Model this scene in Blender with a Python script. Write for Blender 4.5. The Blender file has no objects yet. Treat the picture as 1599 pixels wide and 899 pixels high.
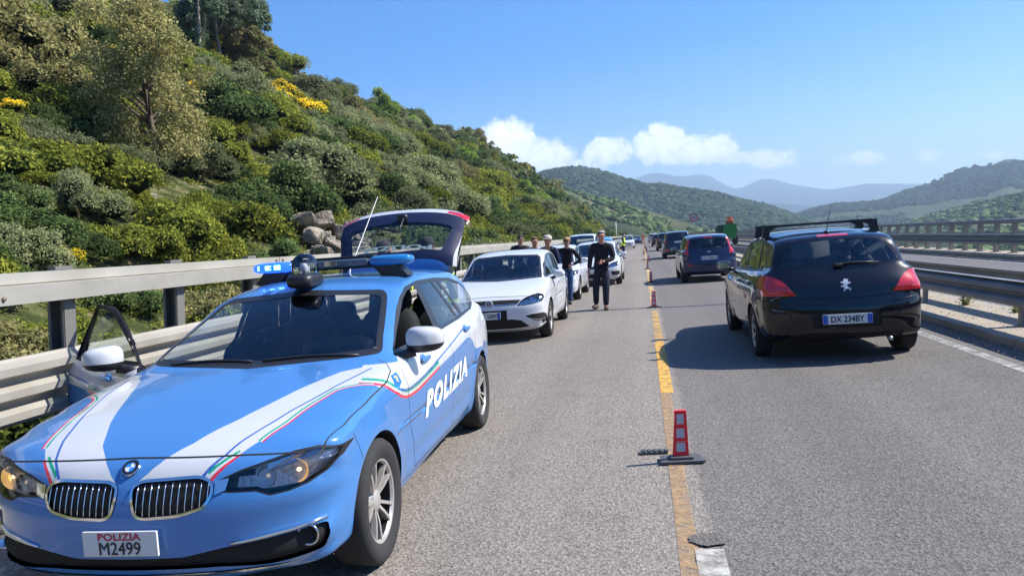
import bpy, bmesh, math, random
import numpy as np
from mathutils import Vector, Matrix, Euler
from mathutils.bvhtree import BVHTree
R_ = math.radians
SC = bpy.context.scene
COL = SC.collection
# ---------------------------------------------------------------- camera
CAM_H = 1.5715
def _cam_axes(pitch, roll, yaw):
    cp, sp = math.cos(pitch), math.sin(pitch)
    fwd = np.array([0, cp, -sp]); right = np.array([1, 0, 0.]); down = np.cross(fwd, right)
    cr, sr = math.cos(roll), math.sin(roll)
    r2 = cr*right + sr*down; d2 = -sr*right + cr*down
    c, s = math.cos(yaw), math.sin(yaw)
    T = np.array([[c, s, 0], [-s, c, 0], [0, 0, 1]])
    return np.array([r2, d2, fwd]) @ T
CM = _cam_axes(R_(3.286), R_(3.988), R_(9.9))
cam_d = bpy.data.cameras.new("camera"); cam = bpy.data.objects.new("camera", cam_d); COL.objects.link(cam)
cam_d.sensor_width = 36; cam_d.lens = 36*1192.4/1599; cam_d.clip_start = .1; cam_d.clip_end = 60000
cm = Matrix.Identity(4)
for i in range(3):
    cm[i][0] = CM[0][i]; cm[i][1] = -CM[1][i]; cm[i][2] = -CM[2][i]
cm[2][3] = CAM_H
cam.matrix_world = cm
SC.camera = cam
GUP = Vector((.0705, 0, .9975)).normalized()      # true vertical; the banked road is the z=0 plane
# ---------------------------------------------------------------- light
SUN_DIR = Vector((.685, .17, .71)).normalized()   # towards the sun
sun_el = math.asin(SUN_DIR.z); sun_az = math.atan2(SUN_DIR.x, SUN_DIR.y)
W = bpy.data.worlds.new("World"); SC.world = W; W.use_nodes = True
nt = W.node_tree; nt.nodes.clear()
def N(t, **k):
    n = nt.nodes.new(t)
    for a, b in k.items(): setattr(n, a, b)
    return n
sky = N('ShaderNodeTexSky'); sky.sky_type = 'NISHITA'; sky.sun_disc = False
sky.sun_elevation = sun_el; sky.sun_rotation = sun_az; sky.altitude = 300; sky.air_density = 1.0; sky.dust_density = .6; sky.ozone_density = 3.0
bg = N('ShaderNodeBackground'); out = N('ShaderNodeOutputWorld')
SKY_STR = .115
bg.inputs[1].default_value = SKY_STR
hs = N('ShaderNodeHueSaturation'); hs.inputs['Hue'].default_value = .512; hs.inputs['Saturation'].default_value = 1.62; hs.inputs['Value'].default_value = .95; nt.links.new(sky.outputs[0], hs.inputs['Color']); skyc = hs.outputs[0]
tc = N('ShaderNodeTexCoord'); sep = N('ShaderNodeSeparateXYZ'); nt.links.new(tc.outputs['Generated'], sep.inputs[0])
def M2(op, a, b=None, c=None):
    n = N('ShaderNodeMath', operation=op)
    for i, v in enumerate((a, b, c)):
        if v is None: continue
        if isinstance(v, (int, float)): n.inputs[i].default_value = v
        else: nt.links.new(v, n.inputs[i])
    return n.outputs[0]
az = M2('MULTIPLY', M2('ARCTAN2', sep.outputs[0], sep.outputs[1]), 57.2958)
el0 = M2('MULTIPLY', M2('ARCSINE', sep.outputs[2]), 57.2958)
el = M2('ADD', el0, M2('MULTIPLY', az, .0705))     # level the clouds with gravity
cv = N('ShaderNodeCombineXYZ'); nt.links.new(az, cv.inputs[0]); nt.links.new(el, cv.inputs[1])
def noise(vec, scale, detail, rough=.55, off=0):
    n = N('ShaderNodeTexNoise'); n.inputs['Scale'].default_value = scale; n.inputs['Detail'].default_value = detail
    n.inputs['Roughness'].default_value = rough
    if off:
        v = N('ShaderNodeVectorMath', operation='ADD'); nt.links.new(vec, v.inputs[0]); v.inputs[1].default_value = (off, off*.7, off); vec = v.outputs[0]
    nt.links.new(vec, n.inputs['Vector']); return n.outputs['Fac']
nA = noise(cv.outputs[0], .55, 8, .62); nB = noise(cv.outputs[0], 1.6, 6, .6, 7.)
dens = None
#        az     el(grav)  ra   re   strength
for a, e, ra, re, st in [(-9.3, 6.6, 2.4, 2.2, 1.0), (-6.8, 5.6, 2.9, 1.7, .95), (-2.0, 6.0, 2.2, 1.3, .8), (1.8, 6.3, 2.4, 1.9, .98), (4.6, 6.0, 2.8, 1.5, .92),
                         (9.3, 5.25, 2.2, .9, .72), (15.2, 5.0, 2.2, .62, .55), (18.9, 5.05, 1.1, .6, .52), (-4.5, 5.1, 2.6, .9, .55), (6.9, 5.4, 2.6, .7, .6), (22.5, 5.0, 1.6, .4, .42)]:
    u = M2('DIVIDE', M2('SUBTRACT', az, a), ra); v = M2('DIVIDE', M2('SUBTRACT', el, e), re)
    v = M2('MULTIPLY', v, M2('ADD', 1.0, M2('MULTIPLY', M2('LESS_THAN', v, 0), .35)))
    r = M2('ADD', M2('MULTIPLY', u, u), M2('MULTIPLY', v, v))
    b = M2('MULTIPLY', M2('SUBTRACT', 1.0, r), st)
    dens = b if dens is None else M2('MAXIMUM', dens, b)
dd = M2('ADD', dens, M2('ADD', M2('MULTIPLY', M2('SUBTRACT', nA, .5), 2.3), M2('MULTIPLY', M2('SUBTRACT', nB, .5), .7)))
mr = N('ShaderNodeMapRange', interpolation_type='SMOOTHSTEP'); mr.inputs['From Min'].default_value = -.04; mr.inputs['From Max'].default_value = .5
nt.links.new(dd, mr.inputs['Value'])
lit = M2('ADD', M2('MULTIPLY', dens, .35), M2('MULTIPLY', nB, .9))
cr = N('ShaderNodeValToRGB'); nt.links.new(lit, cr.inputs[0])
cr.color_ramp.elements[0].position = .35; cr.color_ramp.elements[0].color = (5.2, 6.0, 7.2, 1)
cr.color_ramp.elements[1].position = .8; cr.color_ramp.elements[1].color = (11., 10.6, 10.2, 1)
mx = N('ShaderNodeMixRGB'); nt.links.new(M2('MULTIPLY', mr.outputs[0], .88), mx.inputs[0]); nt.links.new(skyc, mx.inputs[1]); nt.links.new(cr.outputs[0], mx.inputs[2])
nt.links.new(mx.outputs[0], bg.inputs[0]); nt.links.new(bg.outputs[0], out.inputs[0])
sd = bpy.data.lights.new("sun", 'SUN'); sd.energy = 4.9; sd.angle = R_(.53); sd.color = (1, .955, .88)
so = bpy.data.objects.new("sun", sd); COL.objects.link(so)
so.rotation_euler = SUN_DIR.to_track_quat('Z', 'Y').to_euler()
vs = SC.view_settings; vs.view_transform = 'Standard'; vs.look = 'None'; vs.exposure = 0.95; vs.gamma = 1; vs.use_curve_mapping = False
SC.cycles.max_bounces = 8; SC.cycles.transparent_max_bounces = 16; SC.cycles.volume_bounces = 0
SC.cycles.use_denoising = True
# ---------------------------------------------------------------- helpers
def tag(o, label=None, cat=None, group=None, kind=None):
    if label: o['label'] = label
    if cat: o['category'] = cat
    if group: o['group'] = group
    if kind: o['kind'] = kind
    return o
def empty(name, loc=(0, 0, 0), rz=0, label=None, cat=None, group=None):
    o = bpy.data.objects.new(name, None); COL.objects.link(o); o.empty_display_size = .2
    o.location = loc; o.rotation_euler = (0, 0, rz)
    return tag(o, label, cat, group)
def mobj(name, V, F, mats, parent=None, smooth=False, fm=None, attr=None):
    me = bpy.data.meshes.new(name)
    if isinstance(F, np.ndarray):
        V = np.asarray(V, np.float32); me.vertices.add(len(V)); me.vertices.foreach_set('co', V.ravel())
        n, k = F.shape; me.loops.add(n*k); me.loops.foreach_set('vertex_index', F.astype(np.int32).ravel())
        me.polygons.add(n); me.polygons.foreach_set('loop_start', np.arange(0, n*k, k, dtype=np.int32)); me.polygons.foreach_set('loop_total', np.full(n, k, np.int32))
        me.update(calc_edges=True)
    else:
        me.from_pydata([tuple(v) for v in V], [], [tuple(f) for f in F]); me.update()
    if not isinstance(mats, (list, tuple)): mats = [mats]
    for m in mats: me.materials.append(m)
    if fm is not None: me.polygons.foreach_set('material_index', np.asarray(fm, np.int32))
    if smooth: me.polygons.foreach_set('use_smooth', np.ones(len(me.polygons), bool))
    if attr is not None:
        a = me.attributes.new('rnd', 'FLOAT', 'FACE'); a.data.foreach_set('value', np.asarray(attr, np.float32))
    o = bpy.data.objects.new(name, me); COL.objects.link(o)
    if parent: o.parent = parent
    return o
def bobj(name, bm, mats, parent=None, smooth=False, angle=None):
    me = bpy.data.meshes.new(name); bm.to_mesh(me); bm.free()
    if not isinstance(mats, (list, tuple)): mats = [mats]
    for m in mats: me.materials.append(m)
    if smooth: me.polygons.foreach_set('use_smooth', np.ones(len(me.polygons), bool))
    if angle:
        try: me.set_sharp_from_angle(angle=R_(angle))
        except Exception: pass
    o = bpy.data.objects.new(name, me); COL.objects.link(o)
    if parent: o.parent = parent
    return o
def mat(name, col, rough=.5, metal=0., coat=0., emit=None, estr=0., noise_amt=0., noise_scale=8., bump=0., bscale=60., backdark=False, spec=.5, alt=None):
    m = bpy.data.materials.new(name); m.use_nodes = True; t = m.node_tree; p = t.nodes['Principled BSDF']
    p.inputs['Base Color'].default_value = (*col, 1); p.inputs['Roughness'].default_value = rough; p.inputs['Metallic'].default_value = metal
    p.inputs['Coat Weight'].default_value = coat; p.inputs['Coat Roughness'].default_value = .04; p.inputs['Specular IOR Level'].default_value = spec
    if emit: p.inputs['Emission Color'].default_value = (*emit, 1); p.inputs['Emission Strength'].default_value = estr
    L = t.links.new
    src = None
    if noise_amt or bump:
        tcn = t.nodes.new('ShaderNodeTexCoord')
    if noise_amt:
        n = t.nodes.new('ShaderNodeTexNoise'); n.inputs['Scale'].default_value = noise_scale; n.inputs['Detail'].default_value = 6; L(tcn.outputs['Object'], n.inputs['Vector'])
        mx = t.nodes.new('ShaderNodeMixRGB'); L(n.outputs['Fac'], mx.inputs[0])
        lo = alt or tuple(c*(1-noise_amt) for c in col); hi = tuple(min(1, c*(1+noise_amt)) for c in col)
        mx.inputs[1].default_value = (*lo, 1); mx.inputs[2].default_value = (*hi, 1); L(mx.outputs[0], p.inputs['Base Color']); src = mx.outputs[0]
    if bump:
        n = t.nodes.new('ShaderNodeTexNoise'); n.inputs['Scale'].default_value = bscale; n.inputs['Detail'].default_value = 5; L(tcn.outputs['Object'], n.inputs['Vector'])
        b = t.nodes.new('ShaderNodeBump'); b.inputs['Strength'].default_value = bump; b.inputs['Distance'].default_value = .02; L(n.outputs['Fac'], b.inputs['Height']); L(b.outputs[0], p.inputs['Normal'])
    if backdark:
        g = t.nodes.new('ShaderNodeNewGeometry'); d = t.nodes.new('ShaderNodeBsdfDiffuse'); d.inputs[0].default_value = (.012, .012, .014, 1)
        ms = t.nodes.new('ShaderNodeMixShader'); L(g.outputs['Backfacing'], ms.inputs[0]); L(p.outputs[0], ms.inputs[1]); L(d.outputs[0], ms.inputs[2])
        L(ms.outputs[0], t.nodes['Material Output'].inputs[0])
    return m
def glass_mat(name, tint=(.55, .6, .58), refl=1.0):
    m = bpy.data.materials.new(name); m.use_nodes = True; t = m.node_tree; t.nodes.clear(); L = t.links.new
    o = t.nodes.new('ShaderNodeOutputMaterial'); tr = t.nodes.new('ShaderNodeBsdfTransparent'); tr.inputs[0].default_value = (*tint, 1)
    gl = t.nodes.new('ShaderNodeBsdfGlossy'); gl.inputs['Roughness'].default_value = .02; gl.inputs[0].default_value = (.9, .95, 1, 1)
    f = t.nodes.new('ShaderNodeFresnel'); f.inputs[0].default_value = 1.52
    ms = t.nodes.new('ShaderNodeMixShader')
    if refl != 1:
        mu = t.nodes.new('ShaderNodeMath'); mu.operation = 'MULTIPLY'; L(f.outputs[0], mu.inputs[0]); mu.inputs[1].default_value = refl; L(mu.outputs[0], ms.inputs[0])
    else: L(f.outputs[0], ms.inputs[0])
    L(tr.outputs[0], ms.inputs[1]); L(gl.outputs[0], ms.inputs[2]); L(ms.outputs[0], o.inputs[0])
    return m
def box(bm, c, s, rot=None, bev=0.):
    """box centre c size s"""
    m = Matrix.Translation(c)
    if rot: m = m @ Euler(rot).to_matrix().to_4x4()
    m = m @ Matrix.Diagonal((*s, 1))
    g = bmesh.ops.create_cube(bm, size=1, matrix=m)
    if bev:
        es = list({e for v in g['verts'] for e in v.link_edges})
        bmesh.ops.bevel(bm, geom=es, offset=bev, segments=2, affect='EDGES', profile=.6)
def tube(bm, pts, r, n=8, caps=True):
    pts = [Vector(p) for p in pts]; rs = r if isinstance(r, (list, tuple)) else [r]*len(pts)
    rings = []
    for i, p in enumerate(pts):
        d = (pts[min(i+1, len(pts)-1)] - pts[max(i-1, 0)]).normalized()
        a = d.orthogonal().normalized() if i == 0 else (a - d*a.dot(d)).normalized()
        b = d.cross(a)
        rings.append([bm.verts.new(p + a*math.cos(2*math.pi*k/n)*rs[i] + b*math.sin(2*math.pi*k/n)*rs[i]) for k in range(n)])
    for i in range(len(rings)-1):
        for k in range(n):
            bm.faces.new((rings[i][k], rings[i][(k+1) % n], rings[i+1][(k+1) % n], rings[i+1][k]))
    if caps:
        bm.faces.new(rings[0][::-1]); bm.faces.new(rings[-1])
def lathe(bm, prof, axis='Y', n=32, c=(0, 0, 0)):
    """prof: list of (r, h); revolved about axis"""
    rings = []
    for r, h in prof:
        ring = []
        for k in range(n):
            a = 2*math.pi*k/n; u, v = r*math.cos(a), r*math.sin(a)
            p = (u, h, v) if axis == 'Y' else ((u, v, h) if axis == 'Z' else (h, u, v))
            ring.append(bm.verts.new((p[0]+c[0], p[1]+c[1], p[2]+c[2])))
        rings.append(ring)
    for i in range(len(rings)-1):
        for k in range(n):
            bm.faces.new((rings[i][k], rings[i][(k+1) % n], rings[i+1][(k+1) % n], rings[i+1][k]))
def prism(bm, poly, fn, d0, d1):
    """extrude 2-D polygon between depth d0,d1; fn(u,v,d)->xyz"""
    a = [bm.verts.new(fn(u, v, d0)) for u, v in poly]; b = [bm.verts.new(fn(u, v, d1)) for u, v in poly]
    n = len(poly); bm.faces.new(a); bm.faces.new(b[::-1])
    for i in range(n): bm.faces.new((a[i], b[i], b[(i+1) % n], a[(i+1) % n]))
def copy_tree(o, parent=None):
    c = o.copy(); COL.objects.link(c); c.parent = parent
    for ch in CH.get(o.name, []) if False else [x for x in o.children]: copy_tree(ch, c)
    return c
def fixn(bm): bmesh.ops.recalc_face_normals(bm, faces=bm.faces[:])

def split_loose(o, name=None):
    """one object per connected piece of the mesh"""
    if o is None: return []
    bm = bmesh.new(); bm.from_mesh(o.data); bm.faces.ensure_lookup_table(); seen = set(); comps = []
    for f in bm.faces:
        if f in seen: continue
        st = [f]; seen.add(f); cp = []
        while st:
            g = st.pop(); cp.append(g)
            for e in g.edges:
                for h in e.link_faces:
                    if h not in seen: seen.add(h); st.append(h)
        comps.append([x.index for x in cp])
    bm.free()
    if len(comps) < 2:
        if name: o.name = name
        return [o]
    comps = [c_ for c_ in comps if len(c_) > 1] or comps; outl = []; me = o.data
    for c_ in comps:
        vm = {}; V = []; F = []; mi = []
        for i in c_:
            p = me.polygons[i]; fv = []
            for v in p.vertices:
                if v not in vm: vm[v] = len(V); V.append(me.vertices[v].co[:])
                fv.append(vm[v])
            F.append(fv); mi.append(p.material_index)
        q = mobj(name or o.name.split('.')[0], V, F, list(me.materials), o.parent, me.polygons[0].use_smooth, mi); q.matrix_local = o.matrix_local.copy(); outl.append(q)
    bpy.data.objects.remove(o); return outl
# ================================================================ terrain
rng = np.random.default_rng(7)
_perm = np.random.default_rng(3).permutation(256)
def vnoise(x, y, s=1., seed=0):
    x = np.asarray(x, float)/s+seed*17.3; y = np.asarray(y, float)/s+seed*9.1
    xi = np.floor(x).astype(int); yi = np.floor(y).astype(int); fx = x-xi; fy = y-yi; fx = fx*fx*(3-2*fx); fy = fy*fy*(3-2*fy)
    h = lambda a, b: _perm[(_perm[a & 255]+b) & 255]/255.
    return (h(xi, yi)*(1-fx)+h(xi+1, yi)*fx)*(1-fy)+(h(xi, yi+1)*(1-fx)+h(xi+1, yi+1)*fx)*fy
def fbm(x, y, s=1., o=4, seed=0):
    r = 0; a = 1; t = 0
    for i in range(o): r = r+a*(vnoise(x, y, s, seed+i)-.5); t += a; a *= .5; s *= .5
    return r/t*2
RY = [-60, 40, 106, 150, 195, 250, 280, 310, 340, 380, 430]; RR = [55, 52, 50, 49.5, 47.7, 44.6, 41, 35, 28, 16, 8]; RE = [.60, .60, .60, .615, .66, .71, .65, .59, .42, .12, -.3]
def hill_z(X, Y):
    d = -np.asarray(X, float); Y = np.asarray(Y, float)
    R = np.interp(Y, RY, RR); zr = np.interp(Y, RY, RE)*R-2.2
    t = np.clip((d-8)/(R-8), 0, 1); z0 = -2.3
    z = z0+(zr-z0)*(t**1.06)
    z = np.where(d > R, zr-(d-R)*.22, z)
    rt = np.clip((5-d)/30, 0, 1); z = np.where(d < 8, z0-rt*22, z)
    k = np.clip((d-6)/10, 0, 1)
    return z+fbm(X, Y, 17, 4, 2)*2.2*k+fbm(X, Y, 5, 2, 5)*.5*k
def grid_mesh(name, X, Y, Z, m, smooth=True):
    a, b = X.shape; V = np.stack([X, Y, Z], -1).reshape(-1, 3); i = np.arange(a*b).reshape(a, b)
    F = np.stack([i[:-1, :-1], i[1:, :-1], i[1:, 1:], i[:-1, 1:]], -1).reshape(-1, 4)
    return mobj(name, V, F, m, smooth=smooth)
def ramp_mat(name, cols, scale, detail=6, rough=.95, bump=0., bscale=1., coord='Object', extra=None):
    m = bpy.data.materials.new(name); m.use_nodes = True; t = m.node_tree; p = t.nodes['Principled BSDF']; p.inputs['Roughness'].default_value = rough; p.inputs['Specular IOR Level'].default_value = .15
    tcn = t.nodes.new('ShaderNodeTexCoord'); n = t.nodes.new('ShaderNodeTexNoise'); n.inputs['Scale'].default_value = scale; n.inputs['Detail'].default_value = detail; n.inputs['Roughness'].default_value = .6
    t.links.new(tcn.outputs[coord], n.inputs['Vector']); r = t.nodes.new('ShaderNodeValToRGB'); t.links.new(n.outputs['Fac'], r.inputs[0])
    el_ = r.color_ramp.elements
    while len(el_) < len(cols): el_.new(.5)
    for e, (ps, c) in zip(el_, cols): e.position = ps; e.color = (*c, 1)
    t.links.new(r.outputs[0], p.inputs['Base Color'])
    if bump:
        n2 = t.nodes.new('ShaderNodeTexNoise'); n2.inputs['Scale'].default_value = bscale; n2.inputs['Detail'].default_value = 8; t.links.new(tcn.outputs[coord], n2.inputs['Vector'])
        b = t.nodes.new('ShaderNodeBump'); b.inputs['Strength'].default_value = bump; b.inputs['Distance'].default_value = .3; t.links.new(n2.outputs['Fac'], b.inputs['Height']); t.links.new(b.outputs[0], p.inputs['Normal'])
    return m
SOIL = ramp_mat('hillside ground', [(.30, (.022, .028, .010)), (.46, (.055, .070, .020)), (.55, (.12, .125, .045)), (.64, (.20, .165, .10)), (.75, (.26, .21, .15))], 1.1, 10, bump=1., bscale=5)
xs = np.concatenate([np.linspace(-140, -60, 12)[:-1], np.linspace(-60, -5, 70), np.linspace(-3.5, 40, 14)]); ys = np.concatenate([np.linspace(-60, 0, 12)[:-1], np.linspace(0, 120, 90)[:-1], np.linspace(120, 470, 110)])
GX, GY = np.meshgrid(xs, ys, indexing='ij'); tag(grid_mesh('hillside', GX, GY, hill_z(GX, GY), SOIL), kind='structure')
VAL = ramp_mat('valley ground', [(.3, (.025, .045, .015)), (.5, (.05, .08, .02)), (.65, (.10, .12, .04)), (.8, (.2, .17, .10))], .02, 10)
a_ = np.linspace(0, 1, 40)[:, None]*np.ones((1, 60)); r_ = np.ones((40, 1))*(10**np.linspace(1.5, 4.6, 60))[None, :]
tag(mobj('ground', [(-8900, -950, -32), (8900, -950, -32), (8900, 9900, -32), (-8900, 9900, -32)], [(0, 1, 2, 3)], VAL), kind='structure')
# hills further away: silhouettes as azimuth/elevation pairs seen from the bridge, each at its own real distance
def hill_range(name, sil, dist, foot, m, seed, bump, nA=220, nR=60, depthf=.55, spurs=.25, back=1.35):
    az_ = np.radians([s[0] for s in sil]); e_ = np.radians([s[1] for s in sil])
    A = np.linspace(az_[0], az_[-1], nA); E = np.interp(A, az_, e_); E = np.convolve(np.pad(E, 3, 'edge'), np.ones(7)/7, 'valid')
    t = np.concatenate([np.linspace(0, 1, nR), np.linspace(1, 1.5, 8)[1:]])
    AA, T = np.meshgrid(A, t, indexing='ij'); D = dist*(foot+(1-foot)*T)
    zr = CAM_H+dist*np.tan(E)[:, None]; sp = fbm(AA*dist*.9, D*.25, dist*.12, 3, seed)
    tt = np.clip(T, 0, 1); prof = (np.sin((tt-.5)*math.pi)*.5+.5)*.55+tt*.45
    prof = prof+sp*spurs*np.sin(tt*math.pi)
    Z = -32+(zr+32)*prof; Z = np.where(T > 1, -32+(zr+32)*(1-(T-1)*1.6), Z)
    Z = Z+fbm(AA*dist, D, bump[1], 4, seed+9)*bump[0]*np.clip(T*4, 0, 1)
    X = np.sin(AA)*D; Y = np.cos(AA)*D
    o = grid_mesh(name, X, Y, Z, m); tag(o, kind='structure'); return X, Y, Z
FORM = lambda nm, a, s: ramp_mat(nm, a, s, 8, bump=1., bscale=s*20)
MH1 = FORM('wooded ridge ground', [(.3, (.022, .038, .014)), (.48, (.035, .055, .018)), (.6, (.05, .07, .022)), (.78, (.11, .11, .05))], .006)
MH0 = FORM('open slope ground', [(.3, (.022, .034, .012)), (.46, (.045, .058, .018)), (.58, (.095, .095, .038)), (.7, (.20, .165, .10))], .018)
MFR = FORM('haze blue mountain ground', [(.3, (.012, .025, .035)), (.7, (.03, .045, .055))], .0008)  # blue of the haze is put into the mountain colour itself
pA = lambda L_: [(a, e) for a, e in L_]
far1 = [(-8,3.7),(-3,3.7),(-1.5,3.7),(0.13,4.3),(1.1,4.55),(2.88,4.06),(4.8,4.05),(6.3,3.1),(6.84,2.8),(8.7,3.3),(9.46,3.15),(11,2.7),(13.2,2.15),(15.2,2.45),(17.1,2.12),(19,2.0),(23,1.5),(30,1.2)]
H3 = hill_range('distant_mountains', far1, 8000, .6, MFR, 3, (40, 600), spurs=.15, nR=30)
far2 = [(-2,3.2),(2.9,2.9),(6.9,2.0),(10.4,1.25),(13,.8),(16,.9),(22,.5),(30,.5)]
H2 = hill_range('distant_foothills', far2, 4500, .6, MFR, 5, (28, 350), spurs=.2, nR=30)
mid = [(-12,4.2),(-8,4.8),(-6.5,5.05),(-4.5,5.2),(-2.6,4.75),(-.8,4.0),(.5,3.45),(2.9,2.85),(5.6,2.2),(8.3,1.45),(10.6,.6),(12.6,-.35),(14,-1.1)]
H1 = hill_range('wooded_ridge', mid, 1500, .45, MH1, 11, (7, 120), 260, 90)
near = [(-12,4.4),(-6,4.0),(-5,3.6),(-3.2,2.75),(-.9,2.15),(1.3,1.35),(3.2,.55),(5.5,-.3),(8,-1.2)]
H0 = hill_range('open_slope', near, 620, .35, MH0, 23, (5, 60), 200, 70)
rt = [(9.5,.2),(11,.62),(13.5,.95),(16.2,1.1),(18.9,1.85),(20.8,2.75),(22.5,2.8),(23.3,3.05),(24.2,2.85),(27,2.6),(34,2.0)]
H4 = hill_range('right_ridge', rt, 2300, .5, MH1, 31, (9, 160), 280, 90, spurs=.35)
rt0 = [(14.5,-1.6),(17,-.7),(20,.1),(21.6,.55),(24.2,1.0),(28,1.5),(34,1.8)]
H5 = hill_range('right_lower_slope', rt0, 1100, .35, MH0, 41, (6, 90), 220, 70)
BK = [(a, 9+3*math.sin(a*.07)+2*math.sin(a*.19)) for a in range(115, 246, 5)]
H6 = hill_range('added_hills_behind_camera', BK, 420, .25, MH1, 51, (5, 60), 120, 40)  # unseen ridge added to give the cars something dark to reflect
# ================================================================ foliage
FV = 2.25
def leaf_mat(name, cols, rough=.6, trans=.35, flower=None):
    m = bpy.data.materials.new(name); m.use_nodes = True; t = m.node_tree; t.nodes.clear(); L = t.links.new
    o = t.nodes.new('ShaderNodeOutputMaterial'); at = t.nodes.new('ShaderNodeAttribute'); at.attribute_name = 'rnd'; oi = t.nodes.new('ShaderNodeObjectInfo')
    r = t.nodes.new('ShaderNodeValToRGB'); L(at.outputs['Fac'], r.inputs[0]); el_ = r.color_ramp.elements
    while len(el_) < len(cols): el_.new(.5)
    for e, (ps, c) in zip(el_, cols): e.position = ps; e.color = (*c, 1)
    hs = t.nodes.new('ShaderNodeHueSaturation'); L(r.outputs[0], hs.inputs['Color'])
    mr_ = t.nodes.new('ShaderNodeMapRange'); L(oi.outputs['Random'], mr_.inputs[0]); mr_.inputs[3].default_value = FV*.72; mr_.inputs[4].default_value = FV*1.28; L(mr_.outputs[0], hs.inputs['Value'])
    hs.inputs['Saturation'].default_value = 1.0
    d = t.nodes.new('ShaderNodeBsdfDiffuse'); tl = t.nodes.new('ShaderNodeBsdfTranslucent'); ms = t.nodes.new('ShaderNodeMixShader'); ms.inputs[0].default_value = trans
    L(hs.outputs[0], d.inputs[0]); L(hs.outputs[0], tl.inputs[0]); L(d.outputs[0], ms.inputs[1]); L(tl.outputs[0], ms.inputs[2])
    L(ms.outputs[0], o.inputs[0])
    return m
LM = {
 'olive': leaf_mat('grey green leaves', [(0, (.064, .072, .034)), (.6, (.100, .110, .050)), (1, (.150, .158, .080))]),
 'mastic': leaf_mat('yellow green leaves', [(0, (.042, .052, .012)), (.6, (.090, .104, .018)), (1, (.185, .175, .028))]),
 'oak': leaf_mat('dark green leaves', [(0, (.018, .030, .010)), (.6, (.042, .062, .020)), (1, (.080, .105, .035))]),
 'fresh': leaf_mat('bright green leaves', [(0, (.05, .075, .014)), (.6, (.095, .135, .024)), (1, (.16, .20, .045))]),
 'brown': leaf_mat('brownish leaves', [(0, (.060, .058, .024)), (.6, (.122, .114, .046)), (1, (.19, .168, .07))]),
 'gum': leaf_mat('blue green leaves', [(0, (.028, .045, .028)), (.6, (.060, .082, .050)), (1, (.12, .14, .09))]),
 'broom': leaf_mat('yellow flowers', [(0, (.04, .07, .015)), (.30, (.07, .10, .02)), (.36, (.52, .36, .02)), (1, (.66, .48, .03))]),
 'dry': leaf_mat('grey twigs', [(0, (.14, .11, .09)), (1, (.26, .22, .18))], trans=0.)}
BARK = mat('bark', (.13, .10, .075), .9, noise_amt=.4, noise_scale=12, bump=.5)
PBARK = mat('pale bark', (.30, .27, .22), .85, noise_amt=.35, noise_scale=8, bump=.4)
def crown_arrays(rg, n, leaf, lobes, asp=1., hollow=.62, squash=.8, elong=1.8):
    """leaf quads spread through a cluster of lobes. returns V(n*4,3), F, rnd"""
    lb = np.array(lobes); w = lb[:, 3]**2; idx = rg.choice(len(lb), n, p=w/w.sum()); c = lb[idx]
    d = rg.normal(size=(n, 3)); d /= np.linalg.norm(d, axis=1)[:, None]; d[:, 2] = np.where(d[:, 2] < -.45, -d[:, 2], d[:, 2])
    rad = hollow+(1-hollow)*rg.random(n)**.55; rad = rad*(1+.16*np.sin(d[:, 0]*5+idx)*np.cos(d[:, 1]*6+idx*2)+.09*rg.normal(size=n))
    P = c[:, :3]+d*(rad*c[:, 3])[:, None]*np.array([1, 1, squash])
    nr = d*.75+rg.normal(size=(n, 3))*.65; nr /= np.linalg.norm(nr, axis=1)[:, None]
    a = np.cross(nr, rg.normal(size=(n, 3))); a /= np.linalg.norm(a, axis=1)[:, None]; b = np.cross(nr, a)
    s = leaf*(.6+.8*rg.random(n))[:, None]; a = a*s*elong*.5; b = b*s*.5
    V = np.stack([P-a, P+b, P+a, P-b], 1).reshape(-1, 3); F = np.arange(n*4).reshape(n, 4)
    lobeb = rg.random(len(lb))[idx]
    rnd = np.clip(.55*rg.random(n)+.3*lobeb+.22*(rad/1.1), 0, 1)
    return V, F, rnd, idx
def dome_lobes(rg, k, H=.75, r0=.24, r1=.46):
    L = [(0, 0, H*.40, .55)]
    for i in range(k):
        a = rg.random()*2*math.pi; u = rg.random(); q = math.sqrt(u)*.84; z = H*(1-q*q*.9)*1.0*(.45+.65*rg.random())
        L.append((q*math.cos(a), q*math.sin(a), max(.12, z), r0+(r1-r0)*rg.random()*(1-.3*q)))
    return L
CORE = mat('dark crown core', (.018, .024, .010), 1., spec=0)  # dark blocker added inside crowns, deep shade put into its colour
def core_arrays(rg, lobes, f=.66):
    """rough dark blocker blobs added inside the crown to stop see-through"""
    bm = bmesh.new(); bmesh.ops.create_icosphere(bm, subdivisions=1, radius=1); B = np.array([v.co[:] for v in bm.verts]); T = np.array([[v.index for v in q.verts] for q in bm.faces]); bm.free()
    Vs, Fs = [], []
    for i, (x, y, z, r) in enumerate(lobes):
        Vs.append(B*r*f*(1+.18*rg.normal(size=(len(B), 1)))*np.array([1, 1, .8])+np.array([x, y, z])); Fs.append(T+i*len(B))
    return np.concatenate(Vs), np.concatenate(Fs)
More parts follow.
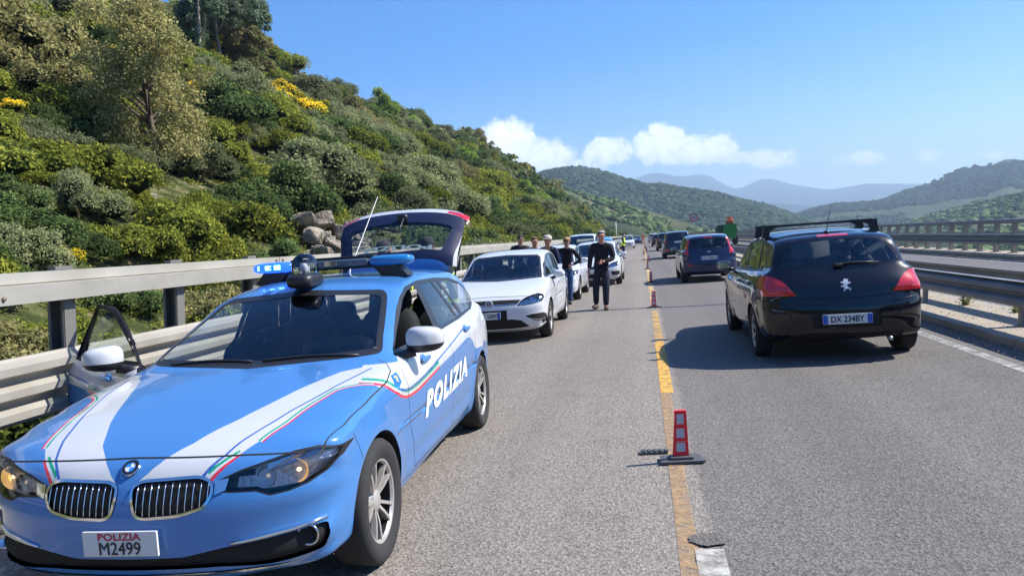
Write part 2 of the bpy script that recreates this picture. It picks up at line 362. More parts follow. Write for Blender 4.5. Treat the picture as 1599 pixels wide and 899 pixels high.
def make_bush(name, kind, seed, n=5200, leaf=.055, k=14, H=.75, hollow=.62, flowers=0.):
    """a bush of about 1 m radius: crown + stems"""
    rg = np.random.default_rng(seed); lobes = dome_lobes(rg, k, H)
    V, F, rnd, idx = crown_arrays(rg, n, leaf, lobes, hollow=hollow)
    if kind == 'broom': top = V.reshape(-1, 4, 3)[:, 0, 2]/V[:, 2].max(); rnd = np.where(rg.random(n) < np.clip(top*1.0-.25+.35*(np.sin(idx*3.1) > 0), 0, .8), .4+.6*rg.random(n), .3*rg.random(n))
    r = empty(name)
    c = mobj('crown', V, F, LM[kind], r, attr=rnd)
    Vc, Fc = core_arrays(rg, lobes); 
    me = c.data
    st = bmesh.new()
    for i in range(5):
        a = rg.random()*6.28; q = .45*rg.random()+.1; tube(st, [(0, 0, -.25), (q*.4*math.cos(a), q*.4*math.sin(a), .18), (q*math.cos(a), q*math.sin(a), .5)], [.045, .035, .015], 6)
    bobj('stem', st, BARK, r)
    mobj('dark_crown_core', Vc, Fc, CORE, r)
    return r
def put(proto, loc, s, rz, label, cat, group, first=[True]):
    o = copy_tree(proto); o.location = loc; o.scale = s if isinstance(s, tuple) else (s, s, s); o.rotation_euler = (0, 0, rz)
    tag(o, label, cat, group); return o
PROTO = {}
def protos():
    P = []
    for kind, nm, sd, n, leaf, k, H in [('olive', 'wild_olive', 1, 17000, .028, 13, .8), ('olive', 'wild_olive', 2, 17000, .028, 16, .95), ('mastic', 'mastic_shrub', 3, 11000, .036, 13, .6), ('mastic', 'mastic_shrub', 4, 11000, .036, 16, .72),
                                 ('oak', 'evergreen_oak', 5, 11000, .038, 16, .85), ('oak', 'evergreen_oak', 6, 11000, .038, 14, 1.0), ('fresh', 'green_tree', 7, 9000, .045, 14, 1.3), ('broom', 'broom_bush', 8, 9000, .034, 12, .7), ('brown', 'brown_shrub', 9, 9500, .04, 14, .9)]:
        PROTO.setdefault(kind, []).append(make_bush(nm, kind, sd, n, leaf, k, H))
protos()
LAB = {'olive': ('grey-green rounded olive-like bush on the left hillside among the scrub', 'bush', 'grey-green bushes on the hillside'),
       'mastic': ('yellow-green dense low shrub on the left hillside among the scrub', 'shrub', 'yellow-green shrubs on the hillside'),
       'oak': ('dark green thick evergreen bush on the left hillside among the scrub', 'bush', 'dark evergreen bushes on the hillside'),
       'fresh': ('bright green leafy tree high on the left hillside', 'tree', 'bright green trees on the hillside'),
       'broom': ('broom bush in yellow flower on the left hillside', 'bush', 'yellow flowering broom bushes'),
       'brown': ('brownish olive bush on the left hillside among the scrub', 'bush', 'brownish bushes on the hillside')}
def visible(x, y, z, mg=.06):
    q = CM @ np.array([x, y, z-CAM_H])
    if q[2] < 1: return False
    u = q[0]/q[2]*1192.4/1599; v = q[1]/q[2]*1192.4/1599
    return abs(u) < .5+mg and -.42 < v < .32
FIX = [('olive', -19.12, 41.96, 4.1), ('olive', -21.0, 34.0, 2.0), ('olive', -19.9, 27.5, 1.5), ('olive', -21.65, 25.09, 1.8), ('olive', -16.22, 19.80, 1.35), ('olive', -13.9, 15.0, 1.2), ('olive', -19.67, 68.47, 4.0), ('brown', -35.52, 93.66, 3.5),
 ('fresh', -40.8, 138.5, 3.4), ('fresh', -38.5, 152., 3.2), ('fresh', -40.2, 147., 2.6), ('mastic', -15.1, 26.2, 2.3), ('mastic', -14.47, 19.76, 1.4), ('mastic', -16.52, 25.94, 1.25), ('mastic', -16.16, 21.2, 1.05), ('oak', -14.8, 18.17, .9),
 ('broom', -31.99, 43.21, .8), ('broom', -37.9, 45.2, 1.3), ('broom', -38.9, 43.2, .9), ('broom', -32.31, 42.2, .6), ('broom', -24.62, 27.43, .5), ('broom', -23.9, 28.17, .42), ('broom', -33.2, 67.3, 1.6), ('broom', -33.9, 69.6, 1.6), ('broom', -33.2, 71.8, 1.3), ('broom', -41.0, 96.2, 1.9), ('broom', -30.8, 69.6, 1.6), ('broom', -29.6, 70.8, 1.3), ('broom', -33.2, 77., 1.6),
 ('broom', -28.8, 48.1, .6), ('broom', -39.0, 75.2, .8), ('broom', -13.64, 16.21, .42), ('broom', -17.78, 95.2, .62), ('broom', -28.82, 264.1, 2.6), ('broom', -27., 262., 2.2), ('broom', -9.5, 128., 1.6), ('broom', -26.45, 56.01, .6), ('broom', -8.3, 118., 1.2),
 ('olive', -24.55, 97.46, 3.4), ('olive', -23.63, 47.13, 1.5), ('oak', -36.57, 94.32, 2.6), ('olive', -28.24, 42.23, 2.0), ('oak', -16.64, 18.43, .85), ('mastic', -18.21, 21., .9), ('olive', -41.01, 122.78, 3.3), ('oak', -44.5, 108., 3.2), ('oak', -43., 186., 4.)]
OUTCROP = [(-14.3, 33.3, 1.6, 1.8), (-28.39, 82.04, 1.7, 1.5), (-18.21, 26.05, .5, .5), (-18.8, 32.82, .6, .7), (-39.96, 78.13, .8, .8), (-13.67, 18.56, .36, .4), (-40.55, 163.72, 1.8, 1.6), (-45.3, 100.5, 2.6, 2.2), (-46., 114., 2.2, 1.6), (-44.2, 49.5, 1.6, 1.6), (-42.3, 50.5, 1.3, 1.1), (-11.6, 15.6, .45, .4), (-24.6, 64.0, .8, .8)]
TREES = [(-20.6, 30.6, 'brown', 7.4, 2.6), (-40.6, 72.3, 'gum', 11.5, 3.4), (-41.3, 77.4, 'gum', 11.0, 3.2), (-39.8, 66.8, 'gum', 11, 3.0), (-42.5, 81.8, 'gum', 8.4, 2.8), (-38.9, 74.2, 'brown', 6.0, 2.2), (-45.2, 88.5, 'brown', 4.2, 1.8), (-45.3, 220., 'brown', 7.0, 3.4), (-33., 305., 'brown', 8.0, 3.8), (-37., 280., 'oak', 6., 3.4)]
FIX += [('x', x, y, r*1.0) for x, y, r, h in OUTCROP]+[('x', -13.3, 31.4, 2.0), ('x', -12.4, 29.6, 1.6), ('x', -11.2, 27.6, 1.2), ('x', -12.8, 33.2, 1.8), ('x', -14.4, 32.4, 1.6)]+[('x', x, y, r*.5) for x, y, k, h, r in TREES]
def occupied(x, y, r):
    for k, a, b, q in FIX:
        if (a-x)**2+(b-y)**2 < ((q+r)*.62)**2: return True
    return False
rs = random.Random(11); cand = []
y = 2.
while y < 400:
    Rm = float(np.interp(y, RY, RR))
    d = 6.2
    while d < Rm+9:
        dist = math.hypot(d, y); sz = 1.15+.019*dist; sz = min(sz, 3.0)
        x_, y_ = -(d+rs.uniform(-.4, .4)*sz), y+rs.uniform(-.55, .55)*sz
        r = sz*(rs.uniform(.5, 1.0) if rs.random() < .6 else rs.uniform(1.0, 1.65))
        if d < 8: r = min(r, 1.25)
        z_ = float(hill_z(x_, y_))
        if visible(x_, y_, z_+r*.5) and not occupied(x_, y_, r): cand.append((r/dist, x_, y_, z_, r))
        d += sz*.92
    y += (1.15+.019*math.hypot(12, y))*.95
def kindof(x, y):
    n = float(fbm(x, y, 22, 3, 31)); m = float(fbm(x, y, 9, 2, 37)); q = rs.random()
    if q < .012 and y > 60: return 'broom'
    if y > 120 and q > .95: return 'fresh'
    if n+.5*m > .18: return 'olive' if q < .75 else 'oak'
    if n+.5*m > -.12: return 'mastic' if q < .45 else ('oak' if q < .65 else 'olive')
    return 'mastic' if q < .55 else ('oak' if q < .92 else 'brown')
cand = [(a, x, y, z, r, kindof(x, y)) for a, x, y, z, r in cand]; cand.sort(reverse=True)
used_first = set(); NIND = 620
def plant(kind, x, y, z, r, label=None):
    L_ = LAB[kind]; pr_ = rs.choice(PROTO[kind]); hz = r*rs.uniform(.8, 1.15)
    loc = (x, y, z-.12*r); sc = (r, r*rs.uniform(.85, 1.15), hz); rz = rs.uniform(0, 6.28)
    if pr_.name in used_first: o = copy_tree(pr_)
    else: o = pr_; used_first.add(pr_.name)
    o.location = loc; o.scale = sc; o.rotation_euler = (GUP.y, GUP.x, rz); tag(o, label or L_[0], L_[1], L_[2]); return o
for k_, x, y, r in FIX:
    if k_ != 'x': plant(k_, x, y, float(hill_z(x, y))+((1.1 if y > 55 else .55) if k_ == 'broom' and y < 100 else 0), r*(1.35 if k_ == 'broom' and y < 100 else 1))
for a, x, y, z, r, k_ in cand[:NIND]: plant(k_, x, y, z, r)

# ---- standing trees
def tree(kind, x, y, h, r, seed, label, bark):
    rg = np.random.default_rng(seed); z = float(hill_z(x, y)); root = empty(kind[0], (x, y, z-.2), 0, label, 'tree'); root.rotation_euler = (0, .04, rg.uniform(0, 6))
    bm = bmesh.new(); nt_ = 2 if kind[1] == 'brown' else 1; lobes = []
    for t_ in range(nt_):
        lx, ly = rg.uniform(-.25, .25, 2)*r; top = (lx*1.3, ly*1.3, h*.82)
        tube(bm, [(0, 0, 0), (lx*.3, ly*.3, h*.22), (lx*.8, ly*.8, h*.5), top], [h*.022+.03, h*.018, h*.011, .02], 8)
        for i in range(9):
            a = rg.uniform(0, 6.28); zz = h*rg.uniform(.28, .75); q = r*rg.uniform(.45, .85)*(1-.35*(zz/h)); e = (lx*zz/h+q*math.cos(a), ly*zz/h+q*math.sin(a), zz+h*rg.uniform(.06, .2))
            tube(bm, [(lx*zz/h, ly*zz/h, zz-.05*h), ((e[0]+lx*zz/h)/2, (e[1]+ly*zz/h)/2, zz+.03*h), e], [h*.008+.012, h*.006+.006, .008], 6)
            lobes.append((*e, r*rg.uniform(.24, .40)))
            for _ in range(2): lobes.append((e[0]+rg.normal()*.22*r, e[1]+rg.normal()*.22*r, e[2]+rg.normal()*.10*h, r*rg.uniform(.15, .28)))
        for i in range(6): lobes.append((top[0]+rg.normal()*.3*r, top[1]+rg.normal()*.3*r, h*(.80+.14*rg.random()), r*rg.uniform(.2, .36)))
    if kind[1] in ('brown', 'oak'):
        for i in range(12): a = rg.uniform(0, 6.28); lobes.append((.6*r*math.cos(a), .6*r*math.sin(a), h*rg.uniform(.12, .4), r*rg.uniform(.22, .38)))
    V, F, rnd, _ = crown_arrays(rg, int(34000 if h < 9 else 36000), .075 if y < 50 else .13, lobes, hollow=.25, squash=1.0)
    bobj('trunk', bm, bark, root, True); mobj('crown', V, F, LM[kind[1]], root, attr=rnd)
TL_ = ['brownish bushy tree, the tallest on the lower left hillside', 'tall blue-green tree on the hilltop, second from the right of its row', 'tall blue-green tree at the right end of the hilltop row', 'tall blue-green tree at the left end of the hilltop row', 'lower blue-green tree just right of the tall hilltop row',
       'small brownish tree in front of the tall hilltop trees', 'low brownish tree on the skyline right of the hilltop trees', 'brownish thin tree on the skyline above the men', 'feathery brown tree on the skyline where the hill meets the clouds', 'dark round tree near the foot of the skyline']
for i, (x, y, k_, h, r) in enumerate(TREES): tree(({'brown': 'brown_tree', 'gum': 'gum_tree', 'oak': 'oak_tree'}[k_], k_), x, y, h, r, 50+i, TL_[i], PBARK if k_ == 'gum' else BARK)
# ---- rocks
ROCK = ramp_mat('granite', [(.28, (.07, .058, .045)), (.45, (.22, .19, .15)), (.6, (.33, .29, .23)), (.8, (.38, .28, .18))], 1.6, 9, bump=.9, bscale=5)
def rock_bm(bm, c, s, rg, rot):
    pts = rg.normal(size=(26, 3)); pts /= np.linalg.norm(pts, axis=1)[:, None]; pts = np.clip(pts*1.25, -.78, .78)*np.array(s)
    m = Matrix.Translation(c) @ Euler(rot).to_matrix().to_4x4(); b2 = bmesh.new(); vs_ = [b2.verts.new(m @ Vector(p)) for p in pts]
    r = bmesh.ops.convex_hull(b2, input=vs_); bmesh.ops.delete(b2, geom=[v for v in b2.verts if not v.link_faces], context='VERTS')
    bmesh.ops.bevel(b2, geom=b2.edges[:], offset=.05*min(s), segments=1, affect='EDGES'); bmesh.ops.triangulate(b2, faces=b2.faces[:]); bmesh.ops.subdivide_edges(b2, edges=b2.edges[:], cuts=1)
    for v in b2.verts:
        n = float(fbm(v.co.x+v.co.z*.7, v.co.y+v.co.z, .45, 3, 3)); v.co += v.normal*n*.16*min(s)
    me = bpy.data.meshes.new('t'); b2.to_mesh(me); b2.free(); bm.from_mesh(me); bpy.data.meshes.remove(me)
RL_ = ['large pale outcrop of layered granite blocks behind the raised tailgate', 'pale rocks below the bright green tree midway up the hill', 'small grey rock in a grassy gap on the left hillside', 'small rounded rock left of the large outcrop', 'single pale boulder beside the yellow broom high on the hill', 'little pale rock just above the barrier on the left', 'rock on the distant part of the skyline', 'dark cracked rocks on the skyline right of the tall trees', 'long low rocks under the skyline right of the tall trees',
       'big pale boulder at the hilltop left of the tall trees', 'smaller pale boulder at the hilltop left of the tall trees', 'low rock directly behind the barrier at the left edge', 'pale rock in the scrub above the tailgate']
for i, (x, y, r, h) in enumerate(OUTCROP):
    rg = np.random.default_rng(70+i); bm = bmesh.new(); z = float(hill_z(x, y))-(.25 if i == 0 else 0); n = 22 if i == 0 else (4 if r > 1.2 else 2)
    for j in range(n):
        if i == 0:
            dx, dy = rg.uniform(-1.5, 1.5), rg.uniform(-2.2, 2.2); hz = (1-abs(dy)/3.4)*h*rg.uniform(.2, 1.25); s_ = (rg.uniform(.4, .8), rg.uniform(.45, .95), rg.uniform(.22, .48))
            rock_bm(bm, (x+dx*.7+.5-hz*.25, y+dy, z+hz), s_, rg, (rg.uniform(-.5, .1), rg.uniform(-.3, .3), rg.uniform(-.6, .6)))
        else: rock_bm(bm, (x+rg.uniform(-.5, .5)*r, y+rg.uniform(-.8, .8)*r, z+h*rg.uniform(.1, .6)), (r*rg.uniform(.45, .8), r*rg.uniform(.5, .9), h*rg.uniform(.35, .6)), rg, (rg.uniform(-.3, .3), rg.uniform(-.3, .3), rg.uniform(0, 3)))
    tag(bobj('rock_outcrop' if n > 2 else 'boulder', bm, ROCK, None, True, 30), RL_[i], 'rock')
# ---- haze between the near hills and the mountains
hz = bpy.data.materials.new('haze air'); hz.use_nodes = True; t = hz.node_tree; t.nodes.clear(); o_ = t.nodes.new('ShaderNodeOutputMaterial'); pv = t.nodes.new('ShaderNodeVolumePrincipled')
pv.inputs['Density'].default_value = 2.1e-4; pv.inputs['Color'].default_value = (.60, .80, 1.0, 1); pv.inputs['Anisotropy'].default_value = .2
t.links.new(pv.outputs[0], o_.inputs['Volume'])
bm = bmesh.new(); box(bm, (0, 4500, 343), (18000, 11000, 754)); tag(bobj('haze', bm, hz), 'pale blue air between here and the mountains', 'haze', kind='stuff')
print('shrubs', len(cand))
# the rest of the scrub, merged per kind of leaf
rest = {}
for a, x, y, z, r, k_ in cand[NIND:]: rest.setdefault(k_, []).append((x, y, z, r))
tmpl = {}
def merged(name, kind, pts, n, leaf, label, seed=5, asp=1.0, zoff=.3, core=True, nt_=5):
    rg = np.random.default_rng(seed); T = []
    for i in range(nt_):
        lob = dome_lobes(rg, 7, .8); V, F, rnd, _ = crown_arrays(rg, n, leaf, lob); Vc, Fc = core_arrays(rg, lob[:4], .72) if core else (np.zeros((0, 3)), np.zeros((0, 3), int)); T.append((V, rnd, Vc, Fc))
    Vs, Rs, Cs, Fs = [], [], [], []; off = 0
    for i, (x, y, z, r) in enumerate(pts):
        V, rnd, Vc, Fc = T[i % nt_]; a = rg.random()*6.28; c, s_ = math.cos(a), math.sin(a); M_ = np.array([[c, -s_, 0], [s_, c, 0], [0, 0, asp*rg.uniform(.85, 1.2)]])*r
        Vs.append(V@M_.T+(x, y, z-.1*r)); Rs.append(np.clip(rnd+rg.uniform(-.25, .2), 0, 1)); Cs.append(Vc@M_.T+(x, y, z-.1*r)); Fs.append(Fc+off); off += len(Vc)
    V = np.concatenate(Vs); F = np.arange(len(V)).reshape(-1, 4)
    root = empty(name); tag(root, label, 'scrub', kind='stuff')
    mobj('foliage', V, F, LM[kind], root, attr=np.concatenate(Rs))
    if core: mobj('dark_crown_core', np.concatenate(Cs), np.concatenate(Fs), CORE, root)
SL = {'olive': 'grey-green scrub covering the upper and farther hillside', 'mastic': 'yellow-green scrub covering the upper and farther hillside', 'oak': 'dark evergreen scrub covering the upper and farther hillside', 'fresh': 'bright green scrub far along the hillside', 'broom': 'yellow flowering scrub far along the hillside', 'brown': 'brownish scrub far along the hillside'}
for k_, pts in rest.items(): merged('hillside_scrub', k_, pts, 420, .17, SL[k_])
# low ground cover between shrubs
gp = []
for i in range(5200):
    d = 5.2+rs.random()**1.6*40; y_ = rs.uniform(3, 130); x_ = -d
    z_ = float(hill_z(x_, y_))
    if visible(x_, y_, z_, .03): gp.append((x_, y_, z_, rs.uniform(.25, .7)))
merged('undergrowth', 'mastic', gp, 110, .10, 'low green undergrowth between the hillside shrubs', core=False, asp=.6)
# woods on the far hills: crowns as small rough clumps
FARM = {}
def woods(name, H, n, r0, r1, col, seed, dens_thr=-.15, ms=60, label=''):
    rg = np.random.default_rng(seed); X, Y, Z = H; a, b = X.shape; bm = bmesh.new(); bmesh.ops.create_icosphere(bm, subdivisions=1, radius=1); B = np.array([v.co[:] for v in bm.verts]); Fq = np.array([[v.index for v in f.verts] for f in bm.faces]); bm.free()
    i = rg.random(n)*(a-1.01); j = rg.random(n)**.7*(b-9.01); i0 = i.astype(int); j0 = j.astype(int); fi, fj = i-i0, j-j0
    def s_(Q): return (Q[i0, j0]*(1-fi)+Q[i0+1, j0]*fi)*(1-fj)+(Q[i0, j0+1]*(1-fi)+Q[i0+1, j0+1]*fi)*fj
    x, y, z = s_(X), s_(Y), s_(Z); keep = fbm(x, y, ms, 3, seed) > dens_thr+.2*rg.random(n); x, y, z = x[keep], y[keep], z[keep]; n = len(x)
    r = (r0*.6+(r1*1.15-r0*.6)*rg.random(n)**2.4)[:, None, None]; jit = 1+.22*rg.normal(size=(n, len(B), 1))
    V = (B[None]*jit*r*np.array([1, 1, .75])+np.stack([x, y, z+.3*r[:, 0, 0]], -1)[:, None]).reshape(-1, 3)
    F = (Fq[None]+(np.arange(n)*len(B))[:, None, None]).reshape(-1, 3)
    o = mobj(name, V, F, leaf_mat(label or name, col, trans=.1), attr=np.repeat(rg.random(n), len(Fq))); tag(o, label, 'woodland', kind='stuff')
cD = [(0, (.008, .016, .010)), (.5, (.014, .025, .013)), (1, (.032, .046, .022))]; cL = [(0, (.014, .024, .009)), (.5, (.03, .044, .016)), (1, (.07, .088, .035))]
woods('ridge_woodland', H1, 24000, 2.6, 5., cD, 3, -.5, 120, 'dark woodland covering the ridge beyond the road end')
woods('slope_woodland', H0, 12000, 1.0, 3.0, cL, 4, -.18, 45, 'scattered trees on the open slope beyond the road end')
woods('right_ridge_woodland', H4, 26000, 3.2, 6.8, cD, 5, -.35, 170, 'woodland covering the high ridge on the right')
woods('right_slope_woodland', H5, 12000, 1.6, 3.9, cL, 6, -.15, 90, 'trees on the lower slope on the right')
# valley trees close to the right-hand parapet
vp_ = []
for i in range(900):
    y_ = rs.uniform(35, 420); x_ = rs.uniform(16, 22+y_*.75); vp_.append((x_, y_, -15-rs.random()*6-x_*.04+min(8, 200/max(x_, 1)), rs.uniform(2., 4.2)))
root_v = merged('valley_trees', 'olive', vp_, 330, .20, 'green treetops in the valley below the right-hand parapet')
# ================================================================ viaduct, roads, markings
def asphalt(name, c1, c2, split=None):
    m = bpy.data.materials.new(name); m.use_nodes = True; t = m.node_tree; p = t.nodes['Principled BSDF']; L = t.links.new; p.inputs['Roughness'].default_value = .88; p.inputs['Specular IOR Level'].default_value = .3
    tcn = t.nodes.new('ShaderNodeTexCoord'); sp = t.nodes.new('ShaderNodeSeparateXYZ'); L(tcn.outputs['Object'], sp.inputs[0])
    def nz(s, d=4, r=.6, st=None):
        n = t.nodes.new('ShaderNodeTexNoise'); n.inputs['Scale'].default_value = s; n.inputs['Detail'].default_value = d; n.inputs['Roughness'].default_value = r
        if st:
            mp = t.nodes.new('ShaderNodeMapping'); mp.inputs['Scale'].default_value = st; L(tcn.outputs['Object'], mp.inputs[0]); L(mp.outputs[0], n.inputs['Vector'])
        else: L(tcn.outputs['Object'], n.inputs['Vector'])
        return n.outputs['Fac']
    def mix(f, a, b, bt='MIX'):
        n = t.nodes.new('ShaderNodeMixRGB'); n.blend_type = bt
        for i, v in enumerate((f, a, b)):
            if isinstance(v, (int, float)): n.inputs[i].default_value = v
            elif isinstance(v, tuple): n.inputs[i].default_value = (*v, 1)
            else: L(v, n.inputs[i])
        return n.outputs[0]
    def mr(v, a, b, c=0, d=1):
        n = t.nodes.new('ShaderNodeMapRange'); L(v, n.inputs[0]); n.inputs[1].default_value = a; n.inputs[2].default_value = b; n.inputs[3].default_value = c; n.inputs[4].default_value = d; return n.outputs[0]
    if split is not None:
        ad = t.nodes.new('ShaderNodeMath'); ad.operation = 'MULTIPLY_ADD'; L(nz(2.5, 3), ad.inputs[0]); ad.inputs[1].default_value = .10; L(sp.outputs[0], ad.inputs[2])
        base = mix(mr(ad.outputs[0], split+.02, split+.07), c1, c2)
    else: base = mix(0., c1, c2)
    base = mix(mr(nz(.35, 5, .6, (1, .22, 1)), .3, .7, 0, .5), base, mix(1., base, (.80, .79, .78), 'MULTIPLY'))   # long tracks
    base = mix(mr(nz(1.0, 3, .5, (1.15, .02, 1)), .38, .62, 0, .75), base, mix(1., base, (.80, .80, .815), 'MULTIPLY'))   # wheel tracks
    base = mix(mr(nz(1.6, 6, .7), .56, .72, 0, .6), base, mix(1., base, (.70, .68, .66), 'MULTIPLY'))   # stains
    v = t.nodes.new('ShaderNodeTexVoronoi'); v.inputs['Scale'].default_value = 75; L(tcn.outputs['Object'], v.inputs['Vector'])
    sv = t.nodes.new('ShaderNodeSeparateColor'); L(v.outputs['Color'], sv.inputs[0])
    grain = mr(sv.outputs[0], 0, 1, .66, 1.36)
    g2 = t.nodes.new('ShaderNodeCombineColor'); [L(grain, g2.inputs[i]) for i in range(3)]
    base = mix(1., base, g2.outputs[0], 'MULTIPLY')
    n3 = mr(nz(38, 5, .7), .30, .70, .74, 1.26); g3 = t.nodes.new('ShaderNodeCombineColor'); [L(n3, g3.inputs[i]) for i in range(3)]; base = mix(1., base, g3.outputs[0], 'MULTIPLY')
    L(base, p.inputs['Base Color'])
    b = t.nodes.new('ShaderNodeBump'); b.inputs['Strength'].default_value = .8; b.inputs['Distance'].default_value = .006; L(v.outputs['Distance'], b.inputs['Height'])
    b2 = t.nodes.new('ShaderNodeBump'); b2.inputs['Strength'].default_value = .5; b2.inputs['Distance'].default_value = .008; L(nz(38, 5, .7), b2.inputs['Height']); L(b.outputs[0], b2.inputs['Normal']); L(b2.outputs[0], p.inputs['Normal'])
    return m
def worn(name, col, wear=.5, scale=9, thr=.12, under=(.2, .19, .17)):
    m = bpy.data.materials.new(name); m.use_nodes = True; t = m.node_tree; L = t.links.new; p = t.nodes['Principled BSDF']; p.inputs['Roughness'].default_value = .8
    tcn = t.nodes.new('ShaderNodeTexCoord'); n = t.nodes.new('ShaderNodeTexNoise'); n.inputs['Scale'].default_value = scale; n.inputs['Detail'].default_value = 9; n.inputs['Roughness'].default_value = .75; L(tcn.outputs['Object'], n.inputs['Vector'])
    p.inputs['Base Color'].default_value = (*col, 1)
    n2 = t.nodes.new('ShaderNodeTexNoise'); n2.inputs['Scale'].default_value = 60; n2.inputs['Detail'].default_value = 3; L(tcn.outputs['Object'], n2.inputs['Vector'])
    mx = t.nodes.new('ShaderNodeMixRGB'); L(n2.outputs[0], mx.inputs[0]); mx.inputs[1].default_value = (*[c*.7 for c in col], 1); mx.inputs[2].default_value = (*[min(1, c*1.15) for c in col], 1); L(mx.outputs[0], p.inputs['Base Color'])
    mr_ = t.nodes.new('ShaderNodeMapRange'); L(n.outputs['Fac'], mr_.inputs[0]); mr_.inputs[1].default_value = wear-thr; mr_.inputs[2].default_value = wear+thr
    tr = t.nodes.new('ShaderNodeBsdfTransparent'); ms = t.nodes.new('ShaderNodeMixShader'); L(mr_.outputs[0], ms.inputs[0]); L(tr.outputs[0], ms.inputs[1]); L(p.outputs[0], ms.inputs[2]); L(ms.outputs[0], t.nodes['Material Output'].inputs[0])
    return m
ASP = asphalt('carriageway asphalt', (.238, .211, .178), (.160, .146, .131), split=.27)
ASP2 = asphalt('opposite asphalt', (.155, .15, .15), (.155, .15, .15))
Y0, Y1 = -25, 430
tag(mobj('road', [(-4.05, Y0, 0), (4.08, Y0, 0), (4.08, Y1, 0), (-4.05, Y1, 0)], [(0, 1, 2, 3)], ASP), kind='structure')
tag(mobj('opposite_road', [(5.38, Y0, 0), (11.25, Y0, 0), (11.25, Y1, 0), (5.38, Y1, 0)], [(0, 1, 2, 3)], ASP2), kind='structure')
CONC = mat('weathered concrete', (.33, .28, .21), .9, noise_amt=.3, noise_scale=3, bump=.8, bscale=20)
CONC2 = mat('grey concrete', (.27, .25, .22), .9, noise_amt=.25, noise_scale=3, bump=.6, bscale=25)
def strip(name, x0, x1, z0, z1, m, jag=0., seg=2.5, seed=1):
    rg = random.Random(seed); bm = bmesh.new(); y = Y0; prev = None; n = 0
    while y < Y1:
        ja = rg.uniform(-jag, jag); sec = [(x0+ja, z0), (x0+ja+.012, z1), (x1, z1), (x1, z0)]
        cur = [bm.verts.new((a, y, b)) for a, b in sec]
        if prev:
            for i in range(3): bm.faces.new((prev[i], prev[i+1], cur[i+1], cur[i]))
        prev = cur; y += (seg if jag == 0 else .35 if y < 40 else 3)
    fixn(bm); return tag(bobj(name, bm, m), kind='structure')
strip('median_kerb', 4.06, 5.37, -.3, .10, CONC, .03)
strip('left_kerb', -4.62, -4.06, -1.2, .13, CONC2)
strip('right_kerb', 11.26, 12.5, -1.4, .13, CONC, .02, seed=4)
DECK = mobj('bridge_deck', [(-4.6, Y0, -.02), (12.45, Y0, -.02), (12.45, Y1, -.02), (-4.6, Y1, -.02), (-4.6, Y0, -1.1), (12.45, Y0, -1.1), (12.45, Y1, -1.1), (-4.6, Y1, -1.1)], [(0, 1, 2, 3), (4, 5, 6, 7), (0, 1, 5, 4), (2, 3, 7, 6), (0, 3, 7, 4), (1, 2, 6, 5)], CONC2); tag(DECK, kind='structure')
WH = worn('worn white paint', (.48, .46, .41), .47, 9); WH2 = worn('worn white edge paint', (.44, .43, .40), .49, 6); YE = worn('worn yellow paint', (.46, .29, .14), .50, 14, .16); YE2 = worn('fresh yellow paint', (.66, .37, .07), .42, 9, .12)
def mark(name, x0, x1, y0, y1, m, z=.004):
    return tag(mobj(name, [(x0, y0, z), (x1, y0, z), (x1, y1, z), (x0, y1, z)], [(0, 1, 2, 3)], m), kind='structure')
mark('yellow_line', .085, .185, -2, 7.6, YE); mark('yellow_line', .09, .215, 7.6, 11.2, YE2); mark('yellow_line', .10, .215, 11.2, 15.8, worn('patchy yellow paint', (.60, .36, .10), .48, 5, .08))
mark('yellow_line', .10, .22, 16.9, 120, worn('far yellow paint', (.60, .42, .18), .46, 2))
mark('white_dash', .165, .305, 1.2, 3.78, WH, .008); 
mark('edge_line', 3.52, 3.66, Y0, Y1, WH2); mark('edge_line', -3.55, -3.42, Y0, Y1, WH2); mark('edge_line', 5.62, 5.76, Y0, Y1, WH2); mark('edge_line', 10.6, 10.74, Y0, Y1, WH2)
# expansion joint
JT = mat('joint sealant', (.055, .06, .07), .55, noise_amt=.6, noise_scale=6); bm = bmesh.new(); prev = None; rg_ = random.Random(3)
for i in range(40):
    x = -4.05+i*8.1/39; yc = 16.62+.02*math.sin(i)+rg_.uniform(-.02, .02)+(-.08 if x > .3 else 0)+(-.05*max(0, x-.3)); w = .055+rg_.uniform(-.012, .02)
    cur = (bm.verts.new((x, yc-w, .006)), bm.verts.new((x, yc+w, .006)))
    if prev: bm.faces.new((prev[0], cur[0], cur[1], prev[1]))
    prev = cur
tag(bobj('expansion_joint', bm, JT), kind='structure')
def blot(name, cx, cy, rx, ry, m, z, n=26, seed=2, jag=.25):
    rg = random.Random(seed); V = [(cx, cy, z)]+[(cx+rx*math.cos(6.2832*k/n)*(1+rg.uniform(-jag, jag)), cy+ry*math.sin(6.2832*k/n)*(1+rg.uniform(-jag, jag)), z) for k in range(n)]
    return mobj(name, V, [(0, 1+k, 1+(k+1) % n) for k in range(n)], m)
tag(blot('road_patch', .245, 3.90, .095, .085, mat('dark rough patch', (.135, .122, .108), .9, noise_amt=.55, noise_scale=28, bump=1., bscale=60), .012, 40, jag=.16), kind='structure')
# skid marks / tar lines across the road
for (xa, ya, xb, yb, w) in [(3.1, 9.6, 4.05, 9.9, .012), (-1.0, 15.0, -.2, 14.9, .012)]:
    tag(mobj('tar_line', [(xa, ya, .007), (xb, yb, .007), (xb, yb+w, .007), (xa, ya+w, .007)], [(0, 1, 2, 3)], WH), kind='structure')
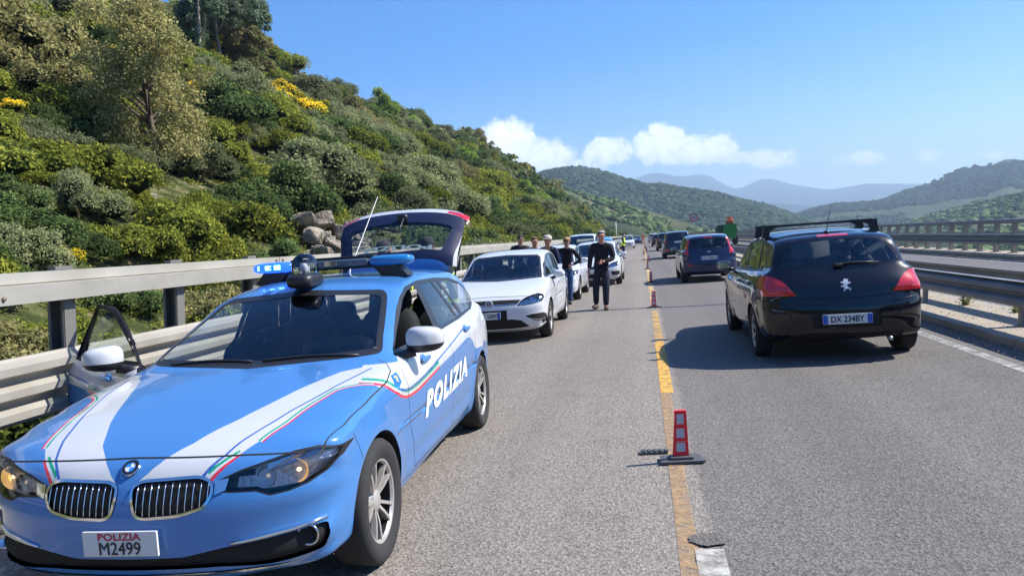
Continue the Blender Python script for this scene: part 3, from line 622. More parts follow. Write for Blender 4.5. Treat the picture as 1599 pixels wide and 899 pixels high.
# ================================================================ crash barriers
def galv(name, col, stain):
    m = mat(name, col, .55, .25, noise_amt=.25, noise_scale=2.2, bump=.25, bscale=9, alt=stain); return m
GAL = galv('galvanised steel sunlit side', (.40, .385, .335), (.30, .27, .22)); GALR = galv('galvanised steel shaded side', (.26, .265, .27), (.17, .165, .155)); GALP = galv('steel darkened for post shade', (.22, .215, .20), (.13, .12, .105)); BOLT = mat('bolt steel', (.22, .18, .14), .5, .6)  # sunlit and shaded tones are put into these steel colours, posts darkest
LEAN = .0705
def sweep(bm, prof, y0, y1, step, x0=0., endcap=True):
    ys_ = np.arange(y0, y1+1e-6, step); prev = None
    for y in ys_:
        cur = [bm.verts.new((x0+a+LEAN*b, y, b)) for a, b in prof]
        if prev:
            for i in range(len(prof)-1): bm.faces.new((prev[i], prev[i+1], cur[i+1], cur[i]))
        prev = cur
def lbox(bm, x0, x1, y0, y1, z0, z1):
    vs_ = [bm.verts.new((x+LEAN*z, y, z)) for z in (z0, z1) for x, y in ((x0, y0), (x1, y0), (x1, y1), (x0, y1))]
    for f in ((0, 3, 2, 1), (4, 5, 6, 7), (0, 1, 5, 4), (1, 2, 6, 5), (2, 3, 7, 6), (3, 0, 4, 7)): bm.faces.new([vs_[i] for i in f])
def wave(n, z0, z1, dep, side=1):
    """n-wave beam profile, thickness closed"""
    o_ = []; h = (z1-z0)/n
    for k in range(n):
        b = z0+k*h
        for fz, fx in ((.0, 0), (.10, .02), (.28, 1), (.62, 1), (.86, .08), (.96, 0)): o_.append((side*dep*fx, b+fz*h))
    o_.append((0, z1)); return o_
# left parapet barrier
XL = -4.30
lb_ = empty('bridge_barrier', (0, 0, 0)); tag(lb_, 'pale steel bridge barrier with posts along the hillside edge of the road', 'barrier')
JL = 4.08; jy = 5.0-JL*4
k = 0
while jy < 300:
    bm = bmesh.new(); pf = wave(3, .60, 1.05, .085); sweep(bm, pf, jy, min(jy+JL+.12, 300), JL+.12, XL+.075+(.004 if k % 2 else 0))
    fixn(bm); bobj('beam', bm, GAL, lb_) if jy+JL > 0 else bm.free()
    if -2 < jy < 19:
        bm = bmesh.new()
        for z in (.66, .82, .97):
            for dy in (.03, .10): lathe(bm, [(0, .012), (.012, .010), (.016, 0)], 'X', 8, (XL+.075+.006+LEAN*z+(.08 if False else .0), jy+dy, z+.055))
        split_loose(bobj('bolt', bm, BOLT, lb_))
    bm = bmesh.new(); y2 = jy+JL-.8
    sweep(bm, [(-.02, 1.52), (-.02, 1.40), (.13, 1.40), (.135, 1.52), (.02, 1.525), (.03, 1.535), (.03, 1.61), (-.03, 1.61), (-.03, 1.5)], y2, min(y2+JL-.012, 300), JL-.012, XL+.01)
    fixn(bm)
    bobj('upper_rail', bm, GAL, lb_) if y2+JL > 0 else bm.free()
    if 0 < y2 < 19:
        bm = bmesh.new()
        for dy in (.07, -.09):
            for z in (1.445, 1.57): lathe(bm, [(0, .014), (.013, .010), (.018, 0)], 'X', 8, (XL+(.145 if z < 1.5 else .045)+LEAN*z, y2+dy, z))
        split_loose(bobj('bolt', bm, BOLT, lb_))
    jy += JL; k += 1
yy = 4.93-1.36*4; npost = 0; rest_p = bmesh.new()
while yy < 300:
    if yy > -.5:
        far = npost >= 98; bm = rest_p if far else bmesh.new()
        lbox(bm, XL-.07, XL-.062, yy-.055, yy+.055, .1, 1.50); lbox(bm, XL-.062, XL+.07, yy+.045, yy+.055, .1, 1.50); lbox(bm, XL+.062, XL+.07, yy-.055, yy+.045, .1, 1.42); lbox(bm, XL-.062, XL-.045, yy-.060, yy-.052, .1, 1.42); lbox(bm, XL+.045, XL+.062, yy-.060, yy-.052, .1, 1.42)
        if not far:
            lbox(bm, XL-.03, XL+.035, yy-.085, yy+.085, 1.613, 1.640); fixn(bm); bobj('post', bm, GALP, lb_)
        npost += 1
    yy += 1.36
fixn(rest_p); o = bobj('far_posts', rest_p, GAL, lb_); o['kind'] = 'stuff'
# median guardrail, a beam on each side
mb = empty('median_guardrail', (0, 0, 0)); tag(mb, 'grey double-sided steel guardrail on the kerb beside the black hatchback', 'guardrail')
for nm_x, sd in ((4.46, -1), (5.10, 1)):
    y = -20.
    while y < 300:
        bm = bmesh.new(); sweep(bm, wave(2, .37, .685, .075, sd), y, y+4.25, 4.25, nm_x-(.003 if int(y/4.2) % 2 else 0)); 
        sweep(bm, [(0, .68), (.0, .70), (sd*.06, .69)], y, y+4.25, 4.25, nm_x)
        fixn(bm); bobj('beam', bm, GALR, mb); y += 4.2
y = 10.5-3.35*6; n_ = 0
while y < 300:
    if y > -3 and n_ < 95:
        bm = bmesh.new(); lbox(bm, 4.60, 4.66, y-.045, y+.045, .1, .66); lbox(bm, 4.52, 4.60, y-.05, y+.05, .42, .62); lbox(bm, 4.66, 5.10, y-.035, y+.035, .46, .58); fixn(bm); bobj('post', bm, GALR, mb); n_ += 1
    y += 3.35
# far parapet
fb = empty('parapet_barrier', (0, 0, 0)); tag(fb, 'long grey steel barrier with close-set posts along the valley side of the road', 'barrier')
TAN = galv('aged steel', (.34, .31, .26), (.24, .21, .17))
y = 20.
while y < 420:
    bm = bmesh.new(); sweep(bm, wave(3, .40, .80, .06, -1), y, y+5.25, 5.25, 11.90); fixn(bm); bobj('beam', bm, GALR, fb)
    bm = bmesh.new(); sweep(bm, [(-.06, 1.10), (-.07, 1.13), (-.07, 1.23), (-.05, 1.25), (.07, 1.25), (.08, 1.12), (.06, 1.10), (-.06, 1.10)], y, y+5.18, 5.18, 11.98); fixn(bm); bobj('top_rail', bm, GALR, fb)
    y += 5.2
y = 26.3; n_ = 0; rest_p = bmesh.new()
while y < 420:
    far = n_ >= 99; bm = rest_p if far else bmesh.new()
    lbox(bm, 11.93, 12.08, y-.06, y+.06, .1, 1.13)
    if not far: lbox(bm, 11.86, 12.14, y-.12, y+.12, .128, .15); fixn(bm); bobj('post', bm, TAN, fb)
    n_ += 1; y += 1.3
fixn(rest_p); o = bobj('far_posts', rest_p, TAN, fb); o['kind'] = 'stuff'
# ================================================================ car library (x forward, y left, z up)
def catmull(P, step):
    P = [np.array(p, float) for p in P]; n = len(P); out = []
    for i in range(n):
        p0, p1, p2, p3 = P[(i-1) % n], P[i], P[(i+1) % n], P[(i+2) % n]
        L = np.linalg.norm(p2-p1); k = max(1, int(round(L/step)))
        a = .5
        t0 = 0; t1 = max(np.linalg.norm(p1-p0), 1e-4)**a; t2 = t1+max(L, 1e-4)**a; t3 = t2+max(np.linalg.norm(p3-p2), 1e-4)**a
        for j in range(k):
            t = t1+(t2-t1)*j/k
            A1 = (t1-t)/(t1-t0)*p0+(t-t0)/(t1-t0)*p1; A2 = (t2-t)/(t2-t1)*p1+(t-t1)/(t2-t1)*p2; A3 = (t3-t)/(t3-t2)*p2+(t-t2)/(t3-t2)*p3
            B1 = (t2-t)/(t2-t0)*A1+(t-t0)/(t2-t0)*A2; B2 = (t3-t)/(t3-t1)*A2+(t-t1)/(t3-t1)*A3
            out.append((t2-t)/(t2-t1)*B1+(t-t1)/(t2-t1)*B2)
    return np.array(out)
def smooth_interp(x, xs, ys):
    x = np.asarray(x, float); xs = np.array(xs, float); ys = np.array(ys, float)
    if xs[0] > xs[-1]: xs, ys = xs[::-1], ys[::-1]
    m = np.gradient(ys, xs); i = np.clip(np.searchsorted(xs, x)-1, 0, len(xs)-2)
    xc = np.clip(x, xs[0], xs[-1]); h = xs[i+1]-xs[i]; t = (xc-xs[i])/h
    return (2*t**3-3*t**2+1)*ys[i]+(t**3-2*t**2+t)*h*m[i]+(-2*t**3+3*t**2)*ys[i+1]+(t**3-t**2)*h*m[i+1]
class Car:
    """closed body surface from a side outline and a half-width field; features are cut out of it"""
    def __init__(s, P, step=.05, nt=12, nu=12):
        s.P = P; s.out = catmull(P['outline'], step); s.nt, s.nu = nt, nu
        O = s.out; n = len(O); xf, xr = O[:, 0].max(), O[:, 0].min()
        zs = P.get('spine', .60); cx = np.clip(O[:, 0], xr+P.get('cr', .75), xf-P.get('cf', .75))
        T = np.stack([cx, np.full(n, zs)], 1); L = np.linalg.norm(T-O, axis=1); D = (T-O)/L[:, None]
        # rounding parameters along the outline, by direction of the outline and height
        d0 = np.zeros(n); nn = np.zeros(n)
        for i, (x, z) in enumerate(O):
            best = None; ws = 0; a = b = 0
            for (kx, kz, kd, kn) in P['round']:
                w = 1/((x-kx)**2+(z-kz)**2+.004)**1.5; ws += w; a += w*kd; b += w*kn
            d0[i] = a/ws; nn[i] = b/ws
        rows = []
        tt = np.sin(np.linspace(0, 1, nt+1)*math.pi/2)**.9
        for t in tt:
            d = d0*(1-(1-np.clip(t, 0, 1)**nn)**(1/nn)); p = O+D*d[:, None]
            rows.append(np.stack([p[:, 0], t*s.Wd(p[:, 0], p[:, 1]), p[:, 1]], 1))
        for k in range(1, nu+1):
            u = (k/nu)**1.15; d = d0+(L*.985-d0)*u; p = O+D*d[:, None]
            rows.append(np.stack([p[:, 0], s.Wd(p[:, 0], p[:, 1]), p[:, 1]], 1))
        half = np.array(rows); m = len(rows)
        V = []; 
        bm = bmesh.new(); g = {}
        for r in range(m):
            for i in range(n): g[(1, r, i)] = bm.verts.new(half[r, i])
        for r in range(1, m):
            for i in range(n): x, y, z = half[r, i]; g[(-1, r, i)] = bm.verts.new((x, -y, z))
        for i in range(n): g[(-1, 0, i)] = g[(1, 0, i)]
        for sd in (1, -1):
            for r in range(m-1):
                for i in range(n):
                    j = (i+1) % n; q = (g[(sd, r, i)], g[(sd, r, j)], g[(sd, r+1, j)], g[(sd, r+1, i)])
                    try: bm.faces.new(q if sd < 0 else q[::-1])
                    except ValueError: pass
            ring = [g[(sd, m-1, i)] for i in range(n)]
            # close the spine gap: the two long sides of the ring face each other, zip by x
            try: 
                f = bm.faces.new(ring if sd < 0 else ring[::-1]); bmesh.ops.triangulate(bm, faces=[f])
            except ValueError: pass
        bm.normal_update()
        # outward check
        v = sum(f.normal.dot(f.calc_center_median()-Vector((0, 0, .6)))*f.calc_area() for f in bm.faces)
        if v < 0: bmesh.ops.reverse_faces(bm, faces=bm.faces[:]); bm.normal_update()
        s.bm = bm; s.reg = bm.faces.layers.int.new('reg'); s.names = ['body']
        s.bvh0 = BVHTree.FromBMesh(bm)
    def belt(s, x): return smooth_interp(x, s.P['belt'][0], s.P['belt'][1])
    def Wd(s, x, z):
        P = s.P; b = s.belt(x); zr = P['zroof']
        lo = smooth_interp(z, P['wz'][0], P['wz'][1])
        q = np.clip((z-b)/(zr-b), 0, 1); up = P['wbelt']+(P['wroof']-P['wbelt'])*(q**1.12)
        k = np.clip((z-b+.035)/.07, 0, 1); k = k*k*(3-2*k)
        w = (lo*(1-k)+up*k)
        pl = smooth_interp(x, P['plan'][0], P['plan'][1]); pu = smooth_interp(x, P['planup'][0], P['planup'][1])
        w = w*(pl*(1-k)+pu*k)*P['w']/2
        for wx in (P['wf'], -P['wf']):
            r = np.sqrt((x-wx)**2+(z-P['wr'])**2); w = w+P.get('flare', .018)*np.exp(-((r-P['arch']-.01)/.07)**2)*(z < b)
        for (cz0, cz1, amp, wd, x0, x1) in P.get('crease', []):
            zc = cz0+(cz1-cz0)*(x-x0)/(x1-x0); m_ = 1/(1+np.exp(-(x-min(x0, x1))*12))/(1+np.exp((x-max(x0, x1))*12))
            w = w+amp*m_*np.exp(-np.abs((z-zc)/wd)**1.3)
        return w
    # ---- cutting
    def cut(s, name, poly, view='side', side=0, nmin=.2, lim=None, only=None):
        """mark faces inside the polygon (side: x,z / front,rear: y,z / top: x,y) as region name"""
        bm = s.bm; reg = s.reg
        if name not in s.names: s.names.append(name)
        rid = s.names.index(name)
        ax = {'side': (0, 2), 'front': (1, 2), 'rear': (1, 2), 'top': (0, 1)}[view]
        out = {'side': Vector((0, 1, 0)), 'front': Vector((1, 0, 0)), 'rear': Vector((-1, 0, 0)), 'top': Vector((0, 0, 1))}[view]
        P = [(float(a), float(b)) for a, b in poly]; n = len(P)
        u0, u1 = min(p[0] for p in P), max(p[0] for p in P); v0, v1 = min(p[1] for p in P), max(p[1] for p in P)
        a0, a1 = ax; onlyid = None if only is None else {s.names.index(o) for o in only if o in s.names}
        def ok(f):
            c = f.calc_center_median()
            if view == 'side':
                if side and c.y*side < 0: return False
                if abs(f.normal.y) < nmin: return False
            elif f.normal.dot(out) < nmin: return False
            if onlyid is not None and f[reg] not in onlyid: return False
            if lim and not lim(c): return False
            us = [v.co[a0] for v in f.verts]; vv = [v.co[a1] for v in f.verts]
            return max(us) >= u0 and min(us) <= u1 and max(vv) >= v0 and min(vv) <= v1
        cand = [f for f in bm.faces if ok(f)]
        for i in range(n):
            p, q = P[i], P[(i+1) % n]
            e0, e1 = min(p[0], q[0])-1e-4, max(p[0], q[0])+1e-4; g0, g1 = min(p[1], q[1])-1e-4, max(p[1], q[1])+1e-4
            du, dv = q[0]-p[0], q[1]-p[1]; L = math.hypot(du, dv)
            if L < 1e-6: continue
            nu_, nv_ = dv/L, -du/L
            sel = []
            for f in cand:
                us = [v.co[a0] for v in f.verts]; vv = [v.co[a1] for v in f.verts]
                if max(us) < e0 or min(us) > e1 or max(vv) < g0 or min(vv) > g1: continue
                ds = [(a-p[0])*nu_+(b-p[1])*nv_ for a, b in zip(us, vv)]
                if min(ds) < -1e-5 and max(ds) > 1e-5: sel.append(f)
            if not sel: continue
            es = {e for f in sel for e in f.edges}; vs_ = {v for f in sel for v in f.verts}
            co = [0, 0, 0]; no = [0, 0, 0]; co[a0], co[a1] = p; no[a0], no[a1] = nu_, nv_
            r = bmesh.ops.bisect_plane(bm, geom=sel+list(es)+list(vs_), dist=1e-6, plane_co=co, plane_no=no)
            selset = set(sel)
            cand = [f for f in cand if f.is_valid and f not in selset]+[g for g in r['geom'] if isinstance(g, bmesh.types.BMFace)]
            cand = list(dict.fromkeys(cand))
        hit = 0
        for f in cand:
            if not f.is_valid: continue
            c = f.calc_center_median(); u, v = c[a0], c[a1]; ins = False; j = n-1
            for i in range(n):
                (xi, yi), (xj, yj) = P[i], P[j]
                if (yi > v) != (yj > v) and u < (xj-xi)*(v-yi)/(yj-yi)+xi: ins = not ins
                j = i
            if ins: f[reg] = rid; hit += 1
        return hit
    def both(s, name, poly, **k):
        for sd in (1, -1): s.cut(name, poly, 'side', side=sd, **k)
    def seam(s, pts, w=.006, view='side', name='seam', **k):
        for a, b in zip(pts[:-1], pts[1:]):
            du, dv = b[0]-a[0], b[1]-a[1]; L = math.hypot(du, dv)+1e-9; nx, ny = -dv/L*w/2, du/L*w/2; ex, ey = du/L*w*.3, dv/L*w*.3
            s.cut(name, [(a[0]+nx-ex, a[1]+ny-ey), (b[0]+nx+ex, b[1]+ny+ey), (b[0]-nx+ex, b[1]-ny+ey), (a[0]-nx-ex, a[1]-ny-ey)], view, **k)
    def extract(s, names, pred=None, push=0.):
        """new bmesh with the faces of these regions"""
        ids = {s.names.index(n) for n in names if n in s.names}; reg = s.reg; nb = bmesh.new(); vm = {}; lay = nb.faces.layers.int.new('reg')
        s.bm.normal_update()
        for f in s.bm.faces:
            if f[reg] in ids and (pred is None or pred(f.calc_center_median())):
                vs_ = []
                for v in f.verts:
                    if v not in vm: vm[v] = nb.verts.new(v.co+v.normal*push)
                    vs_.append(vm[v])
                try: nf = nb.faces.new(vs_); nf[lay] = f[reg]; nf.smooth = True
                except ValueError: pass
        return nb
    def part(s, name, regs, matmap, parent, pred=None, push=0., solid=0., smooth=True):
        """matmap: dict region->material"""
        nb = s.extract(regs, pred, push)
        if not nb.faces: nb.free(); return None
        lay = nb.faces.layers.int['reg']; ms = []; 
        for f in nb.faces:
            m_ = matmap[s.names[f[lay]]] if isinstance(matmap, dict) else matmap
            if m_ not in ms: ms.append(m_)
            f.material_index = ms.index(m_)
        return bobj(name, nb, ms, parent, smooth)
    def hit(s, o, d):
        r = s.bvh0.ray_cast(Vector(o), Vector(d)); return r
    def onside(s, x, z, side=1, off=.004):
        r = s.hit((x, 2*side, z), (0, -side, 0)); return Vector((x, r[0].y+off*side, z)) if r[0] else Vector((x, .9*side, z))
    def onfront(s, y, z, off=.004, rear=False):
        sg = -1 if rear else 1
        r = s.hit((4*sg, y, z), (-sg, 0, 0)); return Vector((r[0].x+off*sg, y, z)) if r[0] else Vector((2*sg, y, z))
    def ontop(s, x, y, off=.004):
        r = s.hit((x, y, 4), (0, 0, -1)); return Vector((x, y, r[0].z+off)) if r[0] else Vector((x, y, 1))
def text_bm(txt, size, bold=0., shear=0., spacing=1., sub=0):
    c = bpy.data.curves.new('t', 'FONT'); c.body = txt; c.size = size; c.offset = bold; c.shear = shear; c.space_character = spacing
    c.align_x = 'CENTER'; c.align_y = 'CENTER'; c.resolution_u = 3
    o = bpy.data.objects.new('t', c); COL.objects.link(o); bpy.context.view_layer.update()
    me = bpy.data.meshes.new_from_object(o.evaluated_get(bpy.context.evaluated_depsgraph_get()))
    bm = bmesh.new(); bm.from_mesh(me); bpy.data.objects.remove(o); bpy.data.curves.remove(c); bpy.data.meshes.remove(me)
    if sub:
        for _ in range(sub):
            bmesh.ops.triangulate(bm, faces=bm.faces[:]); bmesh.ops.subdivide_edges(bm, edges=[e for e in bm.edges if e.calc_length() > .04], cuts=1)
    return bm
def text_obj(name, txt, size, m, fn, parent, bold=0., shear=0., spacing=1., sub=0, fit=None, fat=0., lift=(0, 0, 0)):
    """fn(u,v)->xyz"""
    bm = text_bm(txt, size, bold, shear, spacing, sub)
    us = [v.co.x for v in bm.verts]; vv = [v.co.y for v in bm.verts]
    cu, cv_ = (min(us)+max(us))/2, (min(vv)+max(vv))/2; su, sv = 1, 1
    if fit: su, sv = fit[0]/(max(us)-min(us)), fit[1]/(max(vv)-min(vv))
    if fat:
        b2 = bmesh.new()
        for k, (a, b) in enumerate(((0, 0), (fat, 0), (-fat, 0), (0, fat), (0, -fat))):
            me = bpy.data.meshes.new('t'); bc = bm.copy()
            for v in bc.verts: v.co = Vector(fn((v.co.x-cu)*su+a, (v.co.y-cv_)*sv+b))+Vector(lift)*k
            bc.to_mesh(me); bc.free(); b2.from_mesh(me); bpy.data.meshes.remove(me)
        bm.free(); return bobj(name, b2, m, parent)
    for v in bm.verts: v.co = Vector(fn((v.co.x-cu)*su, (v.co.y-cv_)*sv))
    return bobj(name, bm, m, parent)
def superell(bm, c, r, e=2.6, nu=20, nv=12, fn=None):
    """superellipsoid"""
    def sg(a, p): return math.copysign(abs(a)**p, a)
    rings = []
    for j in range(1, nv):
        ph = -math.pi/2+math.pi*j/nv; ring = []
        for i in range(nu):
            th = 2*math.pi*i/nu; p = 2/e
            q = Vector((r[0]*sg(math.cos(ph), p)*sg(math.cos(th), p), r[1]*sg(math.cos(ph), p)*sg(math.sin(th), p), r[2]*sg(math.sin(ph), p)))
            if fn: q = fn(q)
            ring.append(bm.verts.new(q+Vector(c)))
        rings.append(ring)
    for j in range(len(rings)-1):
        for i in range(nu): bm.faces.new((rings[j][i], rings[j][(i+1) % nu], rings[j+1][(i+1) % nu], rings[j+1][i]))
    bm.faces.new(rings[0][::-1]); bm.faces.new(rings[-1])
# ---- shared materials
def paint(name, col, rough=.35, metal=0.): return mat(name, col, rough, metal, coat=.8, noise_amt=.05, noise_scale=1.5, backdark=True, spec=.25)
RUB = mat('tyre rubber', (.022, .022, .023), .85, noise_amt=.3, noise_scale=30)
RIM = mat('alloy', (.50, .47, .43), .4, .5, noise_amt=.2, noise_scale=20)
BLK = mat('black plastic', (.015, .015, .017), .42)
DARK = mat('dark void', (.006, .006, .007), .8)
SEAM = mat('panel gap', (.008, .008, .010), .7)
CHR = mat('chrome', (.75, .76, .78), .12, 1.)
GLS = glass_mat('car glass', (.70, .76, .74), 1.1)
GLSD = glass_mat('dark privacy glass', (.25, .28, .30), 1.5)
LENS = glass_mat('lamp lens', (.92, .93, .95), 1.)
REFL = mat('lamp reflector', (.55, .56, .58), .18, 1., noise_amt=.35, noise_scale=25)
REDL = mat('red lamp lens', (.55, .012, .02), .15, coat=1., noise_amt=.5, noise_scale=22)
SEAT = mat('dark upholstery', (.018, .018, .02), .8, noise_amt=.2)
DASH = mat('dashboard', (.035, .037, .04), .55, bump=.1)
WPL = mat('plate white', (.62, .63, .62), .45, noise_amt=.06); BPL = mat('plate blue', (.02, .09, .42), .45); KTX = mat('plate black lettering', (.02, .02, .022), .5); RTX = mat('plate red lettering', (.45, .03, .05), .5)
DISC = mat('brake disc', (.05, .043, .038), .6, .5)  # disc colour darkened to stand for shade behind the spokes
def wheel(parent, x, y, R=.315, rr=.215, w=.20, kind='spoke10', seg=40, name='wheel', rimmat=None, steer=0):
    s = 1 if y > 0 else -1
    root = empty(name, (x, y, R)); root.parent = parent; root.rotation_euler = (0, 0, steer)
    bm = bmesh.new()
    h = w/2; pf = [(rr-.012, -h*.8), (rr+.015, -h*.92), (R-.05, -h), (R-.018, -h*.93), (R-.003, -h*.72), (R, -h*.4), (R, h*.4), (R-.003, h*.72), (R-.018, h*.93), (R-.05, h), (rr+.015, h*.92), (rr-.012, h*.80)]
    lathe(bm, pf, 'Y', seg); fixn(bm); bobj('tyre', bm, RUB, root, True)
    bm = bmesh.new()
    o = s*h*.80
    lathe(bm, [(rr-.012, -s*h*.8), (rr-.03, -s*h*.3), (rr-.03, o*.78)], 'Y', seg)
    for f_ in bm.faces: f_.material_index = 1  # barrel coloured near-black so the gaps between spokes look shaded
    lathe(bm, [(rr-.03, o*.78), (rr-.022, o*.95), (rr-.002, o*1.02), (rr+.003, o)], 'Y', seg)
    rm = rimmat or RIM
    n = {'spoke10': 10, 'spoke5': 5, 'spoke7': 7, 'cover': 9}[kind]
    for k in range(n):
        a = 2*math.pi*k/n+.3
        if kind == 'spoke10': a += (.10 if k % 2 else -.10)
        da0, da1 = (.16, .055) if kind == 'spoke10' else ((.30, .16) if kind == 'spoke5' else ((.2, .10) if kind == 'spoke7' else (.24, .26)))
        pr_ = [(.045, da0*1.6, o*.62), (rr*.5, da0*.5+da1*.3, o*.80), (rr-.02, da1, o*.92)]
        va, vb = [], []
        for r, dw, d in pr_:
            for t_, lst in ((-1, va), (1, vb)):
                aa = a+t_*dw*(1 if kind != 'spoke10' else .75)
                lst.append((r*math.cos(aa), d, r*math.sin(aa)))
        for i in range(2):
            q = [va[i], vb[i], vb[i+1], va[i+1]]
            top = [bm.verts.new(p) for p in q]; bot = [bm.verts.new((p[0], p[1]-s*.028, p[2])) for p in q]
            bm.faces.new(top)
            for j in range(4): bm.faces.new((top[j], top[(j+1) % 4], bot[(j+1) % 4], bot[j]))
    lathe(bm, [(.0, o*.78), (.03, o*.80), (.055, o*.66), (.06, o*.45), (.075, o*.3)], 'Y', 20)
    fixn(bm); bobj('rim', bm, [rm, DARK], root, True, 35)
    bm = bmesh.new(); lathe(bm, [(0, o*.1), (rr*.72, o*.12), (rr*.72, -o*.1), (0, -o*.1)], 'Y', 28)
    bobj('brake_disc', bm, DISC, root)
    return root
def arch_liner(car, parent):
    P = car.P
    for wx in (P['wf'], -P['wf']):
        for sd in (1, -1):
            bm = bmesh.new(); n = 20; a0, a1 = -.35, math.pi+.35; prev = None
            yo = sd*(P['w']/2-.02); yi = sd*(P['w']/2-.30); r = P['arch']-.002
            for k in range(n+1):
                a = a0+(a1-a0)*k/n; x, z = wx+r*math.cos(a), P['wr']+r*math.sin(a)
                yy = car.hit((x, 2*sd, z), (0, -sd, 0))[0]; y0_ = yy.y-.004*sd if yy else yo
                cur = (bm.verts.new((x, y0_, z)), bm.verts.new((x, yi, z)))
                if prev: bm.faces.new((prev[0], cur[0], cur[1], prev[1]))
                prev = cur
            vs_ = [bm.verts.new((wx+r*math.cos(a0+(a1-a0)*k/n), yi, P['wr']+r*math.sin(a0+(a1-a0)*k/n))) for k in range(n+1)]
            bm.faces.new(vs_); bobj('wheel_arch_liner', bm, DARK, parent)
def circ(cx, cz, r, n=28, a0=0, a1=2*math.pi): return [(cx+r*math.cos(a0+(a1-a0)*k/n), cz+r*math.sin(a0+(a1-a0)*k/n)) for k in range(n if abs(a1-a0-2*math.pi) < 1e-6 else n+1)]
def shrink(poly, d):
    """inward offset of a simple polygon"""
    n = len(poly); A = sum(poly[i][0]*poly[(i+1) % n][1]-poly[(i+1) % n][0]*poly[i][1] for i in range(n)); sg = 1 if A > 0 else -1
    out_ = []
    for i in range(n):
        p0, p1, p2 = poly[i-1], poly[i], poly[(i+1) % n]
        def nr(a, b):
            l = math.hypot(b[0]-a[0], b[1]-a[1])+1e-9; return (-(b[1]-a[1])/l*sg, (b[0]-a[0])/l*sg)
        n0, n1 = nr(p0, p1), nr(p1, p2); k = 1+n0[0]*n1[0]+n0[1]*n1[1]; k = max(k, .35)
        out_.append((p1[0]+(n0[0]+n1[0])/k*d, p1[1]+(n0[1]+n1[1])/k*d))
    return out_
def rounded(poly, r, n=3):
    out_ = []; m = len(poly)
    for i in range(m):
        p0, p1, p2 = np.array(poly[i-1]), np.array(poly[i]), np.array(poly[(i+1) % m])
        a = p0-p1; b = p2-p1; la, lb = np.linalg.norm(a), np.linalg.norm(b); rr = min(r, la*.45, lb*.45)
        s_, e_ = p1+a/la*rr, p1+b/lb*rr
        for k in range(n+1):
            t = k/n; q = (1-t)**2*s_+2*t*(1-t)*p1+t*t*e_; out_.append((float(q[0]), float(q[1])))
    return out_
def mir(poly): return [(-a, b) for a, b in poly][::-1]
def interior(parent, P, seats=True, rear=True, dash_x=None, head=.60, wheel_side=1):
    xd = dash_x; bm = bmesh.new()
    w = P['w']*.86
    box(bm, (0.0, 0, .28), (P['cab'][0]-P['cab'][1]+.5, w, .06)); box(bm, (0, w/2, .5), (P['cab'][0]-P['cab'][1], .04, .5)); box(bm, (0, -w/2, .5), (P['cab'][0]-P['cab'][1], .04, .5))
    bobj('cabin_floor', bm, SEAT, parent)
    bm = bmesh.new()
    zb = float(np.interp(xd, *zip(*sorted(zip(*P['belt'])))))
    box(bm, (xd+.10, 0, zb-.17), (.62, w, .26), bev=.05)
    bobj('dashboard', bm, DASH, parent, True, 40)
    if seats:
        for sx, ys in ((xd-.95, (-.36, .36)), (xd-1.75, (-.40, 0, .40) if rear else ())):
            for y in ys:
                bm = bmesh.new(); superell(bm, (sx, y, .50), (.28, .25, .12), 3.2); superell(bm, (sx-.28, y, .82-(.06 if sx < xd-1.2 else 0)), (.10, .24, .32), 3.0, fn=lambda q: Vector((q.x-q.z*.25, q.y*(1-.12*(q.z > 0)), q.z)))
                superell(bm, (sx-.40, y, (1.20 if P['zroof'] > 1.4 else 1.16)-(.14 if sx < xd-1.2 else 0)), (.055, .13, .10), 3.0)
                bobj('seat', bm, SEAT, parent, True)
    bm = bmesh.new(); y = .36*wheel_side; pts = []
    for k in range(21):
        a = 2*math.pi*k/20; pts.append((xd-.34-.10*math.sin(a), y+.185*math.cos(a), zb-.0+.165*math.sin(a)))
    tube(bm, pts, .014, 6, False); box(bm, (xd-.30, y, zb-.02), (.05, .12, .10), bev=.02); box(bm, (xd-.31, y, zb-.01), (.02, .34, .03))
    bobj('steering_wheel', bm, BLK, parent, True)
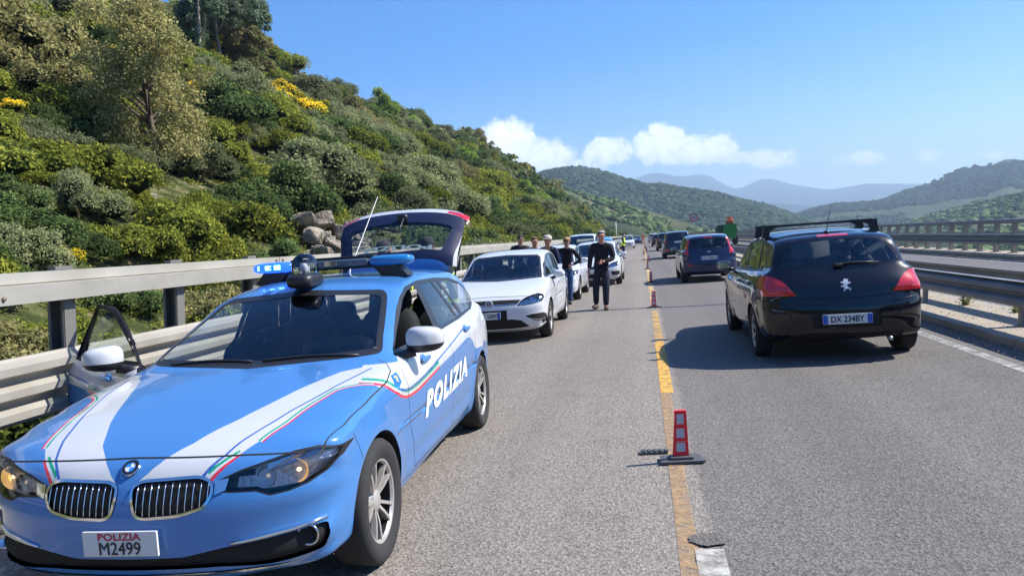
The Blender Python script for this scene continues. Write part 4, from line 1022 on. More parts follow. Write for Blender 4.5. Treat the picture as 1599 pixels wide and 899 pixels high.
# ================================================================ police estate car
BM = dict(
 outline=[(1.95,.20),(2.08,.205),(2.145,.26),(2.175,.36),(2.182,.46),(2.172,.56),(2.135,.655),(2.065,.735),(1.93,.795),(1.70,.85),(1.40,.905),(1.10,.950),(.92,.978),(.80,1.035),(.55,1.155),(.25,1.285),(0.02,1.365),(-.25,1.408),(-.65,1.427),(-1.1,1.425),(-1.6,1.405),(-1.98,1.375),(-2.12,1.325),(-2.25,1.17),(-2.36,1.00),(-2.42,.90),(-2.44,.78),(-2.452,.62),(-2.45,.48),(-2.41,.33),(-2.30,.26),(-1.9,.22),(-1.0,.185),(0,.175),(1.0,.175)],
 round=[(2.18,.42,.43,2.25),(2.15,.62,.38,2.3),(2.06,.735,.24,2.4),(1.93,.795,.14,2.8),(1.6,.87,.10,3.2),(1.3,.92,.09,3.4),(.95,.97,.09,3.2),(.75,1.06,.12,2.7),(.4,1.22,.13,2.6),(0,1.37,.09,2.6),(-.8,1.43,.065,2.8),(-1.6,1.405,.07,2.8),(-2.05,1.36,.10,2.8),(-2.25,1.17,.15,2.9),(-2.4,.93,.20,2.8),(-2.45,.7,.27,2.6),(-2.45,.45,.32,2.6),(-2.3,.26,.1,3),(-1,.18,.05,4),(1,.175,.05,4),(1.95,.2,.1,3),(2.10,.22,.3,2.5)],
 belt=([2.3,1.6,.9,.2,-.6,-1.4,-2.0,-2.5],[.80,.885,.945,.955,.965,.985,1.01,1.03]), zroof=1.425,
 wz=([.12,.20,.30,.42,.55,.66,.76,.86,.95,1.05],[.86,.915,.955,.975,.985,.993,.993,.975,.945,.93]), wbelt=.885, wroof=.665,
 plan=([2.3,1.9,1.4,.8,-1.0,-1.6,-2.0,-2.25,-2.5],[.90,.955,.985,1.0,1.0,.985,.945,.90,.84]), planup=([2.3,1.0,0,-1.2,-1.8,-2.3,-2.5],[.93,.96,1.0,.985,.95,.88,.85]),
 w=1.811, wf=1.405, wr=.315, arch=.355, flare=.016, crease=[(.79,.86,.010,.035,1.3,-2.3),(.36,.40,-.010,.06,.95,-1.0)], cab=(.9,-2.0))
BMW_POS = (-2.304, 5.03); BMW_YAW = R_(178.5)
def car_root(name, pos, heading, **k):
    """heading: degrees clockwise from +Y"""
    return empty(name, (pos[0], pos[1], 0), math.pi/2-R_(heading), **k)
PBLUE = paint('police blue paint', (.055, .19, .46), .3); PWHITE = paint('white paint', (.53, .54, .555), .3)
PLINE = mat('dark blue pinstripe', (.03, .10, .38), .4, coat=.8); GREEN = mat('green stripe', (.0, .30, .16), .4, coat=.8); RED = mat('red stripe', (.62, .02, .04), .4, coat=.8)
BLUELENS = mat('blue beacon lens', (.01, .16, .42), .12, coat=1.); BLUELIT = mat('blue beacon lit', (.01, .05, .6), .2, emit=(.01, .06, 1.), estr=2.2)
BLUEHOT = mat('blue beacon lamps', (.2, .4, 1), .3, emit=(.12, .42, 1.), estr=6)
def ribbon(bm, P3, w, up):
    """flat strip along points lying on a surface; up(i) gives side vector"""
    prev = None
    for i, p in enumerate(P3):
        d = (P3[min(i+1, len(P3)-1)]-P3[max(0, i-1)]).normalized(); s_ = d.cross(up).normalized()*w/2
        cur = (bm.verts.new(p+s_), bm.verts.new(p-s_))
        if prev: bm.faces.new((prev[0], cur[0], cur[1], prev[1]))
        prev = cur
def build_police_car():
    c = Car(BM, .034, 16, 18)
    root = car_root('police_car', BMW_POS, math.degrees(BMW_YAW), label='blue and white police estate car in the foreground, tailgate raised and one door open', cat='car')
    # wheel arches
    for sd in (1, -1):
        for wx in (1.405, -1.405): c.cut('void', circ(wx, .315, BM['arch'], 36), 'side', side=sd, nmin=.05)
    # white areas
    hood = [(2.14,.035),(2.11,.085),(2.07,.13),(1.96,.225),(1.85,.28),(1.75,.335),(1.6,.40),(1.4,.475),(1.1,.60),(.985,.70),(.96,.80),(.96,.95),(1.252,.95),(1.252,.845),(1.30,.76),(1.395,.69),(1.57,.645),(1.75,.605),(1.93,.54),(2.05,.45),(2.12,.37)]
    c.cut('white', hood, 'top', nmin=.12, lim=lambda p: p.z > .64 and (abs(p.y) < .80 or p.z > .868), only=['body']); c.cut('white', mir(hood) if False else [(x, -y) for x, y in hood], 'top', nmin=.12, lim=lambda p: p.z > .64 and (abs(p.y) < .80 or p.z > .868), only=['body'])
    side = [(1.30,.905),(1.20,.865),(1.10,.815),(.995,.765),(.90,.74),(.80,.733),(.62,.735),(.477,.748),(.25,.768),(.09,.785),(-.3,.808),(-.723,.835),(-.88,.845),(-1.0,.84),(-1.1,.80),(-1.18,.72),(-1.5,.70),(-1.7,.72),(-2.0,.66),(-2.6,.60),(-2.6,1.0),(-2.3,1.26),(-2.12,1.30),(-2.04,1.20),(-2.0,1.05),(-1.2,1.0),(-.4,.985),(.70,.965),(.80,.935),(.95,.945),(1.05,.97),(1.30,.97)]
    for sd in (1, -1): c.cut('white', side, 'side', side=sd, nmin=.12, only=['body'])
    c.cut('white', [(-.95,.62),(.95,.62),(.95,1.28),(-.95,1.28)], 'rear', nmin=.3, only=['body'])
    c.cut('plate_blue', [(-1.05,.70),(-1.75,.70),(-1.95,.62),(-2.6,.60),(-2.6,.66),(-2.0,.74),(-1.5,.79),(-1.2,.82)], 'side', side=1, nmin=.2, only=['nothing'])
    # stripes on bonnet and side
    tri_t = [(1.946,.548),(1.87,.572),(1.789,.597),(1.68,.622),(1.568,.645),(1.47,.668),(1.395,.69),(1.34,.73),(1.29,.79),(1.262,.84)]
    tri_t0 = [(2.11,.378),(2.08,.418),(2.05,.452),(2.02,.48)]
    tri_s = [(1.285,.900),(1.22,.875),(1.158,.846),(1.08,.803),(.995,.764),(.90,.739),(.80,.731),(.65,.733),(.477,.747),(.25,.766),(.12,.779)]
    def offp(pts, d):
        o_ = []
        for i, p in enumerate(pts):
            a, b = pts[max(0, i-1)], pts[min(len(pts)-1, i+1)]; l = math.hypot(b[0]-a[0], b[1]-a[1]); o_.append((p[0]-(b[1]-a[1])/l*d, p[1]+(b[0]-a[0])/l*d))
        return o_
    for k, nm in enumerate(('sred', 'swhite', 'sgreen')):
        w_ = .014
        for ysg in (1, -1):
            for pts in (tri_t, tri_t0):
                q = offp(pts, (w_*k*.7+.003)); q = [(x, y*ysg) for x, y in q]; c.seam(q, w_*.8, 'top', nm, nmin=.15, lim=lambda p: p.z > .6)
            q = offp(tri_s, -(w_*k*1.25+.004)); c.seam(q, w_*1.35, 'side', nm, side=ysg, nmin=.15)
    for ysg in (1, -1):
        q = [(2.112,.335),(2.07,.375),(2.03,.41),(1.89,.475),(1.74,.53),(1.58,.585),(1.4,.64),(1.2,.695),(1.0,.74)]
        c.seam([(x, y*ysg) for x, y in q], .011, 'top', 'sline', nmin=.15, lim=lambda p: p.z > .6)
        c.seam([(1.03,.815),(.92,.785),(.80,.777),(.62,.785),(.477,.797),(.25,.818),(.0,.842),(-.5,.885),(-.93,.925)], .012, 'side', 'sline', side=ysg)
    for ysg in (1, -1):
        c.cut('crest', [(1.05,.893),(.952,.898),(.930,.838),(.995,.818),(1.058,.830)], 'side', side=ysg, nmin=.08)
        c.cut('crestgold', [(1.02,.880),(.985,.886),(.965,.862),(.985,.862),(.962,.842),(1.0,.856),(.992,.872)], 'side', side=ysg, nmin=.08)
    # glass house
    dlo = rounded([(.735,.958),(.50,1.085),(.12,1.268),(-.10,1.325),(-.45,1.352),(-.95,1.345),(-1.5,1.315),(-1.86,1.255),(-2.06,1.14),(-2.03,1.05),(-1.7,1.012),(-1.0,.988),(.2,.968)], .05)
    panes = {'gfront': [(.655,.985),(.46,1.085),(.10,1.248),(-.08,1.297),(-.315,1.320),(-.265,.992)],
             'grear': [(-.405,.996),(-.450,1.325),(-.80,1.322),(-1.03,1.008)],
             'gtri': [(-1.085,1.008),(-.87,1.320),(-.98,1.316),(-1.22,1.012)],
             'gquart': [(-1.31,1.016),(-1.09,1.312),(-1.5,1.287),(-1.82,1.232),(-2.0,1.13),(-1.98,1.06),(-1.7,1.032)]}
    for sd in (1, -1):
        c.cut('trim', dlo, 'side', side=sd, nmin=.15)
        for k_, p in panes.items(): c.cut(k_, rounded(p, .022), 'side', side=sd, nmin=.15)
    ws = rounded([(-.735,.985),(0,.962),(.735,.985),(.70,1.06),(.59,1.295),(.54,1.325),(0,1.352),(-.54,1.325),(-.59,1.295),(-.70,1.06)], .03)
    c.cut('wtrim', ws, 'front', nmin=.12, lim=lambda p: p.x > -.1)
    c.cut('windscreen', shrink(ws, .03), 'front', nmin=.12, lim=lambda p: p.x > -.1)
    # tailgate
    c.cut('gate', rounded([(-.60,1.40),(.60,1.40),(.655,1.20),(.70,1.0),(.68,.82),(.60,.79),(-.60,.79),(-.68,.82),(-.70,1.0),(-.655,1.20)], .03), 'rear', nmin=.02, lim=lambda p: p.x < -1.99)
    c.cut('gatetop', [(-.66,1.285),(0,1.325),(.66,1.285),(.66,1.45),(-.66,1.45)], 'rear', nmin=.02, lim=lambda p: p.x < -1.985 and abs(p.y) < .61)
    c.cut('gtrim', rounded([(-.60,1.325),(0,1.35),(.60,1.325),(.70,1.02),(.70,.90),(0,.87),(-.70,.90),(-.70,1.02)], .03), 'rear', nmin=.05, lim=lambda p: p.x < -1.99)
    c.cut('gateglass', rounded([(-.50,1.27),(0,1.295),(.50,1.27),(.585,1.04),(.56,1.02),(0,.995),(-.56,1.02),(-.585,1.04)], .03), 'rear', nmin=.05, lim=lambda p: p.x < -1.99)
    for y0 in (1, -1): c.cut('gatelamp', [(y0*.50,.885),(y0*.74,.905),(y0*.74,.83),(y0*.52,.82)], 'rear', nmin=.02, lim=lambda p: p.x < -2.05)
    # nose
    kid = rounded([(.030,.605),(.030,.650),(.075,.672),(.33,.680),(.385,.660),(.400,.612),(.365,.548),(.245,.520),(.09,.513),(.05,.53)], .03)
    hl = [(.405,.655),(.50,.690),(.60,.715),(.70,.738),(.79,.744),(.876,.722),(.866,.680),(.822,.633),(.76,.598),(.69,.580),(.62,.574),(.565,.597),(.47,.602),(.405,.610)]
    intake = rounded([(-.42,.375),(-.25,.345),(0,.343),(.25,.345),(.42,.375),(.60,.392),(.815,.415),(.825,.36),(.79,.295),(.60,.278),(.40,.292),(0,.288),(-.40,.292),(-.60,.278),(-.79,.295),(-.825,.36),(-.815,.415),(-.60,.392)], .02)
    for m_ in (0, 1):
        mm = (lambda p: mir(p)) if m_ else (lambda p: p)
        c.cut('chrome', mm(kid), 'front', nmin=.1); c.cut('grille', mm(shrink(kid, .012)), 'front', nmin=.1)
        c.cut('hlrim', mm(hl), 'front', nmin=.02, lim=lambda p: p.x > 1.70); c.cut('headlight', mm(shrink(hl, .008)), 'front', nmin=.02, lim=lambda p: p.x > 1.71)
        c.cut('chrome', mm([(.40,.60),(.40,.655),(.455,.66),(.445,.615)]), 'front', nmin=.1)
    c.cut('intake', intake, 'front', nmin=.03); c.cut('lip', [(-.7,.262),(0,.25),(.7,.262),(.55,.272),(0,.264),(-.55,.272)], 'front', nmin=.02, only=['body'])
    # panel gaps
    c.seam([(-.74,.728),(-.5,.739),(0,.747),(.5,.739),(.74,.728)], .006, 'front', nmin=.1)
    for ysg in (1, -1):
        c.seam([(x, y*ysg) for x, y in [(1.96,.79),(1.882,.815),(1.632,.85),(1.3,.868),(1.132,.868),(.98,.845),(.90,.80),(.86,.74)]], .006, 'top', nmin=.1, lim=lambda p: p.z > .7)
        c.seam([(1.70,.74),(1.665,.68),(1.64,.60)], .005, 'side', side=ysg, nmin=.1)
        c.seam([(.86,.90),(.855,.72),(.83,.55),(.74,.40),(.71,.285),(-.27,.285),(-.33,.95)], .007, 'side', side=ysg)
        c.seam([(-.27,.285),(-.96,.285),(-1.06,.45),(-1.15,.62),(-1.22,.80),(-1.30,1.0)], .007, 'side', side=ysg)
        c.seam([(.95,.262),(-1.0,.262)], .005, 'side', side=ysg, nmin=.05)
    doorpoly = [(.90,.93),(.855,.72),(.83,.55),(.74,.40),(.71,.285),(-.30,.285),(-.335,.95),(-.36,1.338),(-.08,1.322),(.02,1.298),(.12,1.262),(.30,1.178),(.5,1.078),(.70,.972),(.80,.94)]
    c.seam(doorpoly+doorpoly[:1], .010, 'side', side=-1, nmin=.02, lim=lambda p: abs(p.y) > .45)
    def in_door(p):
        if p.y > 0: return False
        u, v = p.x, p.z; ins = False; j = len(doorpoly)-1
        if abs(p.y) < .5: return False
        for i in range(len(doorpoly)):
            (xi, yi), (xj, yj) = doorpoly[i], doorpoly[j]
            if (yi > v) != (yj > v) and u < (xj-xi)*(v-yi)/(yj-yi)+xi: ins = not ins
            j = i
        return ins
    mm_ = {'body': PBLUE, 'white': PWHITE, 'plate_blue': PBLUE, 'sred': RED, 'swhite': PWHITE, 'sgreen': GREEN, 'sline': PLINE, 'seam': SEAM, 'chrome': CHR, 'grille': DARK, 'hlrim': BLK, 'intake': DARK, 'lip': CHR, 'trim': BLK, 'wtrim': BLK,
           'gate': PWHITE, 'gatetop': PBLUE, 'gtrim': BLK, 'gatelamp': REDL, 'crest': mat('crest blue', (.02, .15, .5), .4), 'crestgold': mat('crest gold', (.7, .5, .1), .4)}
    bodyregs = ['body', 'white', 'crest', 'crestgold', 'plate_blue', 'sred', 'swhite', 'sgreen', 'sline', 'seam', 'hlrim', 'wtrim']
    no = lambda p: not in_door(p)
    c.part('body', bodyregs, mm_, root, no); split_loose(c.part('window_trim', ['trim'], mm_, root, no))
    split_loose(c.part('grille_surround', ['chrome', 'lip'], mm_, root, push=.006)); gs_ = split_loose(c.part('grille', ['grille'], mm_, root, push=-.012)); c.part('air_intake', ['intake'], mm_, root, push=-.02)
    c.part('windscreen', ['windscreen'], GLS, root, push=-.003)
    for nm in ('gfront', 'grear', 'gtri', 'gquart'):
        for sd in (1, -1):
            if nm == 'gfront': continue      # the near front window is wound down; the far one is on the open door
            c.part('side_window', [nm], GLSD if nm in () else GLS, root, lambda p, s_=sd: p.y*s_ > 0, push=-.003)
    FRM = mat('door frame black', (.010, .010, .012), .6, spec=.2); GFR = mat('tailgate frame navy', (.010, .018, .055), .55, spec=.2); mm_['gtrim'] = GFR
    # open door
    dp = Vector((.80, -.86, 0)); dr = empty('door', dp, R_(55)); dr.parent = root
    def localize(o):
        if o:
            for v in o.data.vertices: v.co -= dp
        return o
    skin = localize(c.part('door_panel', bodyregs+['trim'], mm_, dr, in_door))
    skin.data.materials.append(FRM); nb_ = len(skin.data.materials)-1
    for p_ in skin.data.polygons:
        if p_.center.z > .962: p_.material_index = nb_
    localize(c.part('door_window', ['gfront'], GLS, dr, in_door, push=-.003))
    nb = c.extract(bodyregs+['trim'], in_door, 0)
    for v in nb.verts: v.co += Vector((0, .055 if v.co.z < .96 else .018, 0))-dp
    bobj('door_lining', nb, FRM, dr, True)
    bm = bmesh.new()
    for a, b in zip(doorpoly, doorpoly[1:]+doorpoly[:1]):
        pa, pb = c.onside(a[0], a[1], -1, 0), c.onside(b[0], b[1], -1, 0); ta, tb = (.055 if a[1] < .96 else .02), (.055 if b[1] < .96 else .02)
        q = [pa, pb, pb+Vector((0, tb, 0)), pa+Vector((0, ta, 0))]; bm.faces.new([bm.verts.new(v-dp) for v in q])
    bobj('door_edge', bm, FRM, dr)
    # tailgate, swung up about the roof end
    hp = Vector((-2.0, 0, 1.385)); gt = empty('tailgate', hp); gt.parent = root; gt.rotation_euler = (0, R_(103), 0); gt.scale = (1.08, .91, 1.08)
    for nm, rg, m_ in (('tailgate_panel', ['gate', 'gatetop', 'gtrim'], mm_), ('rear_window', ['gateglass'], GLS), ('tail_lamp', ['gatelamp'], REDL)):
        for o in split_loose(c.part(nm, rg, m_, gt)) if nm == 'tail_lamp' else [c.part(nm, rg, m_, gt)]:
            for v in o.data.vertices: v.co -= hp
    nb = c.extract(['gate', 'gtrim', 'gatetop', 'gatelamp'], None, -.04)
    for v in nb.verts: v.co -= hp
    bobj('tailgate_lining', nb, BLK, gt, True)
    bm = bmesh.new(); tube(bm, [Vector((-2.37, .05, 1.0))-hp+Vector((-.03, 0, .02)), Vector((-2.26, .03, 1.15))-hp+Vector((-.05, 0, .02)), Vector((-2.30, -.28, 1.06))-hp+Vector((-.05, 0, .02))], .011); superell(bm, Vector((-2.40, .03, .985))-hp, (.04, .06, .03)); bobj('wiper', bm, BLK, gt, True)
    STW = mat('window lettering', (.20, .27, .27), .6)
    def gf(u, v):
        r = c.hit((-5, -u, 1.262+v), (1, 0, 0)); p = r[0] if r[0] else Vector((-2.3, -u, 1.26+v)); return p-hp+Vector((-.006, 0, 0))
    text_obj('rear_lettering', 'POLIZIA', .1, STW, gf, gt, bold=.004, fit=(.80, .040))
    for sd in (1, -1):
        bm = bmesh.new(); tube(bm, [(-2.05, sd*.56, 1.25), (-2.32, sd*.60, 1.62)], .010); bobj('gas_strut', bm, BLK, root, True)
    # grille slats
    for sd in (1, -1):
        bm = bmesh.new(); g_ = min(gs_, key=lambda o: abs(np.mean([v.co.y for v in o.data.vertices])-sd*.2))
        for k in range(11):
            y = .062+k*.031; zt = .668-.004*abs(k-5)*.5; zb = np.interp(y, [.04, .09, .245, .365, .4], [.54, .528, .534, .562, .60])
            pts = [c.onfront(sd*y, z, .002) for z in np.linspace(zt-.008, zb, 6)]; tube(bm, pts, .0026, 5)
        bobj('slats', bm, CHR, g_, True)
    # headlights
    REFLD2 = mat('lamp interior chrome', (.62, .62, .62), .35, .5, noise_amt=.5, noise_scale=30, bump=.6, bscale=40)
    LAMPW = mat('lit headlamp bowl', (.8, .62, .38), .2, .6, emit=(1., .55, .16), estr=.35); 
    for sd in (1, -1):
        hr = c.part('headlight', ['headlight'], LENS, root, lambda p, s_=sd: p.y*s_ > 0, push=.001)
        nb = c.extract(['headlight'], lambda p, s_=sd: p.y*s_ > 0, 0)
        for v in nb.verts: v.co += Vector((-.045, -.02*sd, 0))
        for f_ in nb.faces: f_.material_index = 1 if abs(f_.calc_center_median().y) > .50 and f_.calc_center_median().z > .592 else 0
        bobj('housing', nb, [BLK, REFLD2], hr, True)
        ad = mat('bright trim', (.5, .52, .55), .3, .8)
        bm = bmesh.new(); q = [(.60,.700),(.72,.728),(.80,.735),(.87,.722),(.80,.712),(.70,.69),(.60,.672)]
        vs_ = [c.onfront(sd*a, b, -.012) for a, b in q]; bm.faces.new([bm.verts.new(v) for v in vs_]); bobj('indicator', bm, ad, hr)
        for (y, z, r, m_) in ((.715, .650, .050, LAMPW), (.60, .640, .040, REFL)):
            p = c.onfront(sd*y, z, 0)
            bm = bmesh.new(); prof = [(.0, -.085), (r*.35, -.08), (r*.75, -.06), (r, -.03), (r*1.08, -.028)]
            lathe(bm, prof, 'X', 20, (p.x-.006, p.y-.012*sd, p.z)); bobj('reflector', bm, m_, hr, True)
            bm = bmesh.new(); superell(bm, (p.x-.06, p.y-.012*sd, p.z), (.018, .012, .012), 2); bobj('bulb', bm, mat('bulb', (.9, .8, .6), .3, emit=(1, .75, .4), estr=1.2 if y > .7 else .2), hr, True)
        # fog lamp + chrome blade
        p = c.onfront(sd*.745, .375, -.012); bm = bmesh.new(); lathe(bm, [(0, -.03), (.03, -.02), (.040, .0), (.046, .008), (.05, .0)], 'X', 20, tuple(p)); bobj('fog_lamp', bm, REFL, root, True)
        pts = [c.onfront(sd*y, z, .006) for y, z in ((.455,.388),(.52,.398),(.60,.408),(.68,.416),(.76,.424),(.815,.430))]
        bm = bmesh.new(); ups = [Vector((.0, 0, .012)), Vector((0, 0, .012))]
        tube(bm, pts, [.005, .009, .011, .011, .009, .005], 8)
        bobj('chrome_blade', bm, CHR, root, True)
    # roundel
    def badge(parent, ctr, nrm, up, r, nm='badge'):
        nrm = Vector(nrm).normalized(); u = Vector(up).cross(nrm).normalized(); v_ = nrm.cross(u); c0 = Vector(ctr)
        P_ = lambda a, rr, h: c0+u*math.cos(a)*rr+v_*math.sin(a)*rr+nrm*h
        bm = bmesh.new(); fm = []
        def ring(r0, r1, h0, h1, mi, a0=0, a1=2*math.pi, n=32):
            for k in range(n):
                a, b = a0+(a1-a0)*k/n, a0+(a1-a0)*(k+1)/n
                vs_ = [P_(a, r0, h0), P_(a, r1, h1), P_(b, r1, h1), P_(b, r0, h0)] if r0 > 0 else [P_(a, r1, h1), P_(b, r1, h1), c0+nrm*h0]
                f = bm.faces.new([bm.verts.new(x) for x in vs_]); f.material_index = mi
        ring(r*.96, r, .008, .0, 0); ring(r*.88, r*.96, .008, .008, 0); ring(r*.60, r*.88, .007, .007, 1); ring(r*.54, r*.60, .009, .009, 0)
        for k in range(4): ring(0, r*.54, .0075, .0075, 2 if k % 2 else 3, k*math.pi/2, (k+1)*math.pi/2, 8)
        bobj(nm, bm, [CHR, BLK, mat('badge blue', (.02, .22, .62), .3), WPL], parent)
    p = c.onfront(0, .715, .0); r0 = c.hit((4, 0, .715), (-1, 0, 0)); badge(root, (p.x+.002, 0, .715), r0[1], (0, 0, 1), .042)
    # plate
    pl = empty('number_plate', (2.205, 0, .425)); pl.parent = root
    bm = bmesh.new(); box(bm, (0, 0, 0), (.012, .345, .108), bev=.004); bobj('plate', bm, WPL, pl)
    text_obj('plate_red_text', 'POLIZIA', .04, RTX, lambda u, v: (.0075, u, v+.032), pl, fit=(.195, .030), fat=.0012, lift=(.0003, 0, 0))
    text_obj('plate_number', 'M2499', .06, KTX, lambda u, v: (.0075, u, v-.018), pl, fit=(.19, .054), fat=.0010, lift=(.0003, 0, 0))
    bm = bmesh.new()
    for y in (-.155, .155):
        for z in (-.04, .042): lathe(bm, [(0, .009), (.004, .0085), (.005, .006)], 'X', 8, (0, y, z))
    split_loose(bobj('screw', bm, REFL, pl))
    # side lettering
    def sf(side):
        def f(u, v):
            # u along the body (towards the rear on the left side), lettering leans and climbs with the shoulder line
            x = -.13-u*side*1 if side > 0 else -.13-u*side
            x = -.13-u if side > 0 else -.13+u
            z = .625+v+(.028*(u if side > 0 else -u))
            return c.onside(x, z, side, .004)
        return f
    LTX = mat('white lettering', (.78, .79, .80), .45, noise_amt=.05)
    for sd in (1, -1): text_obj('side_lettering', 'POLIZIA', .2, LTX, sf(sd), root, bold=.010, shear=.25, spacing=1.25, sub=0, fit=(1.30, .165))
    # handles, mirror
    for sd in (1, -1):
        for x, z in ((.40, .93), (-.98, .958)):
            par = dr if (sd < 0 and x > 0) else root; off = dp if par is dr else Vector((0, 0, 0))
            p = c.onside(x, z-.045, sd, 0); bm = bmesh.new(); superell(bm, (x, p.y+.018*sd, z-.045), (.095, .014, .017), 3.); box(bm, (x, p.y+.004*sd, z-.045), (.15, .016, .012)); superell(bm, (x+.02, p.y-.003*sd, z-.047), (.05, .012, .035), 2.5)
            for v in bm.verts: v.co -= off
            bobj('door_handle', bm, PBLUE, par, True)
        par = dr if sd < 0 else root; off = dp if sd < 0 else Vector((0, 0, 0))
        mr_ = empty('wing_mirror', Vector((.62, sd*.955, 1.035))-off); mr_.parent = par
        def shp(q): return Vector((q.x*(1-.25*abs(q.y)/.12)+(-.02*abs(q.y)/.12), q.y, q.z*(1+.10*q.y*(-sd)/.12)))
        bm = bmesh.new(); superell(bm, (0, 0, 0), (.085, .118, .078), 3.0, 24, 16, shp)
        for f in bm.faces: f.material_index = 0 if f.calc_center_median().z > -.028 else 1
        bobj('mirror_housing', bm, [PWHITE, BLK], mr_, True)
        bm = bmesh.new(); tube(bm, [(.02, -sd*.06, -.065), (.05, -sd*.13, -.085), (.085, -sd*.17, -.10)], [.035, .028, .04], 10); bobj('mirror_arm', bm, BLK, mr_, True)
    # wipers & cowl
    bm = bmesh.new()
    for y0, y1, z1 in ((.62, .05, .0), (-.02, -.55, .0)):
        pts = [c.onfront(y0+(y1-y0)*k/6, .990+.012*math.sin(k/6*3.14), .012) for k in range(7)]; tube(bm, pts, .008, 6)
    bobj('wiper', bm, BLK, root, True)
    for wx, w_, st in ((1.405, .205, 0), (-1.405, .205, 0)):
        for sd in (1, -1): wheel(root, wx, sd*.80, .316, .222, w_, 'spoke10', 56)
    arch_liner(c, root)
    interior(root, BM, dash_x=.55)
    bm = bmesh.new(); box(bm, (.17, .50, 1.245), (.012, .045, .022), rot=(0, .5, 0)); bobj('toll_tag', bm, GREEN, root)
    bm = bmesh.new(); superell(bm, (.50, .36, 1.0), (.16, .22, .075), 2.6); bobj('instrument_hood', bm, DASH, root, True)
    # inside mirror
    bm = bmesh.new(); box(bm, (.10, 0, 1.27), (.03, .22, .06), bev=.012); bobj('inside_mirror', bm, BLK, root, True)
    # roof equipment
    lb = empty('light_bar', (-.45, 0, 1.515)); lb.parent = root
    bm = bmesh.new(); box(bm, (0, 0, .0), (.19, .60, .055), bev=.018); bobj('centre_housing', bm, mat('smoked housing', (.09, .10, .11), .2, coat=.8, noise_amt=.4, noise_scale=14), lb, True, 40)
    bm = bmesh.new(); box(bm, (-.02, 0, .035), (.10, .66, .03), bev=.01); box(bm, (.0, 0, -.035), (.10, 1.0, .02)); 
    for k in range(5): box(bm, (.06, -.16+k*.09, -.03), (.03, .05, .014), bev=.003)
    bobj('chassis', bm, BLK, lb)
    bm = bmesh.new(); box(bm, (.097, .02, .002), (.004, .10, .034)); box(bm, (.097, -.15, .002), (.004, .12, .030)); bobj('front_lamp', bm, REFL, lb)
    for sd, m_ in ((1, BLUELENS), (-1, BLUELIT)):
        bm = bmesh.new(); superell(bm, (0, sd*.46, .0), (.115, .17, .042), 3.2, 28, 14, fn=lambda q: Vector((q.x*(1-.25*max(0, q.y*sd)/.17), q.y, q.z))); bobj('beacon', bm, m_, lb, True)
        if sd < 0:
            bm = bmesh.new()
            for y in (-.40, -.47, -.54): box(bm, (.108-.02*(y < -.5), y, .002), (.012, .05, .034), bev=.004)
            bobj('lit_lamps', bm, BLUEHOT, lb)
        bm = bmesh.new(); prism(bm, [(.34, -.045), (.40, -.03), (.52, -.03), (.60, -.12), (.52, -.135), (.40, -.11)], lambda u, v, d: (d, u*sd, v), -.08, .08); fixn(bm); bobj('mounting_foot', bm, BLK, lb)
    cr_ = empty('roof_beacon', (.02, -.03, 1.405)); cr_.parent = root
    bm = bmesh.new(); superell(bm, (0, 0, .012), (.15, .10, .05), 3.6, 24, 10); bobj('beacon_base', bm, BLK, cr_, True)
    bm = bmesh.new(); superell(bm, (-.015, 0, .085), (.115, .085, .115), 2.4, 28, 16); o = bobj('clear_dome', bm, LENS, cr_, True)
    bm = bmesh.new(); superell(bm, (0, 0, .095), (.025, .025, .04), 2.5); box(bm, (-.03, 0, .085), (.02, .05, .05), bev=.008); bobj('dome_lamp', bm, mat('pale lamp body', (.40, .41, .42), .5), cr_, True)
    bm = bmesh.new(); tube(bm, [(-.72, .02, 1.42), (-.75, .02, 1.46), (-1.35, .10, 2.06)], [.012, .004, .0025], 8); bobj('antenna', bm, WPL, root, True)
    c.bm.free(); return root
police_car = build_police_car()
# ================================================================ other cars
def mkP(**k):
    P = dict(flare=.014, wbelt=.885, wroof=.70, arch=.345, wr=.31, crease=[(.78,.84,.008,.035,1.3,-2.0),(.36,.40,-.010,.06,.95,-1.0)],
             wz=([.12,.20,.30,.42,.55,.66,.76,.86,.95,1.08],[.86,.92,.96,.985,.995,1.0,.995,.975,.945,.92]))
    P.update(k); x = P['xn']; t = P['xt']
    P.setdefault('plan', ([x+.1, x-.25, x-.75, .8, -1.0, t+.75, t+.45, t+.2, t-.05], [.88, .95, .985, 1, 1, .99, .965, .93, .86]))
    P.setdefault('planup', ([x, 1.0, 0, -1.0, t+.5, t+.2, t-.1], [.92, .96, 1.0, .985, .93, .89, .85]))
    return P
def rnds(x, t, hr, zt=1.4):
    return [(x,.42,.35,2.7),(x-.03,.62,.31,2.7),(x-.12,.73,.20,2.8),(x-.28,.80,.12,2.9),(x-.6,.88,.09,3.3),(1.2,.94,.09,3.3),(.95,.99,.09,3.2),(.7,1.1,.12,2.7),(.4,1.26,.13,2.6),(0,hr-.05,.09,2.6),(-.8,hr,.07,2.7),(t+.6,hr-.05,.08,2.7),(t+.4,hr-.13,.11,2.7),(t+.2,1.15,.15,2.8),(t+.08,.93,.19,2.7),(t,.7,.27,2.5),(t,.45,.30,2.5),(t+.2,.24,.1,3),(-1,.18,.05,4),(1,.175,.05,4),(x-.2,.2,.1,3),(x-.05,.22,.3,2.5)]
